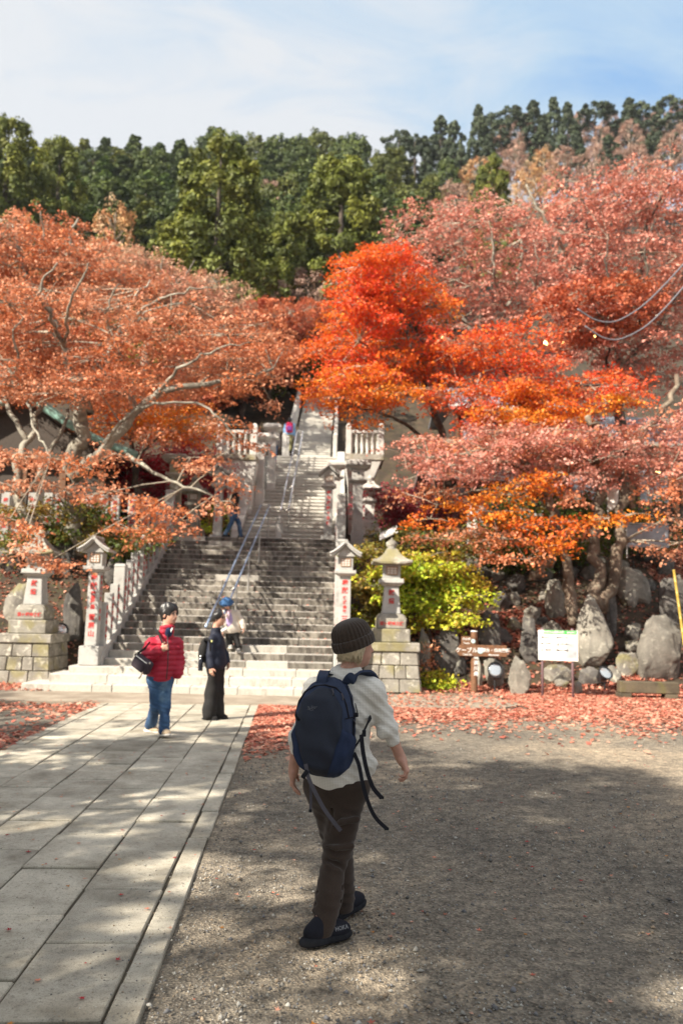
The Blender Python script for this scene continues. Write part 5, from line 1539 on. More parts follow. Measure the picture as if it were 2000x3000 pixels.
rock('lichened stone high beside the blocky rock', 1830, 1876, 1830, 1880, 19, 'boulder', M['rock'])
rock('pale stone beneath the lichened stone', 1828, 1874, 1875, 1915, 20, 'block', M['rock'])
rock('rock jutting left of the knobbly pale rock', 1480, 1530, 1800, 1850, 21, 'boulder', M['rock'])
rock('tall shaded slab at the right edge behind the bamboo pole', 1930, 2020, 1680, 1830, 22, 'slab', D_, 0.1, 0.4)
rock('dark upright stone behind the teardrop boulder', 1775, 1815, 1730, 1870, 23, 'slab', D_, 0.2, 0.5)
rock('small stone at the foot of the notice board', 1625, 1665, 1985, 2020, 24, 'boulder', M['rock'])
rock('mossy wedge stone right of the notice board post', 1680, 1712, 1985, 2035, 25, 'boulder', M['rock'])
rock('round rock under the maple stems', 1480, 1560, 1680, 1740, 26, 'boulder', D_)
rock('half buried stone on the leafy slope', 1568, 1612, 1800, 1840, 27, 'boulder', D_)
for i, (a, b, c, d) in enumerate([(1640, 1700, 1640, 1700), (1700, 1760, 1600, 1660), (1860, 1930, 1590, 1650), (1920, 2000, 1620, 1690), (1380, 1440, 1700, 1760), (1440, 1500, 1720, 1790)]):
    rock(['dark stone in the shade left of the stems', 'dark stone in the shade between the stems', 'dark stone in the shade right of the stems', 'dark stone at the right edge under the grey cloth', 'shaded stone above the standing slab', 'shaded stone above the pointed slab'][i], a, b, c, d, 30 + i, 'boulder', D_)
rr2 = np.random.default_rng(12)
_spots = [(1300, 1720), (1420, 1690), (1500, 1770), (1470, 1880), (1620, 1880), (1600, 1760), (1560, 1880), (1730, 1700), (1850, 1780), (1900, 1730), (1940, 1660), (1820, 1700), (1380, 1640), (1500, 1640), (1760, 1660), (1340, 1980), (1590, 1700), (1650, 1800), (1980, 1760), (1860, 1860)]
_names = ['stone bedded in the bank just right of the yellow-green bush', 'stone bedded below the wide pale boulder', 'stone bedded left of the knobbly pale rock', 'stone bedded behind the square standing stone', 'stone bedded above the notice board', 'stone bedded beside the lichen-spotted standing stone', 'stone bedded between pointed slab and notice board', 'stone bedded behind the fork of the stems', 'stone bedded right of the teardrop boulder', 'stone bedded below the angular lit boulder', 'stone bedded high at the right edge', 'stone bedded beside the right-hand stem', 'stone bedded at the top of the bush', 'stone bedded high left of the stems', 'stone bedded high between the stems', 'low stone left of the signpost foot', 'stone bedded left of the first stem', 'stone bedded above the board header', 'stone bedded beside the bamboo pole', 'stone bedded above the blocky grey rock']
for i, ((cx_, cy_), lab) in enumerate(zip(_spots, _names)):
    w_ = rr2.uniform(45, 85); h_ = w_ * rr2.uniform(0.6, 0.95)
    rock(lab, cx_ - w_ / 2, cx_ + w_ / 2, cy_ - h_, cy_, 80 + i, ['boulder', 'block'][i % 2], [D_, M['rock_mid'], M['rock']][i % 3], 0.1, 0.8, sink=0.3)
# left bank
for i, (a, b, c, d, k, m_, lab) in enumerate([(178, 240, 1700, 1880, 'slab', D_, 'tall dark standing stone between left lantern and pillar'), (140, 235, 1570, 1680, 'boulder', D_, 'dark boulder on the left bank above the standing stone'), (215, 300, 1590, 1660, 'boulder', M['rock'], 'lichened boulder under the terrace fence'), (0, 80, 1690, 1840, 'boulder', M['rock'], 'mossy boulder at the left edge behind the lantern'), (300, 360, 1620, 1740, 'boulder', D_, 'dark boulder behind the stair fence'), (240, 300, 1780, 1900, 'boulder', D_, 'dark boulder low behind the left pillar'), (-30, 60, 1580, 1680, 'boulder', D_, 'dark boulder at the far left below the fence'), (360, 430, 1560, 1640, 'boulder', D_, 'dark boulder high behind the stair fence')]):
    rock(lab, a, b, c, d, 50 + i, k, m_, 0.15, 0.5)

# ------------------------------------------------------------------ signpost
sp = on_ground(1388, 2030)
spost = empty('signpost', tuple(sp), R(-4), 'brown wooden trail signpost with arrow boards and white lettering', 'signpost')
k = sp[1] / FPX
post = MB().lathe([(0.075, -0.1), (0.075, 1.28), (0.06, 1.30)], n=14).build('post', M['wood'], spost, smooth=True, auto=0.6)
MB().lathe([(0.077, 0), (0.07, 0.02)], (0, 0, 1.30), 14).build('cap', M['white_paint'], post)
lettering('神奈川県', 0.10, post, (0.03, -0.078, 0.80), M['white_paint'], spacing=1.15, bold=0.003)
bd = MB().loft([[(x, y, z) for x, z in ((-0.45, 0.0), (-0.36, 0.14), (1.0 - 0.36, 0.14), (1.0 - 0.36, -0.10), (-0.36, -0.10))] for y in (-0.10, -0.06)]).build('arrow_board', M['wood'], spost, bevel=0.004, loc=(0.04, 0, 0.88))
lettering('ケーブル駅', 0.115, bd, (-0.16, -0.104, 0.02), M['white_paint'], vertical=False, bold=0.002)
lettering('見晴台・日向薬師', 0.085, bd, (0.36, -0.104, 0.03), M['white_paint'], vertical=False, bold=0.002)
lettering('Cable Sta.', 0.05, bd, (-0.2, -0.104, -0.065), M['white_paint'], vertical=False, bold=0.001)
lettering('Miharashidai', 0.045, bd, (0.36, -0.104, -0.065), M['white_paint'], vertical=False, bold=0.001)
M['pale_blue'] = plain('pale_blue_disc', (0.45, 0.62, 0.62), 0.5)
d_ = MB().lathe([(0.062, 0), (0.062, 0.006)], n=16).build('badge', M['pale_blue'], bd, loc=(0.075, -0.102, 0.02)); d_.rotation_euler = (math.pi / 2, 0, 0)
b2 = MB().box((0, 0, 0), (0.30, 0.035, 0.19)).build('small_board', M['wood'], spost, bevel=0.004, loc=(-0.14, -0.085, 1.10))
lettering('大山寺', 0.06, b2, (-0.04, -0.021, 0.04), M['white_paint'], vertical=False, bold=0.001)
lettering('Temple', 0.045, b2, (-0.04, -0.021, -0.045), M['white_paint'], vertical=False, bold=0.001)
d_ = MB().lathe([(0.045, 0), (0.045, 0.006)], n=14).build('badge', M['pale_blue'], b2, loc=(0.10, -0.02, 0.0)); d_.rotation_euler = (math.pi / 2, 0, 0)

# ------------------------------------------------------------------ notice board
nb0, nb1 = on_ground(1588, 2041), on_ground(1677, 2046)
nb = empty('notice_board', tuple((nb0 + nb1) / 2), math.atan2(nb1[1] - nb0[1], nb1[0] - nb0[0]), 'white notice board with a green header on two thin brown posts', 'notice board')
wd = float(np.linalg.norm(nb1 - nb0)); kk = nb0[1] / FPX
M['post_mauve'] = plain('mauve_brown_steel', (0.17, 0.11, 0.12), 0.5)
for s in (-1, 1): MB().tube([(s * wd / 2, 0.03, -0.1), (s * wd / 2, 0.03, 1.42)], 0.026, 10).build('post', M['post_mauve'], nb, smooth=True)
bw, bh, bz = 112 * kk, 87 * kk, (2044 - 1895) * kk
M['sheet'] = plain('white_sheet', (0.74, 0.73, 0.70), 0.45, var=0.03)
M['green_print'] = plain('green_print', (0.05, 0.38, 0.07), 0.5)
M['dark_print'] = plain('dark_print', (0.05, 0.035, 0.03), 0.5)
M['grey_print'] = plain('grey_print', (0.36, 0.37, 0.38), 0.5, var=0.3, scale=9)
pn = MB().box((0, 0, 0), (bw, 0.02, bh)).build('panel', M['sheet'], nb, loc=(0.02, -0.015, bz), bevel=0.003)
MB().box((bw * 0.055, -0.0115, bh * 0.435), (bw * 0.84, 0.003, bh * 0.125)).build('header', M['green_print'], pn)
lettering('丹沢大山国定公園', 0.052, pn, (-bw * 0.10, -0.0135, bh * 0.435), M['sheet'], vertical=False, bold=0.001, name='lettering')
lettering('おねがい', 0.045, pn, (bw * 0.34, -0.0135, bh * 0.435), M['sheet'], vertical=False, bold=0.001, name='lettering')
for (x, z, w_, h_) in ((-0.40, 0.26, 0.055, 0.03), (-0.40, 0.05, 0.055, 0.045), (-0.41, -0.17, 0.035, 0.06), (-0.02, 0.26, 0.05, 0.04), (0.0, 0.03, 0.035, 0.08), (-0.02, -0.15, 0.065, 0.045)):
    MB().box((x * bw, -0.0115, z * bh), (w_ * bw, 0.003, h_ * bh * 1.2)).build('picture', M['dark_print'], pn)
MB().box((0.34 * bw, -0.0115, -0.17 * bh), (0.27 * bw, 0.0025, 0.52 * bh)).build('map', M['grey_print'], pn)
for (x, z, t) in ((-0.25, 0.26, '登山のルール'), (0.13, 0.26, '自然を大切に'), (-0.25, 0.05, '火の用心'), (0.13, 0.05, 'ごみ持ち帰り'), (-0.25, -0.16, '動植物'), (0.13, -0.16, '植生の保護')):
    lettering(t, 0.040, pn, (x * bw, -0.013, z * bh), M['dark_print'], vertical=False, bold=0.0006, name='lettering')

# ------------------------------------------------------------------ floodlights
M['lens'] = plain('floodlight_glass', (0.62, 0.66, 0.68), 0.12, metal=0.75, var=0.03)
def floodlight(label, loc, rz, tilt, h=0.30):
    e = empty('floodlight', loc, rz, label, 'floodlight')
    MB().tube([(0, 0, -0.05), (0, 0, h)], 0.02, 8).build('stake', M['black_metal'], e)
    MB().tube([(-0.13, 0, h + 0.20), (-0.13, 0, h + 0.02), (0.13, 0, h + 0.02), (0.13, 0, h + 0.20)], 0.014, 6).build('yoke', M['black_metal'], e)
    hd = MB().lathe([(0.05, -0.20), (0.09, -0.19), (0.125, -0.06), (0.165, 0.03), (0.17, 0.07), (0.155, 0.07), (0.15, 0.05)], n=20).build('housing', M['black_metal'], e, smooth=True, auto=0.5, loc=(0, 0, h + 0.20))
    hd.rotation_euler = (tilt, 0, 0)
    MB().lathe([(0.152, 0.046), (0.12, 0.058), (0.0005, 0.062)], n=20).build('lens', M['lens'], hd, smooth=True)
    return e
p_ = on_ground(1448, 2030); floodlight('black floodlight with a bright lens between the two pale standing stones', tuple(p_), R(0), R(75), 0.28)
p_ = on_ground(1770, 2032); floodlight('black floodlight tilted up in front of the teardrop boulder', tuple(p_), R(20), R(52), 0.22)
p_ = at(176, 1880, 18.6); floodlight('black floodlight behind the left stone lantern', (p_[0], p_[1], p_[2] - 0.15), R(30), R(60), 0.2)

# ------------------------------------------------------------------ beam, bamboo pole, banners, cloth, cables
p_ = on_ground(1890, 2046)
bm_ = empty('timber_beam', tuple(p_), R(-6), 'weathered square timber lying on sleepers below the big boulder', 'beam')
M['old_timber'] = stone('mossy_timber', (0.13, 0.105, 0.07), (0.05, 0.042, 0.03), moss=(0.12, 0.11, 0.035), grain=40)
MB().box((0.05, 0, 0.23), (1.22, 0.26, 0.24)).build('beam', M['old_timber'], bm_, bevel=0.015)
for x in (-0.45, 0.5): MB().box((x, 0.02, 0.03), (0.26, 0.3, 0.15)).build('sleeper', M['old_timber'], bm_, bevel=0.012)
a_, b_ = at(1972, 1670, 18.3), at(2003, 1890, 18.0)
M['bamboo'] = plain('yellow_bamboo', (0.42, 0.29, 0.05), 0.4)
bp = MB()
for i in range(6):
    f0, f1 = i / 6, (i + 1) / 6
    bp.tube([a_ + (b_ - a_) * f0, a_ + (b_ - a_) * (f0 + 0.008), a_ + (b_ - a_) * (f1 - 0.008), a_ + (b_ - a_) * f1], [0.036, 0.03, 0.03, 0.036], 10)
tag(bp.build('bamboo_pole', M['bamboo'], smooth=True), 'yellow bamboo pole leaning at the right edge of the rocks', 'pole')
M['banner'] = plain('white_banner', (0.74, 0.72, 0.68), 0.8, var=0.04)
M['tarp'] = plain('grey_cloth', (0.30, 0.31, 0.34), 0.8, var=0.2, scale=5)
def banner(label, px0, px1, py0, py1, Y, name='cloth_banner', mat=None, wave=0.03):
    a, b = at(px0, py0, Y), at(px1, py1, Y)
    e = empty(name, (a[0], Y, b[2]), 0, label, 'banner')
    w_, h_ = abs(b[0] - a[0]), abs(a[2] - b[2])
    n, m_ = 8, 10
    X, Z = np.meshgrid(np.linspace(0, w_, n), np.linspace(0, h_, m_), indexing='ij')
    Yv = wave * np.sin(X / w_ * 7 + Z * 3)
    F = np.stack([X, Yv, Z], -1).reshape(-1, 3); B = F + np.array([0, 0.006, 0])
    f = grid_faces(n, m_)
    link('cloth', np_mesh('cloth', np.concatenate([F, B]), np.concatenate([f, f[:, ::-1] + len(F)]), mat or M['banner'], smooth=True), e)
    MB().tube([(-0.02, 0.02, -0.3), (-0.02, 0.02, h_ + 0.08)], 0.014, 6).build('pole', M['white_paint'], e)
    MB().tube([(-0.02, 0.02, h_ + 0.03), (w_, 0.02, h_ + 0.03)], 0.01, 6).build('crossbar', M['white_paint'], e)
    return e
banner('tall white banner hanging between the maple stems at right', 1780, 1812, 1380, 1495, 21.2)
banner('small white banner with print left of the orange boughs', 1372, 1415, 1485, 1565, 22.0)
banner('white cloth strip hung above the rocks in the middle right', 1528, 1590, 1492, 1515, 22.2, wave=0.01)
banner('white paper streamer left of the tall banner', 1752, 1770, 1368, 1428, 21.0)
banner('grey cloth hung behind the maple at the right edge', 1836, 1960, 1535, 1605, 20.8, mat=M['tarp'])
M['cable'] = plain('grey_cable', (0.16, 0.16, 0.18), 0.5)
for pts_, lab in (([(1690, 905), (1740, 940), (1800, 948), (1880, 900), (1950, 830), (2040, 730)], 'upper sagging grey cable at the right edge'), ([(1712, 955), (1760, 990), (1810, 1000), (1890, 960), (1960, 890), (2050, 780)], 'lower sagging grey cable at the right edge')):
    P_ = np.array([at(px, py, 17.0 + 0.002 * (px - 1700)) for px, py in pts_])
    t = np.linspace(0, len(P_) - 1, 30)
    Q = np.stack([np.interp(t, np.arange(len(P_)), P_[:, i]) for i in range(3)], 1)
    for _ in range(6): Q[1:-1] = Q[:-2] * 0.25 + Q[1:-1] * 0.5 + Q[2:] * 0.25
    tag(MB().tube(Q, 0.018, 6).build('cable', M['cable'], smooth=True), lab, 'cable')
p_ = at(1250, 1600, 20.9)
b_ = empty('information_stand', (p_[0] - 1.05, p_[1] - 0.2, p_[2] - 0.05), R(-20), 'slanted white panel on a dark stand above the right lantern', 'panel')
MB().box((0, 0, 0), (0.52, 0.36, 0.03)).build('panel', M['sheet'], b_, bevel=0.004, loc=(0, 0, 0.35)).rotation_euler = (R(38), R(-24), 0)
MB().frustum((0.1, 0.1, -0.3), (0.5, 0.2), (0.42, 0.16), 0.58).build('stand', M['black_metal'], b_)

# ------------------------------------------------------------------ buildings
M['red_roof'] = plain('red_sheet_roof', (0.36, 0.05, 0.05), 0.45, var=0.15)
M['mauve_roof'] = plain('mauve_roof', (0.26, 0.17, 0.17), 0.6, var=0.1)
M['grey_tile'] = plain('blue_grey_roof', (0.20, 0.22, 0.26), 0.5, var=0.15)
M['bulb'] = bpy.data.materials.new('lit_bulb'); M['bulb'].use_nodes = True
_b = M['bulb'].node_tree.nodes['Principled BSDF']; _b.inputs['Emission Color'].default_value = (1.0, 0.62, 0.18, 1); _b.inputs['Emission Strength'].default_value = 6.0
def house(label, x0, x1, y0, y1, z0, h, roof_h, roof_mat, name='wooden_house', ribs=0, over=0.5):
    e = empty(name, ((x0 + x1) / 2, (y0 + y1) / 2, z0), 0, label, 'house')
    w_, d_ = x1 - x0, y1 - y0
    MB().box((0, 0, h / 2), (w_, d_, h)).build('wall', M['dark_wood'], e)
    n = max(2, int(w_ / 1.1))
    for i in range(n):
        x = -w_ / 2 + w_ * (i + 0.5) / n
        wn = MB().box((x, -d_ / 2 - 0.02, h * 0.5), (w_ / n * 0.74, 0.05, h * 0.52)).build('window', M['wood'], e)
        for j in (-1, 1): MB().box((x + j * w_ / n * 0.17, -d_ / 2 - 0.05, h * 0.5), (w_ / n * 0.30, 0.02, h * 0.46)).build('pane', M['grey_tile'], wn)
    for i in range(n + 1): MB().box((-w_ / 2 + w_ * i / n, -d_ / 2 - 0.05, h / 2), (0.12, 0.12, h)).build('column', M['wood'], e)
    rf = MB().loft([[(x, -d_ / 2 - over, h - 0.1), (x, 0, h + roof_h), (x, d_ / 2 + over, h - 0.1), (x, d_ / 2 + over, h - 0.22), (x, 0, h + roof_h - 0.14), (x, -d_ / 2 - over, h - 0.22)] for x in (-w_ / 2 - over, w_ / 2 + over)]).build('roof', roof_mat, e)
    if ribs:
        sl = math.hypot(d_ / 2 + over, roof_h + 0.1)
        ang = math.atan2(roof_h + 0.1, d_ / 2 + over)
        me = MB().tube([(-w_ / 2 - over, 0, 0), (w_ / 2 + over, 0, 0)], 0.05, 6).mesh('rib', roof_mat)
        for i in range(ribs):
            f = (i + 0.5) / ribs
            link('rib', me, rf, loc=(0, -d_ / 2 - over + f * (d_ / 2 + over), h - 0.08 + f * (roof_h + 0.1)))
    MB().box((0, -d_ / 2 - over, h - 0.2), (w_ + 2 * over, 0.06, 0.16)).build('fascia', M['white_paint'] if ribs == 0 else roof_mat, e)
    return e
a_ = at(1700, 1330, 26.5)
house('dark wooden house with a red ribbed roof behind the right maples', at(1640, 1300, 27)[0], at(1900, 1300, 27)[0], 27, 30.5, 5.1, 2.3, 1.5, M['red_roof'], ribs=14)
house('brown wooden house with a blue-grey roof at the right edge', at(1830, 1300, 25)[0], at(2200, 1300, 25)[0], 24.6, 28.5, 4.6, 2.7, 1.3, M['grey_tile'])
house('low house with a mauve roof behind the pink boughs', at(1290, 1450, 26.5)[0], at(1480, 1450, 26.5)[0], 26.5, 29, 4.7, 1.7, 0.7, M['mauve_roof'])
house('old building with pale gables half hidden above the orange maples', at(1340, 1050, 36)[0], at(1600, 1050, 36)[0], 36, 41, 9.0, 2.4, 1.5, M['grey_tile'])
# lit bulbs strung along the eaves
for i, (px, py, Y) in enumerate([(1938, 1345, 23.6), (1926, 1383, 23.6), (1988, 1368, 23.6), (1296, 992, 33), (1296, 1058, 33), (1407, 1020, 33), (1645, 1000, 24), (1745, 982, 24), (1597, 1005, 24)]):
    p_ = at(px, py, Y)
    e = empty('light_bulb', tuple(p_), 0, ['warm bulb under the eaves at the right edge', 'small warm bulb below the first at the right edge', 'small warm bulb by the white pole at the right edge', 'warm bulb above in the gap of the orange maples', 'warm bulb lower in the gap of the orange maples', 'warm bulb left of the scarlet boughs', 'yellow bulb left under the sagging cables', 'yellow bulb on the lower sagging cable', 'small yellow bulb far left under the cables'][i], 'light bulb')
    MB().lathe([(0.01, -0.07), (0.05, -0.05), (0.065, 0), (0.045, 0.045), (0.025, 0.07)], n=12).build('glass', M['bulb'], e, smooth=True)
    MB().lathe([(0.025, 0.07), (0.03, 0.12), (0.005, 0.14)], n=8).tube([(0, 0, 0.13), (0, 0.02, 0.7)], 0.006, 4).build('socket', M['black_metal'], e)
# temple roof with green copper edges at the left
M['copper'] = plain('green_copper', (0.26, 0.46, 0.40), 0.55, var=0.25, scale=5)
M['roof_brown'] = plain('brown_bark_roof', (0.16, 0.10, 0.09), 0.8, var=0.3, scale=8)
c_ = at(75, 1290, 25.0)
te = empty('temple_hall', (c_[0], 27.0, 3.4), 0, 'dark temple hall with green copper roof edges behind the left maple', 'temple hall')
wz = at(75, 1190, 25)[2] - 3.4
MB().box((0, 0, (wz - 1.6) / 2), (5.2, 3.6, wz - 1.6)).build('wall', M['dark_wood'], te)
for x in (-2.4, -1.2, 0, 1.2, 2.4): MB().box((x, -1.85, (wz - 1.6) / 2), (0.2, 0.2, wz - 1.6)).build('column', M['wood'], te)
top_, bot_ = roof_profile(7.2, 1.9, 0.12, 14)
rf = MB().loft([[(x, y, wz - 1.7 + z) for x, z in top_ + bot_] for y in (-2.6, 2.4)]).build('roof', M['roof_brown'], te, smooth=True, auto=0.6)
for x in (-1, 1):
    MB().tube([(x * 3.6 * q, -2.66, wz - 1.7 + 1.9 * (1 - q) * (0.55 + 0.45 * (1 - q)) + 0.13) for q in np.linspace(0.0, 1.0, 14)], 0.13, 6).build('verge', M['copper'], rf, smooth=True)
MB().tube([(0, -2.8, wz + 0.38), (0, 2.4, wz + 0.38)], 0.2, 8).build('ridge', M['copper'], rf, smooth=True)
MB().loft([[(x, y, wz - 1.6 + z) for x, z in ((-3.0, 0.05), (3.0, 0.05), (1.4, 0.7), (0, 1.75), (-1.4, 0.7))] for y in (-2.3, -2.2)]).build('gable', M['dark_wood'], rf)
# ------------------------------------------------------------------ people
UP = np.array([0, 0, 1.0])
def skin(name, col):
    m, N, L, b = material(name)
    v = coords(N, L)
    n = noise(N, L, v, 30, 3)
    r = ramp(N, [(0.3, tuple(c * 0.88 for c in col)), (0.7, tuple(c * 1.08 for c in col))])
    L.new(n.outputs['Fac'], r.inputs['Fac']); L.new(r.outputs['Color'], b.inputs['Base Color'])
    b.inputs['Roughness'].default_value = 0.5
    b.inputs['Subsurface Weight'].default_value = 0.12
    b.inputs['Subsurface Radius'].default_value = (0.01, 0.004, 0.002)
    return m
def cloth(name, col, rough=0.85, weave=0.0, wscale=260.0, var=0.10, waffle=0.0, rib=0.0, sheen=0.0, spec=0.2):
    m, N, L, b = material(name)
    v = coords(N, L, per_object=False)
    n = noise(N, L, v, 9, 4)
    r = ramp(N, [(0.3, tuple(c * (1 - var) for c in col)), (0.7, tuple(c * (1 + var) for c in col))])
    L.new(n.outputs['Fac'], r.inputs['Fac'])
    c = r.outputs['Color']
    b.inputs['Roughness'].default_value = rough
    b.inputs['Specular IOR Level'].default_value = spec
    if sheen: b.inputs['Sheen Weight'].default_value = sheen
    if weave:
        n2 = noise(N, L, v, wscale, 2)
        rw = ramp(N, [(0.3, (0.8,) * 3), (0.7, (1.15,) * 3)]); L.new(n2.outputs['Fac'], rw.inputs['Fac'])
        c = mixrgb(N, L, 1.0, c, rw.outputs['Color'], 'MULTIPLY').outputs['Color']
        bump(N, L, b, n2.outputs['Fac'], weave, 0.002)
    if waffle:
        w1 = N.new('ShaderNodeTexWave'); w1.bands_direction = 'Z'; w1.inputs['Scale'].default_value = waffle
        w2 = N.new('ShaderNodeTexWave'); w2.bands_direction = 'X'; w2.inputs['Scale'].default_value = waffle
        L.new(v, w1.inputs['Vector']); L.new(v, w2.inputs['Vector'])
        mu = mixrgb(N, L, 1.0, w1.outputs['Color'], w2.outputs['Color'], 'MULTIPLY')
        rw = ramp(N, [(0.0, (0.88,) * 3), (0.6, (1.03,) * 3)]); L.new(mu.outputs['Color'], rw.inputs['Fac'])
        c = mixrgb(N, L, 1.0, c, rw.outputs['Color'], 'MULTIPLY').outputs['Color']
        bump(N, L, b, mu.outputs['Color'], 0.5, 0.004)
    L.new(c, b.inputs['Base Color'])
    return m

M['skin'] = skin('skin_light', (0.50, 0.27, 0.20))
M['skin_warm'] = skin('skin_warm', (0.56, 0.31, 0.22))
M['hair_black'] = plain('black_hair', (0.018, 0.016, 0.016), 0.35, var=0.3, scale=60, bmp=0.4, bscale=200)
M['eye'] = plain('dark_eye', (0.02, 0.015, 0.012), 0.2)
M['lip'] = plain('lip', (0.36, 0.12, 0.10), 0.5)

def hand(s, wrist, dirv, palm_n, thumb, sc=1.0, curl=0.45, k=0.008):
    """Palm with five fingers; palm_n points out of the palm, thumb towards the thumb side."""
    d = dirv / np.linalg.norm(dirv)
    n = palm_n - d * (palm_n @ d); n /= np.linalg.norm(n)
    w_ = thumb - d * (thumb @ d) - n * (thumb @ n); w_ /= np.linalg.norm(w_)
    s.cone(wrist - d * 0.02 * sc, wrist + d * 0.03 * sc, 0.024 * sc, 0.027 * sc, 0.02)
    s.rbox(wrist + d * 0.052 * sc, (0.076 * sc, 0.088 * sc, 0.028 * sc), 0.013 * sc, np.stack([w_, d, n], 1), 0.015)
    lens = (0.070, 0.080, 0.075, 0.058)
    for i in range(4):
        base = wrist + d * (0.088 - 0.006 * abs(i - 1.2)) * sc + w_ * (0.029 - 0.0195 * i) * sc
        spread = w_ * (0.10 - 0.07 * i)
        a = 0.2 + curl * (0.6 + 0.15 * i)
        p = base; q = d + spread * 0.6
        for j, f in enumerate((0.45, 0.31, 0.24)):
            ang = a * (1 + 0.85 * j)
            v = math.cos(ang) * q + math.sin(ang) * n
            v = v / np.linalg.norm(v)
            p2 = p + v * lens[i] * f * sc
            s.cone(p, p2, (0.0092 - 0.0010 * j) * sc, (0.0086 - 0.0012 * j) * sc, k * 0.6)
            p = p2
    b = wrist + d * 0.028 * sc + w_ * 0.030 * sc
    t1 = b + (d * 0.6 + w_ * 0.75 + n * 0.35) * 0.040 * sc
    t2 = t1 + (d * 0.9 + w_ * 0.25 + n * 0.4) * 0.030 * sc
    s.cone(b, t1, 0.014 * sc, 0.011 * sc, 0.012); s.cone(t1, t2, 0.0105 * sc, 0.0085 * sc, 0.006)

def frame(face):
    f = np.array([face[0], face[1], 0.0]); f /= np.linalg.norm(f)
    r = np.array([f[1], -f[0], 0.0])
    return f, r

def shoe(parent, ankle, toe_dir, mat, sole_mat, length=0.27, sole_h=0.03, h=0.007, floor=0.0, pitch=0.0, wd=0.098):
    d = np.array([toe_dir[0], toe_dir[1], 0.0]); d /= np.linalg.norm(d)
    r = np.array([d[1], -d[0], 0])
    d3 = d * math.cos(pitch) + UP * math.sin(pitch); u3 = np.cross(r, d3)
    o = np.array([ankle[0], ankle[1], floor]) - d * 0.055
    heel = o + u3 * 0.045; toe = o + d3 * (length - 0.065)
    lo = np.minimum(heel, toe) - 0.14; hi = np.maximum(heel, toe) + 0.16; lo[2] = floor - 0.06; hi[2] = floor + 0.24 + 0.25 * abs(math.sin(pitch))
    s = SDF(lo, hi, h)
    B = np.stack([r, d3, u3], 1)
    mid = o + d3 * (length / 2 - 0.05)
    s.ell(o + d3 * 0.03 + u3 * (sole_h + 0.030), (wd * 0.40, 0.070, 0.050), B, 0.03)
    s.ell(mid + u3 * (sole_h + 0.022), (wd * 0.47, length * 0.42, 0.048), B, 0.03)
    s.ell(o + d3 * (length - 0.115) + u3 * (sole_h + 0.012), (wd * 0.50, 0.075, 0.036), B, 0.03)
    s.cone(o + d3 * 0.035 + u3 * 0.06, o + d3 * 0.045 + u3 * 0.095, 0.038, 0.038, 0.02)
    s.plane_cut(o + u3 * sole_h * 0.8, -u3)
    up = s.build('shoe', mat, parent)
    s = SDF(lo, hi, h)
    s.ell(o + d3 * 0.025 + u3 * sole_h * 0.6, (wd * 0.50, 0.092, sole_h * 1.1), B, 0.02)
    s.ell(mid + u3 * sole_h * 0.6, (wd * 0.50, length * 0.46, sole_h * 1.0), B, 0.02)
    s.ell(o + d3 * (length - 0.12) + u3 * sole_h * 0.55, (wd * 0.56, 0.092, sole_h * 0.95), B, 0.02)
    s.plane_cut(o + u3 * 0.004, -u3)
    s.build('sole', sole_mat, up)
    return up

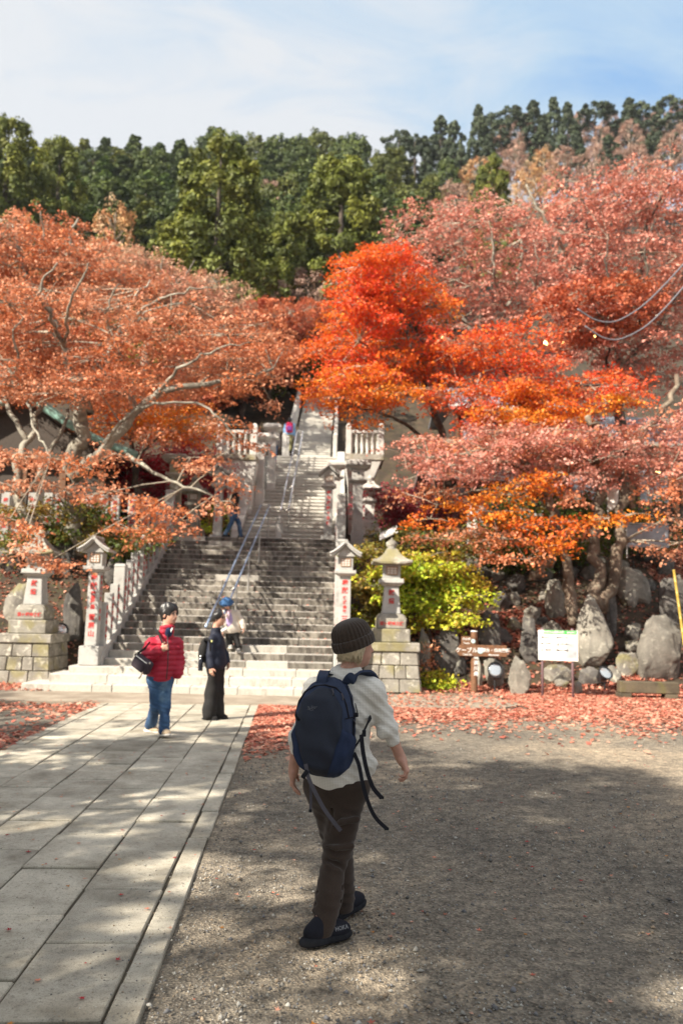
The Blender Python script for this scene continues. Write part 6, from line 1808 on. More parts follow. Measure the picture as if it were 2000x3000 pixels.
def figure(name, label, J, o):
    """J: joints in the place; o: look. Returns the person's body object."""
    h = o.get('h', 0.01)
    F, Rr = frame(J['face'])
    HF, HR = frame(J['look'])
    tilt = o.get('nod', 0.0)
    HFt = HF * math.cos(tilt) - UP * math.sin(tilt); HU = np.cross(HR, HFt)
    pts = np.array([J[k] for k in ('head', 'neck', 'shL', 'shR', 'elL', 'elR', 'wrL', 'wrR', 'hipL', 'hipR', 'knL', 'knR', 'anL', 'anR')])
    lo, hi = pts.min(0) - 0.26, pts.max(0) + 0.24
    sc = o.get('sc', 1.0); hs = o.get('hs', sc)
    hd = J['head']
    HB = np.stack([HR, HFt, HU], 1)
    chest = (J['shL'] + J['shR']) / 2 - UP * 0.12 * sc
    hips = (J['hipL'] + J['hipR']) / 2
    belly = chest * 0.4 + hips * 0.6
    TB = np.stack([Rr, F, UP], 1)
    # body
    s = SDF(lo, hi, o.get('h_skin', h))
    s.ell(hd + HU * 0.018 * hs, np.array((0.073, 0.092, 0.100)) * hs, HB, 0.02)
    s.ell(hd + HFt * 0.030 * hs - HU * 0.045 * hs, np.array((0.056, 0.062, 0.066)) * hs, HB, 0.03)
    s.cone(hd + HFt * 0.062 * hs - HU * 0.088 * hs, hd + HFt * 0.066 * hs - HU * 0.090 * hs, 0.020 * hs, 0.018 * hs, 0.03)
    s.cone(hd + HFt * 0.086 * hs + HU * 0.008 * hs, hd + HFt * 0.106 * hs - HU * 0.026 * hs, 0.009 * hs, 0.013 * hs, 0.015)
    s.cone(hd + HFt * 0.086 * hs - HU * 0.052 * hs - HR * 0.015 * hs, hd + HFt * 0.086 * hs - HU * 0.052 * hs + HR * 0.015 * hs, 0.011 * hs, 0.011 * hs, 0.012)
    for sg in (-1, 1):
        s.ell(hd + HR * sg * 0.075 * hs - HU * 0.012 * hs - HFt * 0.008 * hs, np.array((0.012, 0.020, 0.032)) * hs, HB, 0.008)
        s.ell(hd + HFt * 0.083 * hs + HR * sg * 0.032 * hs + HU * 0.012 * hs, np.array((0.016, 0.010, 0.010)) * hs, HB, 0.01, cut=True)
    s.cone(J['neck'] - UP * 0.03, hd - HU * 0.07 * hs - HFt * 0.012, 0.060 * hs, 0.052 * hs, 0.035)
    s.cone(J['shL'], J['shR'], 0.05 * sc, 0.05 * sc, 0.04); s.ell(chest, np.array((0.14, 0.09, 0.17)) * sc, TB, 0.05)
    s.ell(belly, np.array((0.125, 0.085, 0.16)) * sc, TB, 0.06); s.ell(hips, np.array((0.13, 0.09, 0.10)) * sc, TB, 0.05)
    for a in 'LR':
        s.cone(J['sh' + a], J['el' + a], 0.044 * sc, 0.037 * sc, 0.03); s.cone(J['el' + a], J['wr' + a], 0.039 * sc, 0.026 * sc, 0.02)
        hp = J.get('hand' + a)
        if hp is not None: hand(s, J['wr' + a], *hp)
        s.cone(J['hip' + a], J['kn' + a], 0.065 * sc, 0.045 * sc, 0.03); s.cone(J['kn' + a], J['an' + a], 0.045 * sc, 0.032 * sc, 0.02)
    if o.get('skin_cut'): s.plane_cut(*o['skin_cut'])
    body = s.build(name, o['skin'], None, o.get('skin_it', 1))
    tag(body, label, 'person', o.get('group'))
    # top
    T = o['top']
    s = SDF(lo, hi, T.get('h', h))
    tr_ = T.get('r', (0.180, 0.125))
    s.ell(chest, np.array((tr_[0], tr_[1], 0.23)) * sc, TB, 0.06)
    s.ell(belly, np.array((tr_[0] * T.get('waist', 0.98), tr_[1] * 1.0, 0.22)) * sc, TB, 0.07)
    hem = hips - UP * T.get('hem', 0.05)
    s.ell(hem + UP * 0.10, np.array((tr_[0] * T.get('hip', 1.0), tr_[1] * 1.02, 0.17)) * sc, TB, 0.07)
    s.cone(J['shL'], J['shR'], T.get('shr', 0.070) * sc, T.get('shr', 0.070) * sc, 0.05)
    s.cone((J['shL'] + J['shR']) / 2, J['neck'], T.get('yoke', 0.085) * sc, 0.064 * sc, 0.05)
    if T.get('collar'): s.cone(J['neck'] - UP * 0.03, J['neck'] + UP * T['collar'] * 0.5 + F * 0.015, T.get('neckr', 0.076) * sc, T.get('neckr', 0.076) * sc, 0.03)
    for a in 'LR':
        e0, e1 = T.get('sleeve', (0.062, 0.056, 0.05))[:2]
        s.cone(J['sh' + a], J['el' + a], T.get('sleeve', (0.062, 0.056, 0.05))[0] * sc, e1 * sc, 0.04)
        fr = T.get('cuff', 0.95)
        if fr > 0: s.cone(J['el' + a], J['el' + a] + (J['wr' + a] - J['el' + a]) * fr, e1 * sc, T['sleeve'][2] * sc if 'sleeve' in T else 0.045, 0.03)
    for c in T.get('extra', []): s.cone(*c)
    if T.get('quilt'):
        q = T['quilt']
        zz = J['neck'][2]
        s.field(lambda X: -0.017 * np.abs(np.sin((X[..., 2] - zz) * math.pi / q + 0.7 * vnoise(X, 5.0, 3))) ** 0.6 + 0.004 * vnoise(X, 26, 4))
    if T.get('wrinkle'):
        s.field(lambda X: T['wrinkle'] * (np.abs(np.sin(X[..., 2] * 62 + X[..., 0] * 40 + X[..., 1] * 25 + 2.5 * vnoise(X, 7, 41))) - 0.5) * np.clip(0.25 + vnoise(X, 6, 42), 0, 1))
    s.field(lambda X: T.get('fold', 0.006) * vnoise(X * np.array([1, 1, 0.6]), 16, 8) + T.get('fold', 0.006) * 0.5 * vnoise(X, 34, 9))
    s.plane_cut(hem, T.get('hem_n', -UP), 0.01)
    s.plane_cut(J['neck'] + UP * T.get('collar', 0.0) + UP * 0.025, UP * 0.9 + F * -0.25, 0.006)
    top = s.build(T.get('name', 'jacket'), T['mat'], body, 1)
    # trousers
    B_ = o['bottom']
    s = SDF(lo, hi, B_.get('h', h))
    rt, rk, ra = B_['r']
    s.ell(hips - UP * 0.01, np.array((B_.get('hipw', 0.165), 0.125, 0.13)) * sc, TB, 0.05)
    for a in 'LR':
        s.cone(J['hip' + a], J['kn' + a], rt * sc, rk * sc, 0.05); s.cone(J['kn' + a], J['an' + a] + UP * B_.get('end', 0.0), rk * sc, ra * sc, 0.03)
    for c in B_.get('extra', []): s.cone(*c)
    fz = B_.get('fold', 0.007)
    s.field(lambda X: fz * vnoise(X * np.array([1.0, 1.0, 1.25]), 15, 18) + fz * 0.6 * vnoise(X * np.array([0.7, 0.7, 1.6]), 34, 19))
    zk, za = (J['knL'][2] + J['knR'][2]) / 2, min(J['anL'][2], J['anR'][2])
    wr = B_.get('wrinkle', 0.007)
    def wrinkles(X):
        w_ = np.exp(-((X[..., 2] - zk) / 0.10) ** 2) + np.exp(-((X[..., 2] - za - 0.06) / 0.09) ** 2) + 0.6 * np.exp(-((X[..., 2] - hips[2] + 0.12) / 0.07) ** 2)
        ph = X[..., 2] * 120 + X[..., 0] * 38 - X[..., 1] * 22 + 2.2 * vnoise(X, 11, 33)
        return wr * w_ * (np.abs(np.sin(ph * 0.5)) - 0.5) * (0.6 + 0.4 * vnoise(X, 9, 34))
    s.field(wrinkles)
    for c in B_.get('creases', []):                       # folds that run across the leg
        s.cone(*c[:4], 0.014, None, c[4])
    s.plane_cut(hips + UP * B_.get('waist', 0.10), UP, 0.0)
    for a in 'LR':
        pass
    s.plane_cut(np.array([0, 0, min(J['anL'][2], J['anR'][2]) - B_.get('cut', 0.045)]), -UP, 0.0)
    s.build(B_.get('name', 'trousers'), B_['mat'], body, 1)
    # shoes
    S_ = o.get('shoes')
    if S_:
        for a in 'LR':
            shoe(body, J['an' + a], S_['dir' + a] if 'dir' + a in S_ else J['face'], S_['mat'], S_['sole'], S_.get('len', 0.265), S_.get('sole_h', 0.028), S_.get('h', h), J['an' + a][2] - S_.get('drop', 0.085), S_.get('pitch' + a, 0.0))
    # hair
    H_ = o.get('hair')
    if H_:
        s = SDF(hd - 0.26, hd + 0.22, H_.get('h', h * 0.8))
        s.ell(hd + HU * 0.030 * hs - HFt * 0.012 * hs, np.array((0.086, 0.100, 0.106)) * hs * H_.get('k', 1.0), HB, 0.02)
        s.ell(hd - HFt * 0.045 * hs - HU * 0.03 * hs, np.array((0.076, 0.06, 0.085)) * hs, HB, 0.03)
        for c in H_.get('extra', []): s.cone(*c)
        # open the face
        s.ell(hd + HFt * 0.115 * hs - HU * 0.035 * hs, np.array((0.072, 0.085, H_.get('face', 0.080))) * hs, HB, 0.012, cut=True)
        s.plane_cut(hd - HU * H_.get('len', 0.085) * hs, -HU + HFt * 0.25, 0.01)
        s.field(lambda X: H_.get('rough', 0.008) * (vnoise(X * np.array([1, 1, 0.45]), 70, 5) + 0.8 * vnoise(X, 32, 6)))
        s.build('hair', H_['mat'], body, 1)
    if o.get('eyes', True):
        for sg in (-1, 1):
            p = hd + HFt * 0.083 * hs + HR * sg * 0.031 * hs + HU * 0.010 * hs
            MB().lathe([(0.001, -0.008), (0.010, -0.004), (0.013, 0), (0.010, 0.004), (0.001, 0.008)], tuple(p), 8).build('eye', M['eye'], body, smooth=True)
        p = hd + HFt * 0.096 * hs - HU * 0.053 * hs
        MB().tube([p - HR * 0.02 * hs - HFt * 0.006, p, p + HR * 0.02 * hs - HFt * 0.006], 0.005 * hs, 6).build('mouth', M['lip'], body, smooth=True)
    return body, dict(F=F, R=Rr, HF=HFt, HR=HR, HU=HU, chest=chest, hips=hips, belly=belly)

def ribbon(path_, width, thick, side, name, mat, parent, n=24):
    """Flat band along a path; side gives the direction of its width."""
    P_ = np.array(path_, float)
    t = np.linspace(0, len(P_) - 1, n)
    Q = np.stack([np.interp(t, np.arange(len(P_)), P_[:, i]) for i in range(3)], 1)
    for _ in range(4): Q[1:-1] = Q[:-2] * 0.25 + Q[1:-1] * 0.5 + Q[2:] * 0.25
    side = np.broadcast_to(np.array(side, float), Q.shape) if np.ndim(side) == 1 else np.stack([np.interp(t, np.arange(len(side)), np.array(side)[:, i]) for i in range(3)], 1)
    T_ = unit(np.gradient(Q, axis=0))
    W_ = unit(side - T_ * (side * T_).sum(1, keepdims=True))
    N_ = np.cross(T_, W_)
    ww = np.broadcast_to(np.asarray(width, float), (n,)) if np.ndim(width) == 0 else np.interp(t, np.linspace(0, len(P_) - 1, len(width)), width)
    rings = [[q - w_ * a / 2 - m_ * thick / 2, q + w_ * a / 2 - m_ * thick / 2, q + w_ * a / 2 + m_ * thick / 2, q - w_ * a / 2 + m_ * thick / 2] for q, w_, m_, a in zip(Q, W_, N_, ww)]
    return MB().loft(rings).build(name, mat, parent, smooth=True, auto=0.7)

# ---------------- the walker in front
Y0 = 4.45
def A(px, py, d=0.0): return at(px, py, Y0 + d)
fw = np.array([math.sin(R(28)), math.cos(R(28)), 0]); rt_ = np.array([fw[1], -fw[0], 0])
lk = np.array([math.sin(R(66)), math.cos(R(66)), 0])
fR, fL = on_ground(945, 2764), on_ground(1000, 2688)
J = dict(face=fw, look=lk, head=A(1040, 1893), neck=A(1020, 1962, 0.0), shL=A(918, 2018, 0.07), shR=A(1092, 2022, -0.08),
         elL=A(872, 2158, 0.02), elR=A(1133, 2128, -0.06), wrL=A(860, 2252, 0.06), wrR=A(1172, 2218, -0.02),
         hipL=A(945, 2300, 0.05), hipR=A(1022, 2306, -0.03), knL=A(992, 2490, 0.13), knR=A(990, 2492, -0.02),
         anL=np.array([*at(1000, 2655, fL[1])[:2], 0.10]), anR=np.array([*at(938, 2712, fR[1])[:2], 0.10]))
J['handL'] = (np.array([-0.05, 0.04, -1.0]), np.array([0.8, -0.1, 0.0]), np.array([0.25, 0.9, 0.1]), 0.95, 0.30)
J['handR'] = (np.array([0.42, -0.05, -0.8]), np.array([-0.9, 0.15, -0.35]), np.array([0.2, 0.9, 0.2]), 0.95, 0.62)
M['knit'] = cloth('off_white_waffle_knit', (0.76, 0.735, 0.68), 0.95, waffle=38.0, var=0.04)
M['brown_cloth'] = cloth('dark_brown_cloth', (0.046, 0.032, 0.025), 0.9, weave=0.25, var=0.12, sheen=0.15)
M['black_shoe'] = cloth('black_mesh_shoe', (0.012, 0.013, 0.020), 0.8, weave=0.5, wscale=300)
M['black_sole'] = plain('black_rubber', (0.020, 0.021, 0.025), 0.9, spec=0.1, var=0.25, scale=30, bmp=0.3, bscale=60)
CR = []
def crease(p0, p1, p2, r_=0.010, cut=True):
    r_ = r_ * 1.5
    CR.append((A(*p0), A(*p1), r_, r_ * 0.8, cut)); CR.append((A(*p1), A(*p2), r_ * 0.8, r_ * 0.5, cut))
# behind the knee, calf, ankle and seat
crease((1052, 2425, -0.115), (1010, 2455, -0.125), (968, 2470, -0.10), 0.012)
crease((1045, 2400, -0.125), (1000, 2408, -0.13), (975, 2420, -0.11), 0.012, False)
crease((1034, 2495, -0.09), (990, 2500, -0.112), (952, 2488, -0.09), 0.009)
crease((1030, 2478, -0.10), (985, 2484, -0.118), (955, 2478, -0.09), 0.011, False)
crease((1012, 2545, -0.09), (985, 2530, -0.10), (960, 2520, -0.085), 0.009)
crease((1000, 2600, -0.10), (965, 2620, -0.125), (925, 2612, -0.11), 0.009)
crease((990, 2640, -0.12), (955, 2660, -0.145), (920, 2645, -0.12), 0.010)
crease((985, 2655, -0.12), (950, 2676, -0.15), (915, 2668, -0.13), 0.010, False)
crease((978, 2690, -0.14), (945, 2694, -0.165), (914, 2685, -0.14), 0.009)
crease((978, 2340, -0.075), (972, 2390, -0.08), (962, 2430, -0.07), 0.006)
crease((1070, 2330, -0.13), (1040, 2350, -0.155), (1000, 2352, -0.14), 0.008)
crease((1066, 2380, -0.12), (1035, 2376, -0.14), (1005, 2385, -0.13), 0.008)
walker, fr_ = figure('person', 'person in brown knit cap and off-white sweater walking away with a navy backpack', J, dict(
    h=0.0068, h_skin=0.0046, sc=0.98, skin=M['skin'], eyes=False,
    top=dict(name='sweater', mat=M['knit'], r=(0.182, 0.126), hem=0.0, hem_n=(0.16, 0.1, -1.0), shr=0.052, sleeve=(0.060, 0.050, 0.042), cuff=0.42, wrinkle=0.0065, fold=0.0085, hip=0.95,
             extra=[(A(1140, 2080, -0.07), A(1142, 2092, -0.06), 0.026, 0.022, 0.03), (A(1122, 2142, -0.08), A(1144, 2132, -0.06), 0.044, 0.044, 0.01), (A(1090, 2235, -0.08), A(1085, 2250, -0.06), 0.03, 0.03, 0.06)]),
    bottom=dict(mat=M['brown_cloth'], r=(0.096, 0.076, 0.062), waist=0.10, cut=0.062, fold=0.010, end=-0.09, hipw=0.152, creases=CR, wrinkle=0.011),
    shoes=None))
sR = shoe(walker, J['anR'] - np.array([0.0, 0, 0]), (0.85, 0.53), M['black_shoe'], M['black_sole'], 0.280, 0.034, 0.005, 0.002, 0.0, 0.100)
sL = shoe(walker, J['anL'], (0.72, 0.69), M['black_shoe'], M['black_sole'], 0.280, 0.034, 0.005, 0.002, R(7), 0.100)
# lettering on the outer side of the shoe, pale flash on the other
M['shoe_print'] = plain('grey_shoe_print', (0.16, 0.165, 0.18), 0.6)
d_ = np.array([0.85, 0.53, 0]); d_ /= np.linalg.norm(d_); r_d = np.array([d_[1], -d_[0], 0])
t_ = lettering('HOKA', 0.028, sR, tuple(np.array([J['anR'][0], J['anR'][1], 0.0]) + d_ * 0.100 + r_d * 0.0475 + UP * 0.070), M['shoe_print'], rz=math.atan2(d_[1], d_[0]), vertical=False, bold=0.0006, tilt=-0.42, name='shoe_lettering')
# knit cap
hd, HU = J['head'], fr_['HU']
capx = unit(np.array([lk[0], lk[1], 0.36]))                       # tilted: higher over the brow
capu = unit(np.cross(np.cross(capx, UP), capx) * 1.0)
capu = capu if capu[2] > 0 else -capu
capr = np.cross(capx, capu)
M['cap_knit'] = None
def knit_cap():
    m, N, L, b = material('brown_rib_knit')
    v = coords(N, L, per_object=False)
    n = noise(N, L, v, 260, 2)
    r = ramp(N, [(0.30, (0.014, 0.009, 0.006)), (0.55, (0.044, 0.028, 0.019)), (0.74, (0.075, 0.048, 0.034)), (0.80, (0.30, 0.25, 0.20))])
    L.new(n.outputs['Fac'], r.inputs['Fac']); L.new(r.outputs['Color'], b.inputs['Base Color'])
    b.inputs['Roughness'].default_value = 0.95; b.inputs['Sheen Weight'].default_value = 0.2
    bump(N, L, b, n.outputs['Fac'], 0.5, 0.003)
    return m
M['cap_knit'] = knit_cap()
def cap_rings(prof, cen, nrib, amp, n=132):
    out_ = []
    for (r_, z_) in prof:
        a = np.arange(n) / n * 2 * math.pi
        rr = r_ * (1 + amp * np.sin(a * nrib) * min(1, r_ / 0.05))
        out_.append(cen + (np.cos(a) * rr * 1.08)[:, None] * capx + (np.sin(a) * rr * 0.96)[:, None] * capr + z_ * capu)
    return out_
cc_ = hd + capu * 0.026 - capx * 0.004
body_prof = [(0.100, -0.02), (0.104, 0.02), (0.103, 0.05), (0.097, 0.078), (0.084, 0.100), (0.064, 0.116), (0.040, 0.125), (0.015, 0.129), (0.002, 0.130)]
cap = MB().loft(cap_rings(body_prof, cc_, 30, 0.034)).build('knit_cap', M['cap_knit'], walker, smooth=True)
cuff_prof = [(0.103, -0.030), (0.111, -0.026), (0.1135, 0.0), (0.112, 0.024), (0.106, 0.030), (0.100, 0.026)]
MB().loft(cap_rings(cuff_prof, cc_, 30, 0.026)).build('cuff', M['cap_knit'], cap, smooth=True)
# blond hair under the cap: a shaped mass with locks
M['blond'] = plain('pale_blond_hair', (0.52, 0.42, 0.27), 0.45, var=0.3, scale=50, bmp=0.4, bscale=180)
s = SDF(hd - 0.2, hd + 0.15, 0.005)
s.ell(hd - lk * 0.016 - UP * 0.012, (0.083, 0.085, 0.082), None, 0.01)
s.ell(hd - lk * 0.040 - UP * 0.040, (0.070, 0.062, 0.052), None, 0.02)
HRt = fr_['HR']
s.ell(hd + lk * 0.085 - UP * 0.03, (0.095, 0.095, 0.15), None, 0.010, cut=True)
s.plane_cut(hd + capu * 0.0, capu)
s.plane_cut(hd - UP * 0.078, -UP + lk * 0.12, 0.008)
s.field(lambda X: 0.006 * vnoise(X * np.array([1, 1, 0.22]), 75, 25) + 0.003 * vnoise(X * np.array([1, 1, 0.3]), 140, 26))
hair = s.build('hair', M['blond'], walker, 0)
lk_m = MB()
rr_ = np.random.default_rng(9)
for i in range(150):
    a = rr_.uniform(-2.9, -0.02)
    d = math.cos(a) * HRt * 0.082 + math.sin(a) * lk * 0.090
    p0 = hd + d * 0.98 - UP * 0.008 + capu * 0.0
    L_ = rr_.uniform(0.055, 0.085) if abs(a + 1.6) < 1.4 else rr_.uniform(0.06, 0.095)
    p1 = p0 + d * 0.10 - UP * L_ * 0.55
    p2 = p1 - UP * L_ * 0.45 - d * rr_.uniform(0.0, 0.25) + rr_.normal(0, 0.006, 3)
    lk_m.tube([p0, p1, p2], [0.0045, 0.004, 0.0008], 4)
lk_m.build('hair_locks', M['blond'], hair, smooth=True)

# ---------------- the navy backpack
M['navy'] = cloth('navy_nylon', (0.024, 0.036, 0.075), 0.75, weave=0.25, wscale=420, var=0.10, spec=0.3)
M['charcoal'] = cloth('charcoal_nylon', (0.023, 0.028, 0.044), 0.62, weave=0.25, wscale=420, var=0.10, spec=0.2)
M['navy_stretch'] = cloth('navy_stretch_mesh', (0.022, 0.034, 0.075), 0.85, weave=0.5, wscale=500)
M['webbing'] = cloth('grey_webbing', (0.085, 0.08, 0.095), 0.8, weave=0.4, wscale=500)
M['webbing_black'] = cloth('black_webbing', (0.012, 0.012, 0.018), 0.7, weave=0.4, wscale=500)
pack_n = -fw; pack_r = rt_
back = (J['shL'] + J['shR']) / 2 * 0.45 + fr_['hips'] * 0.55
pb, pt = A(962, 2262)[2], A(962, 1980)[2]
pc = np.array([back[0], back[1], 0]) + pack_n * 0.105 - pack_r * 0.012
Hh = pt - pb
pu = unit(UP + pack_n * -0.04)
def pack_s(t):
    w_ = np.interp(t, [0, 0.03, 0.10, 0.25, 0.45, 0.65, 0.82, 0.93, 0.98, 1.0], [0.060, 0.088, 0.116, 0.146, 0.160, 0.158, 0.136, 0.100, 0.058, 0.020])
    d_ = np.interp(t, [0, 0.03, 0.12, 0.3, 0.6, 0.8, 0.92, 1.0], [0.08, 0.13, 0.175, 0.195, 0.185, 0.155, 0.11, 0.06])
    return w_, d_
def pack_pt(t, a, off=0.0):
    """t height 0..1, a angle: 0 = outer face, +-pi/2 sides, pi = back."""
    w_, d_ = pack_s(t)
    e = 0.62
    sx = np.sign(np.sin(a)) * np.abs(np.sin(a)) ** e; sy = np.sign(np.cos(a)) * np.abs(np.cos(a)) ** e
    crease = 0.004 * np.sin(t * 23 + 3 * np.sin(a * 2)) * np.exp(-((t - 0.32) / 0.22) ** 2) + 0.003 * np.sin(9 * a + 17 * t)
    n_ = pack_r[None] * (sx * (w_ + off + crease))[..., None] + pack_n[None] * (d_ / 2 + sy * (d_ / 2 + off + crease))[..., None]
    return pc + n_ + pu[None] * (pb + t * Hh)[..., None] - np.array([0, 0, 0.0]) + (UP * 0)[None]
pk = empty('backpack', tuple(pc + UP * pb), 0, 'navy daypack with charcoal front panel worn by the person in the knit cap', 'backpack')
inv = np.array(pk.location)
def shell(t0, t1, a0, a1, off, thick, nt_, na, name, mat, parent, edge=None):
    tt, aa = np.meshgrid(np.linspace(0, 1, nt_), np.linspace(0, 1, na), indexing='ij')
    A_ = a0(tt) + (a1(tt) - a0(tt)) * aa
    T_ = t0(aa) + (t1(aa) - t0(aa)) * tt
    o_ = np.minimum(1, 8 * np.minimum(np.minimum(tt, 1 - tt), np.minimum(aa, 1 - aa)) + 0.15) if edge is None else np.ones_like(tt)
    P1 = pack_pt(T_.ravel(), A_.ravel(), (off * o_).ravel()) - inv
    P0 = pack_pt(T_.ravel(), A_.ravel(), (off * o_ - thick).ravel()) - inv
    f = grid_faces(nt_, na)
    n1 = len(P1)
    br = np.concatenate([np.arange(na), np.arange(1, nt_) * na + na - 1, (nt_ - 1) * na + np.arange(na - 2, -1, -1), np.arange(nt_ - 2, 0, -1) * na])
    nx = np.roll(br, -1)
    rim = np.stack([br, nx, nx + n1, br + n1], 1)
    me = np_mesh(name, np.concatenate([P1, P0]), np.concatenate([f, f[:, ::-1] + n1, rim]), mat, smooth=True)
    return link(name, me, parent)
tt = np.concatenate([np.linspace(0, 0.1, 6), np.linspace(0.14, 0.9, 22), np.linspace(0.92, 1, 8)])
aa = np.arange(56) / 56 * 2 * math.pi
main = MB().loft([pack_pt(np.full(56, t), aa) - inv for t in tt]).build('main_body', M['navy'], pk, smooth=True)
hw = lambda t: np.interp(t, [0, 0.1, 0.3, 0.55, 0.8, 0.92], [0.25, 0.42, 0.60, 0.86, 0.80, 0.42])
shell(lambda a: np.full_like(a, 0.012), lambda a: 0.905 - 0.09 * (2 * a - 1) ** 2, lambda t: -hw(t * 0.9), lambda t: hw(t * 0.9), 0.006, 0.012, 34, 20, 'front_panel', M['charcoal'], pk)
for sg, nm in ((1, 'side_pocket'), (-1, 'side_pocket')):
    shell(lambda a: np.full_like(a, 0.05), lambda a: 0.52 - 0.13 * a, (lambda t, sg=sg: sg * (hw(t * 0.5) + 0.02)), (lambda t, sg=sg: sg * np.full_like(t, 2.35)), 0.012, 0.018, 16, 18, nm, M['navy_stretch'], pk)
def pack_line(pts_, off=0.008): return [pack_pt(np.array([t]), np.array([a]), np.array([off]))[0] - inv for t, a in pts_]
MB().tube(pack_line([(0.62, 1.25), (0.75, 1.1), (0.85, 0.85), (0.91, 0.45), (0.93, 0.0), (0.91, -0.45), (0.85, -0.85), (0.75, -1.1), (0.62, -1.25)], 0.004), 0.0045, 6).build('zip', M['webbing_black'], pk, smooth=True)
MB().tube(pack_line([(0.42, 1.6), (0.6, 1.6), (0.8, 1.55), (0.92, 1.5)], 0.004), 0.004, 6).build('zip', M['webbing_black'], pk, smooth=True)
for (t, a) in ((0.86, 0.75), (0.90, 0.25), (0.60, 1.55)):
    MB().tube(pack_line([(t, a), (t - 0.035, a + 0.06), (t - 0.06, a + 0.05)], 0.012), 0.004, 5).build('zip_pull', M['webbing'], pk, smooth=True)
# grab handle
hp = [pack_pt(np.array([0.955]), np.array([a]), np.array([0.0]))[0] - inv for a in (-2.2, 2.2)]
ribbon([hp[0], (hp[0] * 0.75 + hp[1] * 0.25) + UP * 0.035, (hp[0] * 0.25 + hp[1] * 0.75) + UP * 0.035, hp[1]], 0.022, 0.007, pack_n, 'grab_handle', M['charcoal'], pk)
M['emblem_grey'] = plain('emblem_thread', (0.13, 0.14, 0.16), 0.6)
# emblem: a small skeleton-bird line drawing
em = MB()
e0, er, eu = pack_pt(np.array([0.70]), np.array([-0.10]), np.array([0.010]))[0] - inv, pack_r, UP
for line in ([(-30, 6), (-22, 10), (-18, 3), (-10, -2), (-4, 4), (2, 2), (8, 7), (14, 12), (18, 8), (24, 10), (30, 14)], [(-22, 10), (-24, 0), (-20, -8), (-14, -12)], [(-18, 3), (-12, -8), (-6, -14), (2, -12)], [(-4, 4), (0, -4), (8, -8), (6, -16), (12, -22)], [(2, 2), (-6, 10), (-4, 15), (4, 13)], [(8, 7), (12, 0), (20, 2)], [(-10, -2), (-16, -4), (-26, -6), (-30, -14)]):
    em.tube([e0 + er * x * 0.00095 + eu * y * 0.00085 for x, y in line], 0.00125, 4)
em.build('emblem', M['emblem_grey'], pk)
# shoulder straps
def Wp(px, py, d): return A(px, py, d) - inv
ribbon([Wp(940, 2012, -0.10), Wp(943, 1985, -0.10), Wp(950, 1966, -0.03), Wp(955, 1968, 0.07), Wp(950, 2000, 0.16)], 0.058, 0.012, pack_r, 'shoulder_strap', M['navy'], pk)
ribbon([Wp(1012, 2012, -0.10), Wp(1022, 1992, -0.13), Wp(1044, 1974, -0.135), Wp(1070, 1968, -0.10), Wp(1090, 1980, -0.03), Wp(1100, 2010, 0.04)], [0.062, 0.062, 0.06, 0.058, 0.055], 0.012, [pack_r + UP * 0.9, pack_r + UP * 0.7, pack_r * 0.8 + fw * 0.5 + UP * 0.5, pack_r * 0.5 + fw * 0.8, pack_r * 0.7 + fw * 0.5, pack_r], 'shoulder_strap', M['navy'], pk)
ribbon([Wp(1036, 2195, -0.14), Wp(1058, 2160, -0.17), Wp(1078, 2115, -0.16), Wp(1086, 2100, -0.12)], 0.022, 0.004, fw, 'adjuster_strap', M['webbing_black'], pk)
bk = Wp(1066, 2148, -0.18)
MB().box(tuple(bk), (0.020, 0.016, 0.034)).build('buckle', M['black_sole'], pk, bevel=0.003)
def strap(pts_, w_, mat, tip=True):
    o_ = ribbon([Wp(*p) for p in pts_], w_, 0.003, pack_r * 0.8 + fw * 0.6, 'loose_strap', mat, pk)
    if tip:
        e_ = Wp(*pts_[-1]); MB().box(tuple(e_), (w_ * 1.2, 0.008, 0.014)).build('strap_end', M['black_sole'], o_, bevel=0.002)
strap([(1058, 2152, -0.19), (1062, 2200, -0.19), (1074, 2260, -0.18), (1092, 2310, -0.17), (1117, 2337, -0.16)], 0.022, M['webbing_black'])
strap([(1036, 2205, -0.17), (1052, 2240, -0.18), (1060, 2290, -0.18), (1075, 2345, -0.17), (1096, 2395, -0.16), (1132, 2428, -0.15)], 0.020, M['webbing_black'])
strap([(895, 2238, -0.22), (902, 2278, -0.23), (918, 2312, -0.24), (948, 2370, -0.24), (980, 2412, -0.23), (998, 2434, -0.22)], 0.020, M['webbing'], False)
strap([(909, 2288, -0.22), (911, 2330, -0.22), (909, 2375, -0.22)], 0.014, M['webbing'])
MB().box(tuple(Wp(893, 2268, -0.23)), (0.022, 0.018, 0.045), rot=np.array(Matrix.Rotation(0.6, 3, 'Y'))).build('buckle', M['black_sole'], pk, bevel=0.003)
MB().tube([Wp(876, 2110, -0.18), Wp(868, 2100, -0.19), Wp(866, 2092, -0.19)], 0.007, 6).build('cord_lock', M['black_sole'], pk, smooth=True)
MB().tube([Wp(1040, 2060, -0.17), Wp(1046, 2085, -0.18), Wp(1042, 2100, -0.18), Wp(1012, 2106, -0.26)], 0.003, 5).build('cord', M['webbing_black'], pk, smooth=True)
MB().box(tuple(Wp(1043, 2094, -0.18)), (0.022, 0.016, 0.022)).build('cord_lock', M['black_sole'], pk, bevel=0.003)
# ------------------------------------------------------------------ the other visitors
def joints(Y, px, face, look, **over):
    """px: dict of joint -> (x, y, depth offset)."""
    J = {k: at(v[0], v[1], Y + (v[2] if len(v) > 2 else 0.0)) for k, v in px.items()}
    J['face'] = np.array(face, float); J['look'] = np.array(look, float)
    J.update(over)
    return J

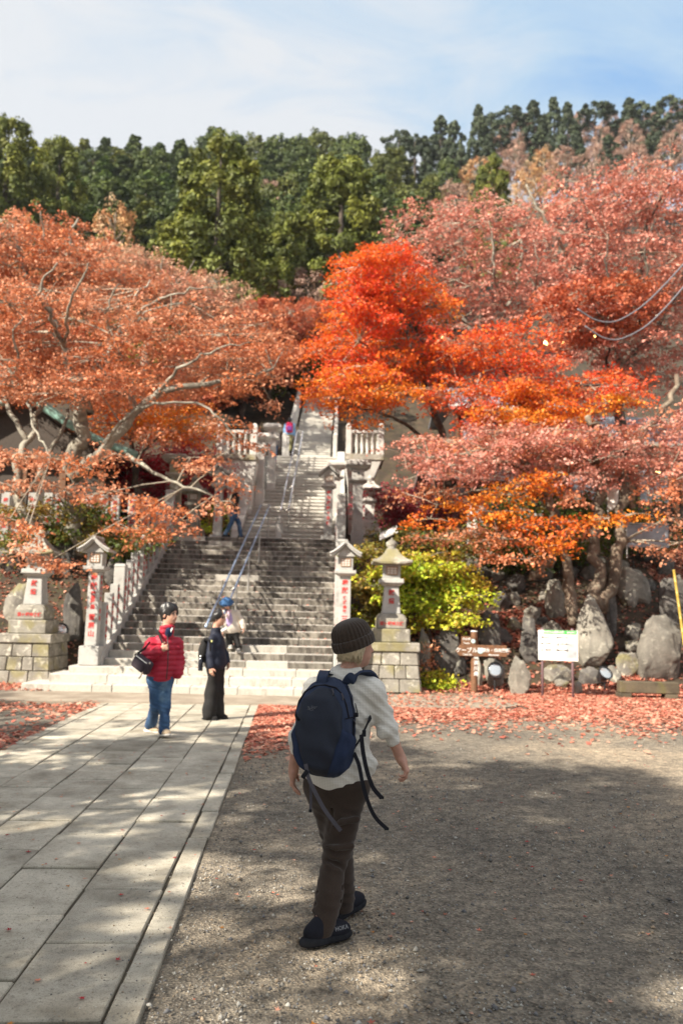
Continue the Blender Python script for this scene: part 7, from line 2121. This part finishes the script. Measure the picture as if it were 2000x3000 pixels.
M['red_down'] = cloth('crimson_down_jacket', (0.42, 0.020, 0.045), 0.55, weave=0.1, var=0.12, spec=0.3)
def denim():
    m, N, L, b = material('blue_denim')
    v = coords(N, L, per_object=False)
    n = noise(N, L, v, 4.5, 4); n2 = noise(N, L, v, 250, 2)
    r = ramp(N, [(0.35, (0.022, 0.055, 0.135)), (0.56, (0.045, 0.105, 0.21)), (0.74, (0.17, 0.27, 0.37))])
    L.new(n.outputs['Fac'], r.inputs['Fac'])
    L.new(r.outputs['Color'], b.inputs['Base Color']); b.inputs['Roughness'].default_value = 0.9
    bump(N, L, b, n2.outputs['Fac'], 0.3, 0.002)
    return m
M['denim'] = denim()
M['black_cloth'] = cloth('black_cloth', (0.020, 0.019, 0.019), 0.85, var=0.15)
M['navy_jacket'] = cloth('dark_navy_jacket', (0.013, 0.016, 0.030), 0.7, var=0.15, spec=0.3)
M['navy_knit'] = cloth('navy_knit', (0.03, 0.045, 0.10), 0.9)
M['beige_shoe'] = cloth('beige_shoe', (0.58, 0.44, 0.30), 0.8)
M['white_rubber'] = plain('white_rubber', (0.62, 0.58, 0.52), 0.6)
M['bag_grey'] = cloth('plum_grey_nylon', (0.050, 0.038, 0.048), 0.6, var=0.15)
M['glass'] = plain('dark_glass', (0.01, 0.01, 0.012), 0.1)
M['chrome'] = plain('steel_clasp', (0.75, 0.70, 0.62), 0.25, metal=0.9)

# man in the red down jacket
Y = 10.70
g1, g2 = on_ground(440, 2148), on_ground(482, 2163)
J = joints(Y, dict(head=(496, 1800), neck=(490, 1841, 0.0), shL=(520, 1886, 0.07), shR=(444, 1888, -0.05), elL=(524, 1938, 0.10), elR=(425, 1935, -0.10),
                   wrL=(520, 1978, 0.0), wrR=(472, 1903, -0.20), hipL=(489, 1985, 0.05), hipR=(452, 1985, -0.02), knL=(483, 2072, 0.0), knR=(456, 2070, 0.04)),
           (0.50, -0.86), (0.86, -0.50), anL=np.array([g2[0] - 0.01, g2[1], 0.095]), anR=np.array([g1[0], g1[1], 0.095]))
J['handR'] = (np.array([0.85, 0.0, 0.35]), np.array([0.3, 0.8, 0.2]), np.array([0.1, 0.3, 1.0]), 1.0, 1.25)
man, fr = figure('person', 'man in a crimson quilted down jacket and blue jeans standing on the path', J, dict(
    h=0.0105, h_skin=0.008, sc=1.02, hs=1.14, skin=M['skin_warm'], group=None,
    top=dict(name='down_jacket', mat=M['red_down'], r=(0.155, 0.125), hem=0.06, shr=0.056, yoke=0.112, neckr=0.080, sleeve=(0.072, 0.066, 0.056), cuff=0.86, quilt=0.068, fold=0.005, collar=0.005, hip=1.0),
    bottom=dict(name='jeans', mat=M['denim'], r=(0.088, 0.070, 0.068), waist=0.08, cut=0.05, fold=0.008, hipw=0.15, wrinkle=0.014),
    shoes=dict(mat=M['beige_shoe'], sole=M['white_rubber'], len=0.27, sole_h=0.03, dirL=(0.55, -0.83), dirR=(0.75, -0.66), pitchL=R(10)),
    hair=dict(mat=M['hair_black'], k=1.10, len=0.06, face=0.074, rough=0.012)))
hd, HF, HR, HU = J['head'], fr['HF'], fr['HR'], fr['HU']
gl = MB()
for sg in (-1, 1):
    a = np.arange(13) / 12 * 2 * math.pi
    gl.tube([hd + HF * 0.104 + HR * (sg * 0.034 + 0.024 * math.cos(t)) + HU * (0.010 + 0.017 * math.sin(t)) for t in a], 0.0022, 4)
    gl.tube([hd + HF * 0.102 + HR * sg * 0.058 + HU * 0.012, hd + HF * 0.05 + HR * sg * 0.080 + HU * 0.012, hd - HF * 0.01 + HR * sg * 0.083 + HU * 0.006], 0.0022, 4)
gl.tube([hd + HF * 0.104 - HR * 0.010 + HU * 0.012, hd + HF * 0.104 + HR * 0.010 + HU * 0.012], 0.0022, 4)
gl.build('glasses', M['black_metal'], man)
# zip, blue sweater in the neck and white collar
F, Rr = fr['F'], fr['R']
nk = J['neck']
def on_front(px, py, d): return at(px, py, Y + d)
MB().tube([on_front(490, 1858, -0.15), on_front(494, 1900, -0.185), on_front(492, 1950, -0.185), on_front(488, 1990, -0.175)], 0.007, 5).build('zip', M['black_metal'], man, smooth=True)
s = SDF(nk - 0.16, nk + 0.12, 0.008); s.ell(nk + F * 0.062 - UP * 0.045, (0.050, 0.085, 0.075), None, 0.01); s.build('sweater', M['navy_knit'], man)
MB().loft([[on_front(498, 1846, -0.105), on_front(505, 1838, -0.10), on_front(500, 1850, -0.12)], [on_front(500, 1850, -0.12), on_front(506, 1842, -0.11), on_front(501, 1853, -0.125)]]).build('shirt_collar', M['white_paint'], man)
# shoulder bag
p0 = on_front(418, 1945, -0.20)
bag = empty('shoulder_bag', tuple(p0), R(-28), 'dark grey shoulder bag hanging at the hip of the man in red', 'bag')
s = SDF((-0.26, -0.16, -0.2), (0.26, 0.16, 0.2), 0.009)
Rb = np.array(Matrix.Rotation(R(28), 3, 'Y'))
s.rbox((0, 0, 0), (0.285, 0.11, 0.185), 0.04, Rb, 0.01); s.rbox(Rb @ np.array([-0.01, -0.055, -0.02]), (0.20, 0.05, 0.12), 0.02, Rb, 0.015)
s.build('bag_body', M['bag_grey'], bag)
MB().tube([tuple(Rb @ np.array(p)) for p in ((-0.10, -0.062, 0.065), (0.10, -0.062, 0.065))], 0.008, 5).build('zip', M['chrome'], bag)
for x in (-0.12, 0.12): MB().lathe([(0.008, -0.012), (0.012, 0), (0.008, 0.012)], tuple(Rb @ np.array([x, -0.04, 0.085])), 8).build('clasp', M['chrome'], bag)
MB().tube([Rb @ np.array([0.10, -0.07, -0.05]), Rb @ np.array([0.11, -0.08, -0.11]), Rb @ np.array([0.10, -0.08, -0.15])], 0.010, 6).build('charm', M['chrome'], bag)
iv = np.array(bag.matrix_basis.inverted())
def loc_(p): return (np.linalg.inv(np.array(Matrix.Translation(p0) @ Matrix.Rotation(R(-28), 4, 'Z'))) @ np.array([*p, 1.0]))[:3]
ribbon([loc_(on_front(395, 1920, -0.14)), loc_(on_front(425, 1900, -0.27)), loc_(on_front(475, 1895, -0.25))][:2] + [loc_(on_front(440, 1880, -0.23))], 0.03, 0.004, np.array([0.3, 0, 1.0]), 'strap', M['black_cloth'], bag)
ribbon([loc_(on_front(486, 1900, -0.20)), loc_(on_front(475, 1880, -0.19)), loc_(on_front(462, 1850, -0.13)), loc_(on_front(452, 1838, -0.02)), loc_(on_front(452, 1845, 0.10))], 0.03, 0.004, np.array([1.0, 0, 0.2]), 'strap', M['black_cloth'], bag)

# woman in black beside him
Y = 12.40
g1 = on_ground(612, 2111); g2 = on_ground(638, 2110)
J = joints(Y, dict(head=(640, 1810), neck=(630, 1850, 0.02), shL=(642, 1872, 0.14), shR=(622, 1872, -0.12), elL=(660, 1915, 0.16), elR=(616, 1920, -0.16),
                   wrL=(667, 1940, 0.10), wrR=(618, 1955, -0.20), hipL=(640, 1962, 0.06), hipR=(626, 1962, -0.06), knL=(638, 2035, 0.05), knR=(618, 2035, -0.04)),
           (0.93, -0.36), (0.95, -0.30), anL=np.array([g2[0], g2[1] + 0.05, 0.09]), anR=np.array([g1[0], g1[1] - 0.02, 0.09]))
J['handL'] = (np.array([0.2, -0.2, -0.8]), np.array([-0.7, -0.4, 0.1]), np.array([0.7, -0.5, 0.1]), 0.9, 0.5)
J['handR'] = (np.array([0.15, -0.1, -1.0]), np.array([0.5, 0.8, 0.1]), np.array([0.9, -0.3, 0.0]), 0.95, 0.3)
wo, fr = figure('person', 'woman in sunglasses, dark navy jacket and wide black trousers on the path', J, dict(
    h=0.011, h_skin=0.008, sc=0.95, hs=1.03, skin=M['skin_warm'],
    top=dict(name='jacket', mat=M['navy_jacket'], r=(0.185, 0.145), hem=-0.015, shr=0.06, sleeve=(0.068, 0.060, 0.050), cuff=0.92, fold=0.009, collar=0.05, hip=0.95),
    bottom=dict(name='wide_trousers', mat=M['black_cloth'], r=(0.098, 0.098, 0.104), waist=0.10, cut=0.075, fold=0.011, hipw=0.155),
    shoes=dict(mat=M['black_cloth'], sole=M['black_sole'], len=0.25, dirL=(0.97, -0.2), dirR=(0.9, -0.4)),
    hair=dict(mat=M['hair_black'], k=0.99, len=0.03, face=0.095, extra=[(J['head'] - np.array([0.93, -0.3, 0]) * 0.085 - UP * 0.03, J['head'] - np.array([0.93, -0.3, 0]) * 0.10 - UP * 0.10, 0.035, 0.03, 0.02)])))
hd, HF, HR, HU = J['head'], fr['HF'], fr['HR'], fr['HU']
gl = MB()
for sg in (-1, 1):
    c = hd + HF * 0.094 + HR * sg * 0.034 + HU * 0.010
    gl.loft([[c + HR * 0.027 * math.cos(t) * k + HU * 0.020 * math.sin(t) * k + HF * o_ - HF * 0.010 * abs(math.cos(t)) for t in np.arange(12) / 12 * 2 * math.pi] for k, o_ in ((0.9, 0), (1, 0.003), (0.9, 0.008))])
    gl.tube([hd + HF * 0.088 + HR * sg * 0.060 + HU * 0.014, hd + HR * sg * 0.080 + HU * 0.012], 0.004, 4)
gl.build('sunglasses', M['glass'], wo)
mk = MB().box((0, 0, 0), (0.10, 0.03, 0.045), rot=np.array(Matrix.Rotation(R(-30), 3, 'Y'))).build('face_mask', M['white_paint'], wo, bevel=0.012, loc=tuple(at(657, 1845, Y - 0.10)))
MB().box((0, 0, 0), (0.022, 0.006, 0.03)).build('sleeve_patch', plain('yellow_patch', (0.6, 0.6, 0.25), 0.6), wo, loc=tuple(at(620, 1878, Y - 0.205)))
# her small backpack with a bottle
p0 = at(602, 1905, Y - 0.03)
bp_ = empty('backpack', tuple(p0), R(-20), 'black rucksack on the back of the woman in navy', 'backpack')
s = SDF((-0.25, -0.22, -0.3), (0.25, 0.22, 0.3), 0.011)
s.ell((0.0, 0, 0.0), (0.085, 0.13, 0.19), None, 0.02); s.rbox((-0.03, 0, -0.05), (0.10, 0.2, 0.2), 0.05, None, 0.04)
s.build('pack_body', M['black_cloth'], bp_)
ribbon([(0.02, -0.09, 0.14), (0.06, -0.13, 0.20), (0.15, -0.16, 0.14), (0.16, -0.16, 0.0)], 0.04, 0.008, np.array([0, 1.0, 0.3]), 'strap', M['black_cloth'], bp_)
bo = empty('water_bottle', tuple(at(588, 1945, Y - 0.16)), 0, 'dark drinking bottle in the side pocket of the black rucksack', 'bottle')
M['bottle'] = plain('dark_bottle', (0.02, 0.022, 0.03), 0.15, var=0.2)
MB().lathe([(0.034, -0.10), (0.037, -0.09), (0.037, 0.05), (0.033, 0.075), (0.018, 0.095), (0.018, 0.10)], n=14).build('bottle_body', M['bottle'], bo, smooth=True)
MB().lathe([(0.02, 0.10), (0.02, 0.125), (0.006, 0.13)], n=12).build('cap', M['chrome'], bo, smooth=True)

# elderly visitor stepping down the stairs
v_e = 1.10 + 1 * GO + 0.12
zst = 0.60 + 1 * RI
pe = at(690, 1925, 17.5)
Y = 17.45
J = joints(Y, dict(head=(664, 1768, -0.12), neck=(668, 1790, -0.02), shL=(694, 1796, 0.0), shR=(650, 1796, 0.02), elL=(710, 1820, -0.02), elR=(645, 1825, 0.0), wrL=(714, 1838, -0.06), wrR=(652, 1850, -0.10),
                   hipL=(690, 1850), hipR=(670, 1850), knL=(695, 1886, -0.05), knR=(672, 1890, 0.02)), (0.15, -0.98), (-0.1, -1.0),
           anL=np.array([at(698, 1920, Y)[0], Y - 0.10, zst + 0.09]), anR=np.array([at(674, 1920, Y)[0], Y + 0.03, zst + 0.16]))
J['handL'] = (np.array([0.1, -0.2, -1.0]), np.array([-1.0, 0, 0]), np.array([0, -1.0, 0]), 0.95, 0.4)
J['handR'] = (np.array([0.0, -0.3, -1.0]), np.array([1.0, 0, 0]), np.array([0, -1.0, 0]), 0.95, 0.4)
M['cream_jacket'] = cloth('cream_jacket', (0.56, 0.50, 0.43), 0.9, var=0.06)
M['lilac'] = cloth('lilac_top', (0.36, 0.28, 0.48), 0.9)
M['pink_scarf'] = cloth('pale_pink_scarf', (0.60, 0.42, 0.48), 0.9)
M['blue_felt'] = cloth('blue_hat', (0.045, 0.11, 0.24), 0.9)
M['grey_shoe'] = cloth('grey_shoe', (0.32, 0.31, 0.29), 0.8)
el, fr = figure('person', 'elderly visitor in a blue bucket hat and cream jacket coming down the stairs', J, dict(
    h=0.0125, h_skin=0.010, sc=0.92, skin=M['skin_warm'], nod=0.55,
    top=dict(name='cream_jacket', mat=M['cream_jacket'], r=(0.19, 0.135), hem=0.04, shr=0.062, sleeve=(0.066, 0.060, 0.054), cuff=0.95, fold=0.008),
    bottom=dict(mat=M['black_cloth'], r=(0.085, 0.070, 0.058), waist=0.08, cut=0.03, fold=0.007, hipw=0.14),
    shoes=dict(mat=M['grey_shoe'], sole=M['white_rubber'], len=0.235, h=0.011), eyes=False))
s = SDF(fr['chest'] - 0.34, fr['chest'] + 0.22, 0.012)
s.ell(fr['chest'] + fr['F'] * 0.085 - UP * 0.09, (0.085, 0.075, 0.22), None, 0.02); s.build('lilac_top', M['lilac'], el)
s = SDF(J['neck'] - 0.25, J['neck'] + 0.2, 0.011)
s.ell(J['neck'] + fr['F'] * 0.02 - UP * 0.005, (0.085, 0.085, 0.045), None, 0.02); s.cone(J['neck'] + fr['F'] * 0.11, J['neck'] + fr['F'] * 0.165 - UP * 0.15, 0.035, 0.028, 0.02); s.build('scarf', M['pink_scarf'], el)
HU, HF, HR = fr['HU'], fr['HF'], fr['HR']; hd = J['head']
rings = []
for r_, z_ in ((0.155, 0.015), (0.16, 0.022), (0.105, 0.045), (0.10, 0.09), (0.085, 0.118), (0.05, 0.128), (0.002, 0.130)):
    a = np.arange(24) / 24 * 2 * math.pi
    rings.append(hd + HU * z_ + (np.cos(a) * r_)[:, None] * HR + (np.sin(a) * r_)[:, None] * HF)
MB().loft(rings).build('bucket_hat', M['blue_felt'], el, smooth=True)

# climber on the landing and the three on the upper stairs
def small_person(label, px, py_foot, Y, z, face, top_mat, bottom_mat, height=1.62, stride=0.28, pack=None, look=None, hairmat=None, top_name='jacket'):
    b = at(px, py_foot, Y)[:2]
    f = np.array([face[0], face[1], 0.0]); f /= np.linalg.norm(f); r = np.array([f[1], -f[0], 0])
    o_ = np.array([b[0], b[1], z]); k = height / 1.62
    J = dict(face=f, look=np.array([*(look or face), 0.0]) if len(look or face) == 2 else np.array(look))
    J['anL'] = o_ + f * stride - r * 0.07 + UP * 0.10; J['anR'] = o_ - f * stride * 0.8 + r * 0.07 + UP * 0.12
    J['hipL'] = o_ - r * 0.08 + UP * 0.84 * k; J['hipR'] = o_ + r * 0.08 + UP * 0.84 * k
    J['knL'] = (J['anL'] + J['hipL']) / 2 + f * 0.06; J['knR'] = (J['anR'] + J['hipR']) / 2 + f * 0.07
    J['neck'] = o_ + f * 0.05 + UP * 1.36 * k; J['head'] = J['neck'] + f * 0.04 + UP * 0.15
    J['shL'] = J['neck'] - r * 0.17 - UP * 0.06; J['shR'] = J['neck'] + r * 0.17 - UP * 0.06
    J['elL'] = J['shL'] - UP * 0.26 - f * 0.06 - r * 0.04; J['elR'] = J['shR'] - UP * 0.26 - f * 0.02 + r * 0.04
    J['wrL'] = J['elL'] - UP * 0.20 + f * 0.10; J['wrR'] = J['elR'] - UP * 0.19 + f * 0.12
    J['handL'] = (np.array([0, 0, -1.0]) + f * 0.3, r, f, 0.95, 0.4); J['handR'] = (np.array([0, 0, -1.0]) + f * 0.3, -r, f, 0.95, 0.4)
    bd_, fr = figure('person', label, J, dict(h=0.016, h_skin=0.013, sc=0.95, skin=M['skin_warm'], eyes=False,
        top=dict(name=top_name, mat=top_mat, r=(0.185, 0.14), hem=0.02, shr=0.062, sleeve=(0.068, 0.060, 0.052), cuff=0.92, fold=0.008),
        bottom=dict(mat=bottom_mat, r=(0.090, 0.074, 0.066), waist=0.08, cut=0.04, fold=0.006, hipw=0.15),
        shoes=dict(mat=M['black_shoe'], sole=M['black_sole'], len=0.25, h=0.014, drop=0.10),
        hair=dict(mat=hairmat or M['hair_black'], k=1.03, len=0.09, face=0.08, h=0.013)))
    if pack:
        c = fr['chest'] - f * 0.20 - UP * 0.05
        e = empty('backpack', tuple(c), math.atan2(f[1], f[0]) - math.pi / 2, pack[1], 'backpack')
        s = SDF((-0.28, -0.25, -0.36), (0.28, 0.25, 0.36), 0.016)
        s.rbox((0, 0, 0), (0.30, 0.18, 0.46), 0.07, None, 0.02)
        s.build('pack_body', pack[0], e)
        s = SDF((-0.28, -0.30, -0.36), (0.28, 0.25, 0.36), 0.016); s.rbox((0, -0.10, -0.06), (0.22, 0.08, 0.22), 0.03, None, 0.02); s.build('pocket', pack[2], e)
        for sx in (-1, 1): ribbon([(sx * 0.09, 0.08, 0.2), (sx * 0.10, 0.14, 0.27), (sx * 0.11, 0.28, 0.22), (sx * 0.12, 0.34, 0.05)], 0.05, 0.01, np.array([1.0, 0, 0]), 'strap', pack[0], e)
    return bd_
M['purple'] = cloth('purple_nylon', (0.20, 0.06, 0.28), 0.7)
M['magenta'] = cloth('red_nylon', (0.55, 0.03, 0.09), 0.7)
M['khaki'] = cloth('khaki_cloth', (0.20, 0.19, 0.09), 0.9)
M['sky_cloth'] = cloth('light_blue_cloth', (0.22, 0.42, 0.70), 0.9)
M['grey_cloth'] = cloth('grey_cloth_top', (0.26, 0.24, 0.23), 0.9)
uz = lambda Yw, px, py: None
small_person('person with black hair, black jacket and blue jeans striding across the landing', 680, 1572, 23.75, Z_LAND, (1.0, 0.12), M['black_cloth'], M['denim'], 1.60, 0.26)
def stair_spot(px, Y):
    p = at(px, 1300, Y); u, v = to_st(p[0], p[1]); return float(stair_z(v))
small_person('hiker in grey with light blue jeans climbing the upper stairs', 800, 1350, 30.6, stair_spot(800, 30.6) + 0.12, (0.05, 1.0), M['grey_cloth'], M['denim'], 1.62, 0.16)
small_person('hiker with a red and purple rucksack on the upper stairs', 846, 1320, 34.4, stair_spot(846, 34.4) + 0.12, (0.0, 1.0), M['sky_cloth'], M['khaki'], 1.62, 0.12, pack=(M['magenta'], 'red and purple rucksack of the hiker on the upper stairs', M['purple']))
small_person('dark-clad walker on the topmost stairs by the white fence', 886, 1240, 42.5, stair_spot(886, 42.5) + 0.12, (0.0, -1.0), M['black_cloth'], M['black_cloth'], 1.65, 0.12)
# ------------------------------------------------------------------ fallen leaves, pebbles and small stones
r = np.random.default_rng(77)
def litter(name, label_kind, X, Yv, Z, size, pal, lift=0.012, flat=0.25):
    n = len(X)
    cols_ = np.array(pal)
    P_ = np.stack([X, Yv, Z + lift * r.random(n) + 0.004], 1)
    C_ = cols_[r.integers(len(cols_), size=n)] * r.uniform(0.7, 1.25, (n, 1))
    V, F, C = leaf_arrays(P_, np.array([[0, 0, 1.0]]) + r.normal(0, flat, (n, 3)), size * r.uniform(0.6, 1.3, n), C_, r, aspect=0.95)
    o = link(name, np_mesh(name, V, F, M['leaf'], col=C), None)
    tag(o, label_kind, 'fallen leaves', kind='stuff')
    return o
FALL = [(0.62, 0.26, 0.175), (0.68, 0.33, 0.23), (0.56, 0.20, 0.13), (0.64, 0.36, 0.26), (0.48, 0.14, 0.10)]
# red carpet in front of the rocks, thinning towards the viewer
n = 60000
X = r.uniform(0.2, 11.0, n); Yv = 9.6 + 8.4 * r.random(n) ** 0.55
dens = np.clip((Yv - 10.2) / 4.2, 0.01, 1) ** 1.5 * (0.45 + 0.55 * (vnoise(np.stack([X, Yv, 0 * X], 1), 1.1, 3) > -0.25)) + 0.02
keep = (r.random(n) < dens) & ~((X < 4.25) & (Yv > 14.3) & (r.random(n) > 0.10)) & ~((X < 1.4) & (Yv > 15.7))
litter('fallen_leaves', 'carpet of salmon-red fallen leaves on the ground before the rocks', X[keep], Yv[keep], 0 * X[keep] + np.where((X[keep] < 4.25) & (Yv[keep] > 14.3), 0.02, 0), 0.075, FALL)
# on the bank
n = 46000
X = r.uniform(2.0, 12.0, n); Yv = 17.3 + 6.5 * r.random(n)
Z = np.maximum(terrain(X, Yv), 0)
keep = ((vnoise(np.stack([X, Yv, 0 * X], 1), 1.5, 5) > 0.30) & (r.random(n) < 0.8)) | (r.random(n) < 0.10) | (Yv < 17.9)
litter('fallen_leaves', 'red fallen leaves covering the rocky bank at right', X[keep], Yv[keep], Z[keep], 0.085, FALL, 0.05, 0.4)
# left strips beside the path
n = 9000
X = r.uniform(-9.0, -3.3, n); Yv = 9.0 + 5.6 * r.random(n)
f = vnoise(np.stack([X, Yv, 0 * X], 1), 0.9, 9)
band = np.exp(-((Yv - 13.6) / 0.55) ** 2) + np.exp(-((Yv - 10.3) / 0.5) ** 2) + 0.05 + 0.5 * np.exp(-((X + 3.5) / 0.3) ** 2)
keep = r.random(n) < band * (0.6 + 0.4 * f)
litter('fallen_leaves', 'red fallen leaves left of the paved path', X[keep], Yv[keep], 0 * X[keep], 0.075, FALL)
n = 5000
X = r.uniform(-9.5, -4.6, n); Yv = r.uniform(16.0, 21.0, n); Z = np.maximum(terrain(X, Yv), 0)
litter('fallen_leaves', 'rusty fallen leaves on the shaded left bank', X, Yv, Z, 0.08, FALL, 0.05, 0.4)
# right edge of the path: leaves drifted against the border
n = 5200
X = -0.57 + np.abs(r.normal(0, 0.35, n)); Yv = 9.0 + 5.3 * r.random(n) ** 0.6
keep = r.random(n) < np.clip((Yv - 8.5) / 4, 0.1, 1)
litter('fallen_leaves', 'red leaves drifted along the right border of the path', X[keep], Yv[keep], 0 * X[keep], 0.07, FALL)
# strays near the viewer
n = 420
X = r.uniform(-3.3, 4.5, n); Yv = 2.3 + 8.0 * r.random(n)
on_slab = (X > -3.35) & (X < -0.58)
def star_leaves(X, Yv, Z, size, pal):
    """Five-lobed maple leaves lying nearly flat."""
    n = len(X)
    k = 10
    ang = np.array([90, 118, 150, 180, 215, 270, 325, 0, 30, 62]) * math.pi / 180
    rad = np.array([1.0, 0.36, 0.86, 0.34, 0.62, 0.28, 0.62, 0.34, 0.86, 0.36])
    a0 = r.random(n) * 6.28
    sz = size * r.uniform(0.6, 1.3, n)
    A_ = ang[None] + a0[:, None]
    tl = r.normal(0, 0.22, (n, 2))
    lx, ly = rad * np.cos(A_) * sz[:, None], rad * np.sin(A_) * sz[:, None]
    V = np.stack([X[:, None] + lx, Yv[:, None] + ly, Z[:, None] + 0.006 + np.abs(lx * tl[:, :1] + ly * tl[:, 1:]) + 0.12 * sz[:, None] * rad ** 2 * r.random((n, 1))], -1)
    cols_ = np.array(pal)
    C = (cols_[r.integers(len(cols_), size=n)] * r.uniform(0.7, 1.2, (n, 1))).repeat(k, 0)
    o = link('fallen_leaves', np_mesh('fallen_leaves', V.reshape(-1, 3), np.arange(n * k).reshape(n, k), M['leaf'], col=C))
    tag(o, 'single red and orange leaves scattered over gravel and slabs', 'fallen leaves', kind='stuff')
star_leaves(X, Yv, np.where(on_slab, 0.017, 0.0), 0.022, FALL + [(0.45, 0.05, 0.05), (0.55, 0.22, 0.04), (0.4, 0.03, 0.04)])
# leaves on the lantern plinth and steps
n = 500
uu = r.uniform(-2.3, 2.7, n); k = r.integers(0, 24, n)
vs_ = np.array([s_[0] for s_ in steps + lead])[k] + r.uniform(0.04, 0.26, n); zs_ = np.array([s_[1] for s_ in steps + lead])[k]
c, s__ = math.cos(STA), math.sin(STA)
litter('fallen_leaves', 'few red leaves lying on the steps', STO[0] + uu * c - vs_ * s__, STO[1] + uu * s__ + vs_ * c, zs_, 0.06, FALL, 0.004, 0.2)

# gravel: low angular pebbles, densest near the viewer
n = 52000
Yp = 2.2 + 9.0 * r.random(n) ** 1.7
Xp = r.uniform(-0.62, 0.62, n) * 0
half = Yp * 0.47 + 0.6
Xp = r.uniform(-1, 1, n) * half + Yp * 0.055
f = vnoise(np.stack([Xp, Yp, 0 * Xp], 1), 1.3, 21)
onpath = (Xp > -3.36) & (Xp < -0.57)
drift = (Xp > -1.25 + 0.25 * f) & (Yp < 5.6)
keep = (~onpath & (r.random(n) < 0.55 + 0.45 * f)) | (onpath & drift & (r.random(n) < 0.30)) | (onpath & (r.random(n) < 0.03))
Xp, Yp, onpath = Xp[keep], Yp[keep], onpath[keep]
m = len(Xp)
sz = np.minimum(0.0052 * np.exp(r.normal(0, 0.5, m)), 0.02)
sz = np.where(onpath, np.minimum(sz * 0.8, 0.007), sz)
a = r.random(m) * 6.28
base = np.array([[1, 0, 0], [0.2, 0.85, 0.05], [-0.9, 0.3, 0], [-0.35, -0.8, 0.05], [0.15, 0.1, 0.75], [0.0, 0.0, -0.5]])
jit = base[None] * r.uniform(0.65, 1.35, (m, 6, 3))
ca, sa = np.cos(a)[:, None], np.sin(a)[:, None]
V = np.stack([(jit[:, :, 0] * ca - jit[:, :, 1] * sa * 0.8), (jit[:, :, 0] * sa + jit[:, :, 1] * ca * 0.8), jit[:, :, 2]], -1) * sz[:, None, None]
V += np.stack([Xp, Yp, np.where(onpath, 0.015, 0.0) + sz * 0.25], 1)[:, None, :]
ff = np.array([[0, 1, 4], [1, 2, 4], [2, 3, 4], [3, 0, 4], [1, 0, 5], [2, 1, 5], [3, 2, 5], [0, 3, 5]])
Fp = (np.arange(m) * 6)[:, None, None] + ff[None]
tones = np.array([(0.25, 0.23, 0.20), (0.31, 0.295, 0.265), (0.13, 0.125, 0.12), (0.40, 0.385, 0.35), (0.28, 0.22, 0.16), (0.17, 0.168, 0.175)])
Cp = (tones[r.integers(6, size=m)] * r.uniform(0.8, 1.2, (m, 1))).repeat(6, 0)
def pebble_mat():
    mt, N, L, b = material('pebble')
    at_ = N.new('ShaderNodeAttribute'); at_.attribute_name = 'tint'
    L.new(at_.outputs['Color'], b.inputs['Base Color']); b.inputs['Roughness'].default_value = 0.9; b.inputs['Specular IOR Level'].default_value = 0.2
    return mt
gv = link('gravel', np_mesh('gravel', V.reshape(-1, 3), Fp.reshape(-1, 3), pebble_mat(), col=Cp))
tag(gv, 'loose grey and tan gravel on the forecourt near the viewer', 'gravel', kind='stuff')
# ------------------------------------------------------------------ thin mountain air
hz = bpy.data.materials.new('mountain_air'); hz.use_nodes = True
_n = hz.node_tree.nodes; _n.clear()
_o = _n.new('ShaderNodeOutputMaterial'); _v = _n.new('ShaderNodeVolumePrincipled')
_v.inputs['Color'].default_value = (0.86, 0.92, 1.0, 1)
_v.inputs['Density'].default_value = 0.00022
_v.inputs['Anisotropy'].default_value = 0.2
hz.node_tree.links.new(_v.outputs[0], _o.inputs['Volume'])
air = MB().box((0, 0, 84), (820, 640, 172)).build('haze', hz)
tag(air, kind='stuff')
# ------------------------------------------------------------------ turn the lettering into plain meshes
bpy.context.view_layer.update()
_dg = bpy.context.evaluated_depsgraph_get()
_mesh_of = {}
for o in [o for o in scene.objects if o.type == 'FONT']:
    if o.data.name not in _mesh_of:
        me = bpy.data.meshes.new_from_object(o.evaluated_get(_dg))
        me.name = 'inscription'
        _mesh_of[o.data.name] = me
    n = bpy.data.objects.new(o.name.split('.')[0], _mesh_of[o.data.name])
    COL.objects.link(n)
    n.parent = o.parent
    n.location = o.location; n.rotation_euler = o.rotation_euler; n.scale = o.scale
    bpy.data.objects.remove(o)
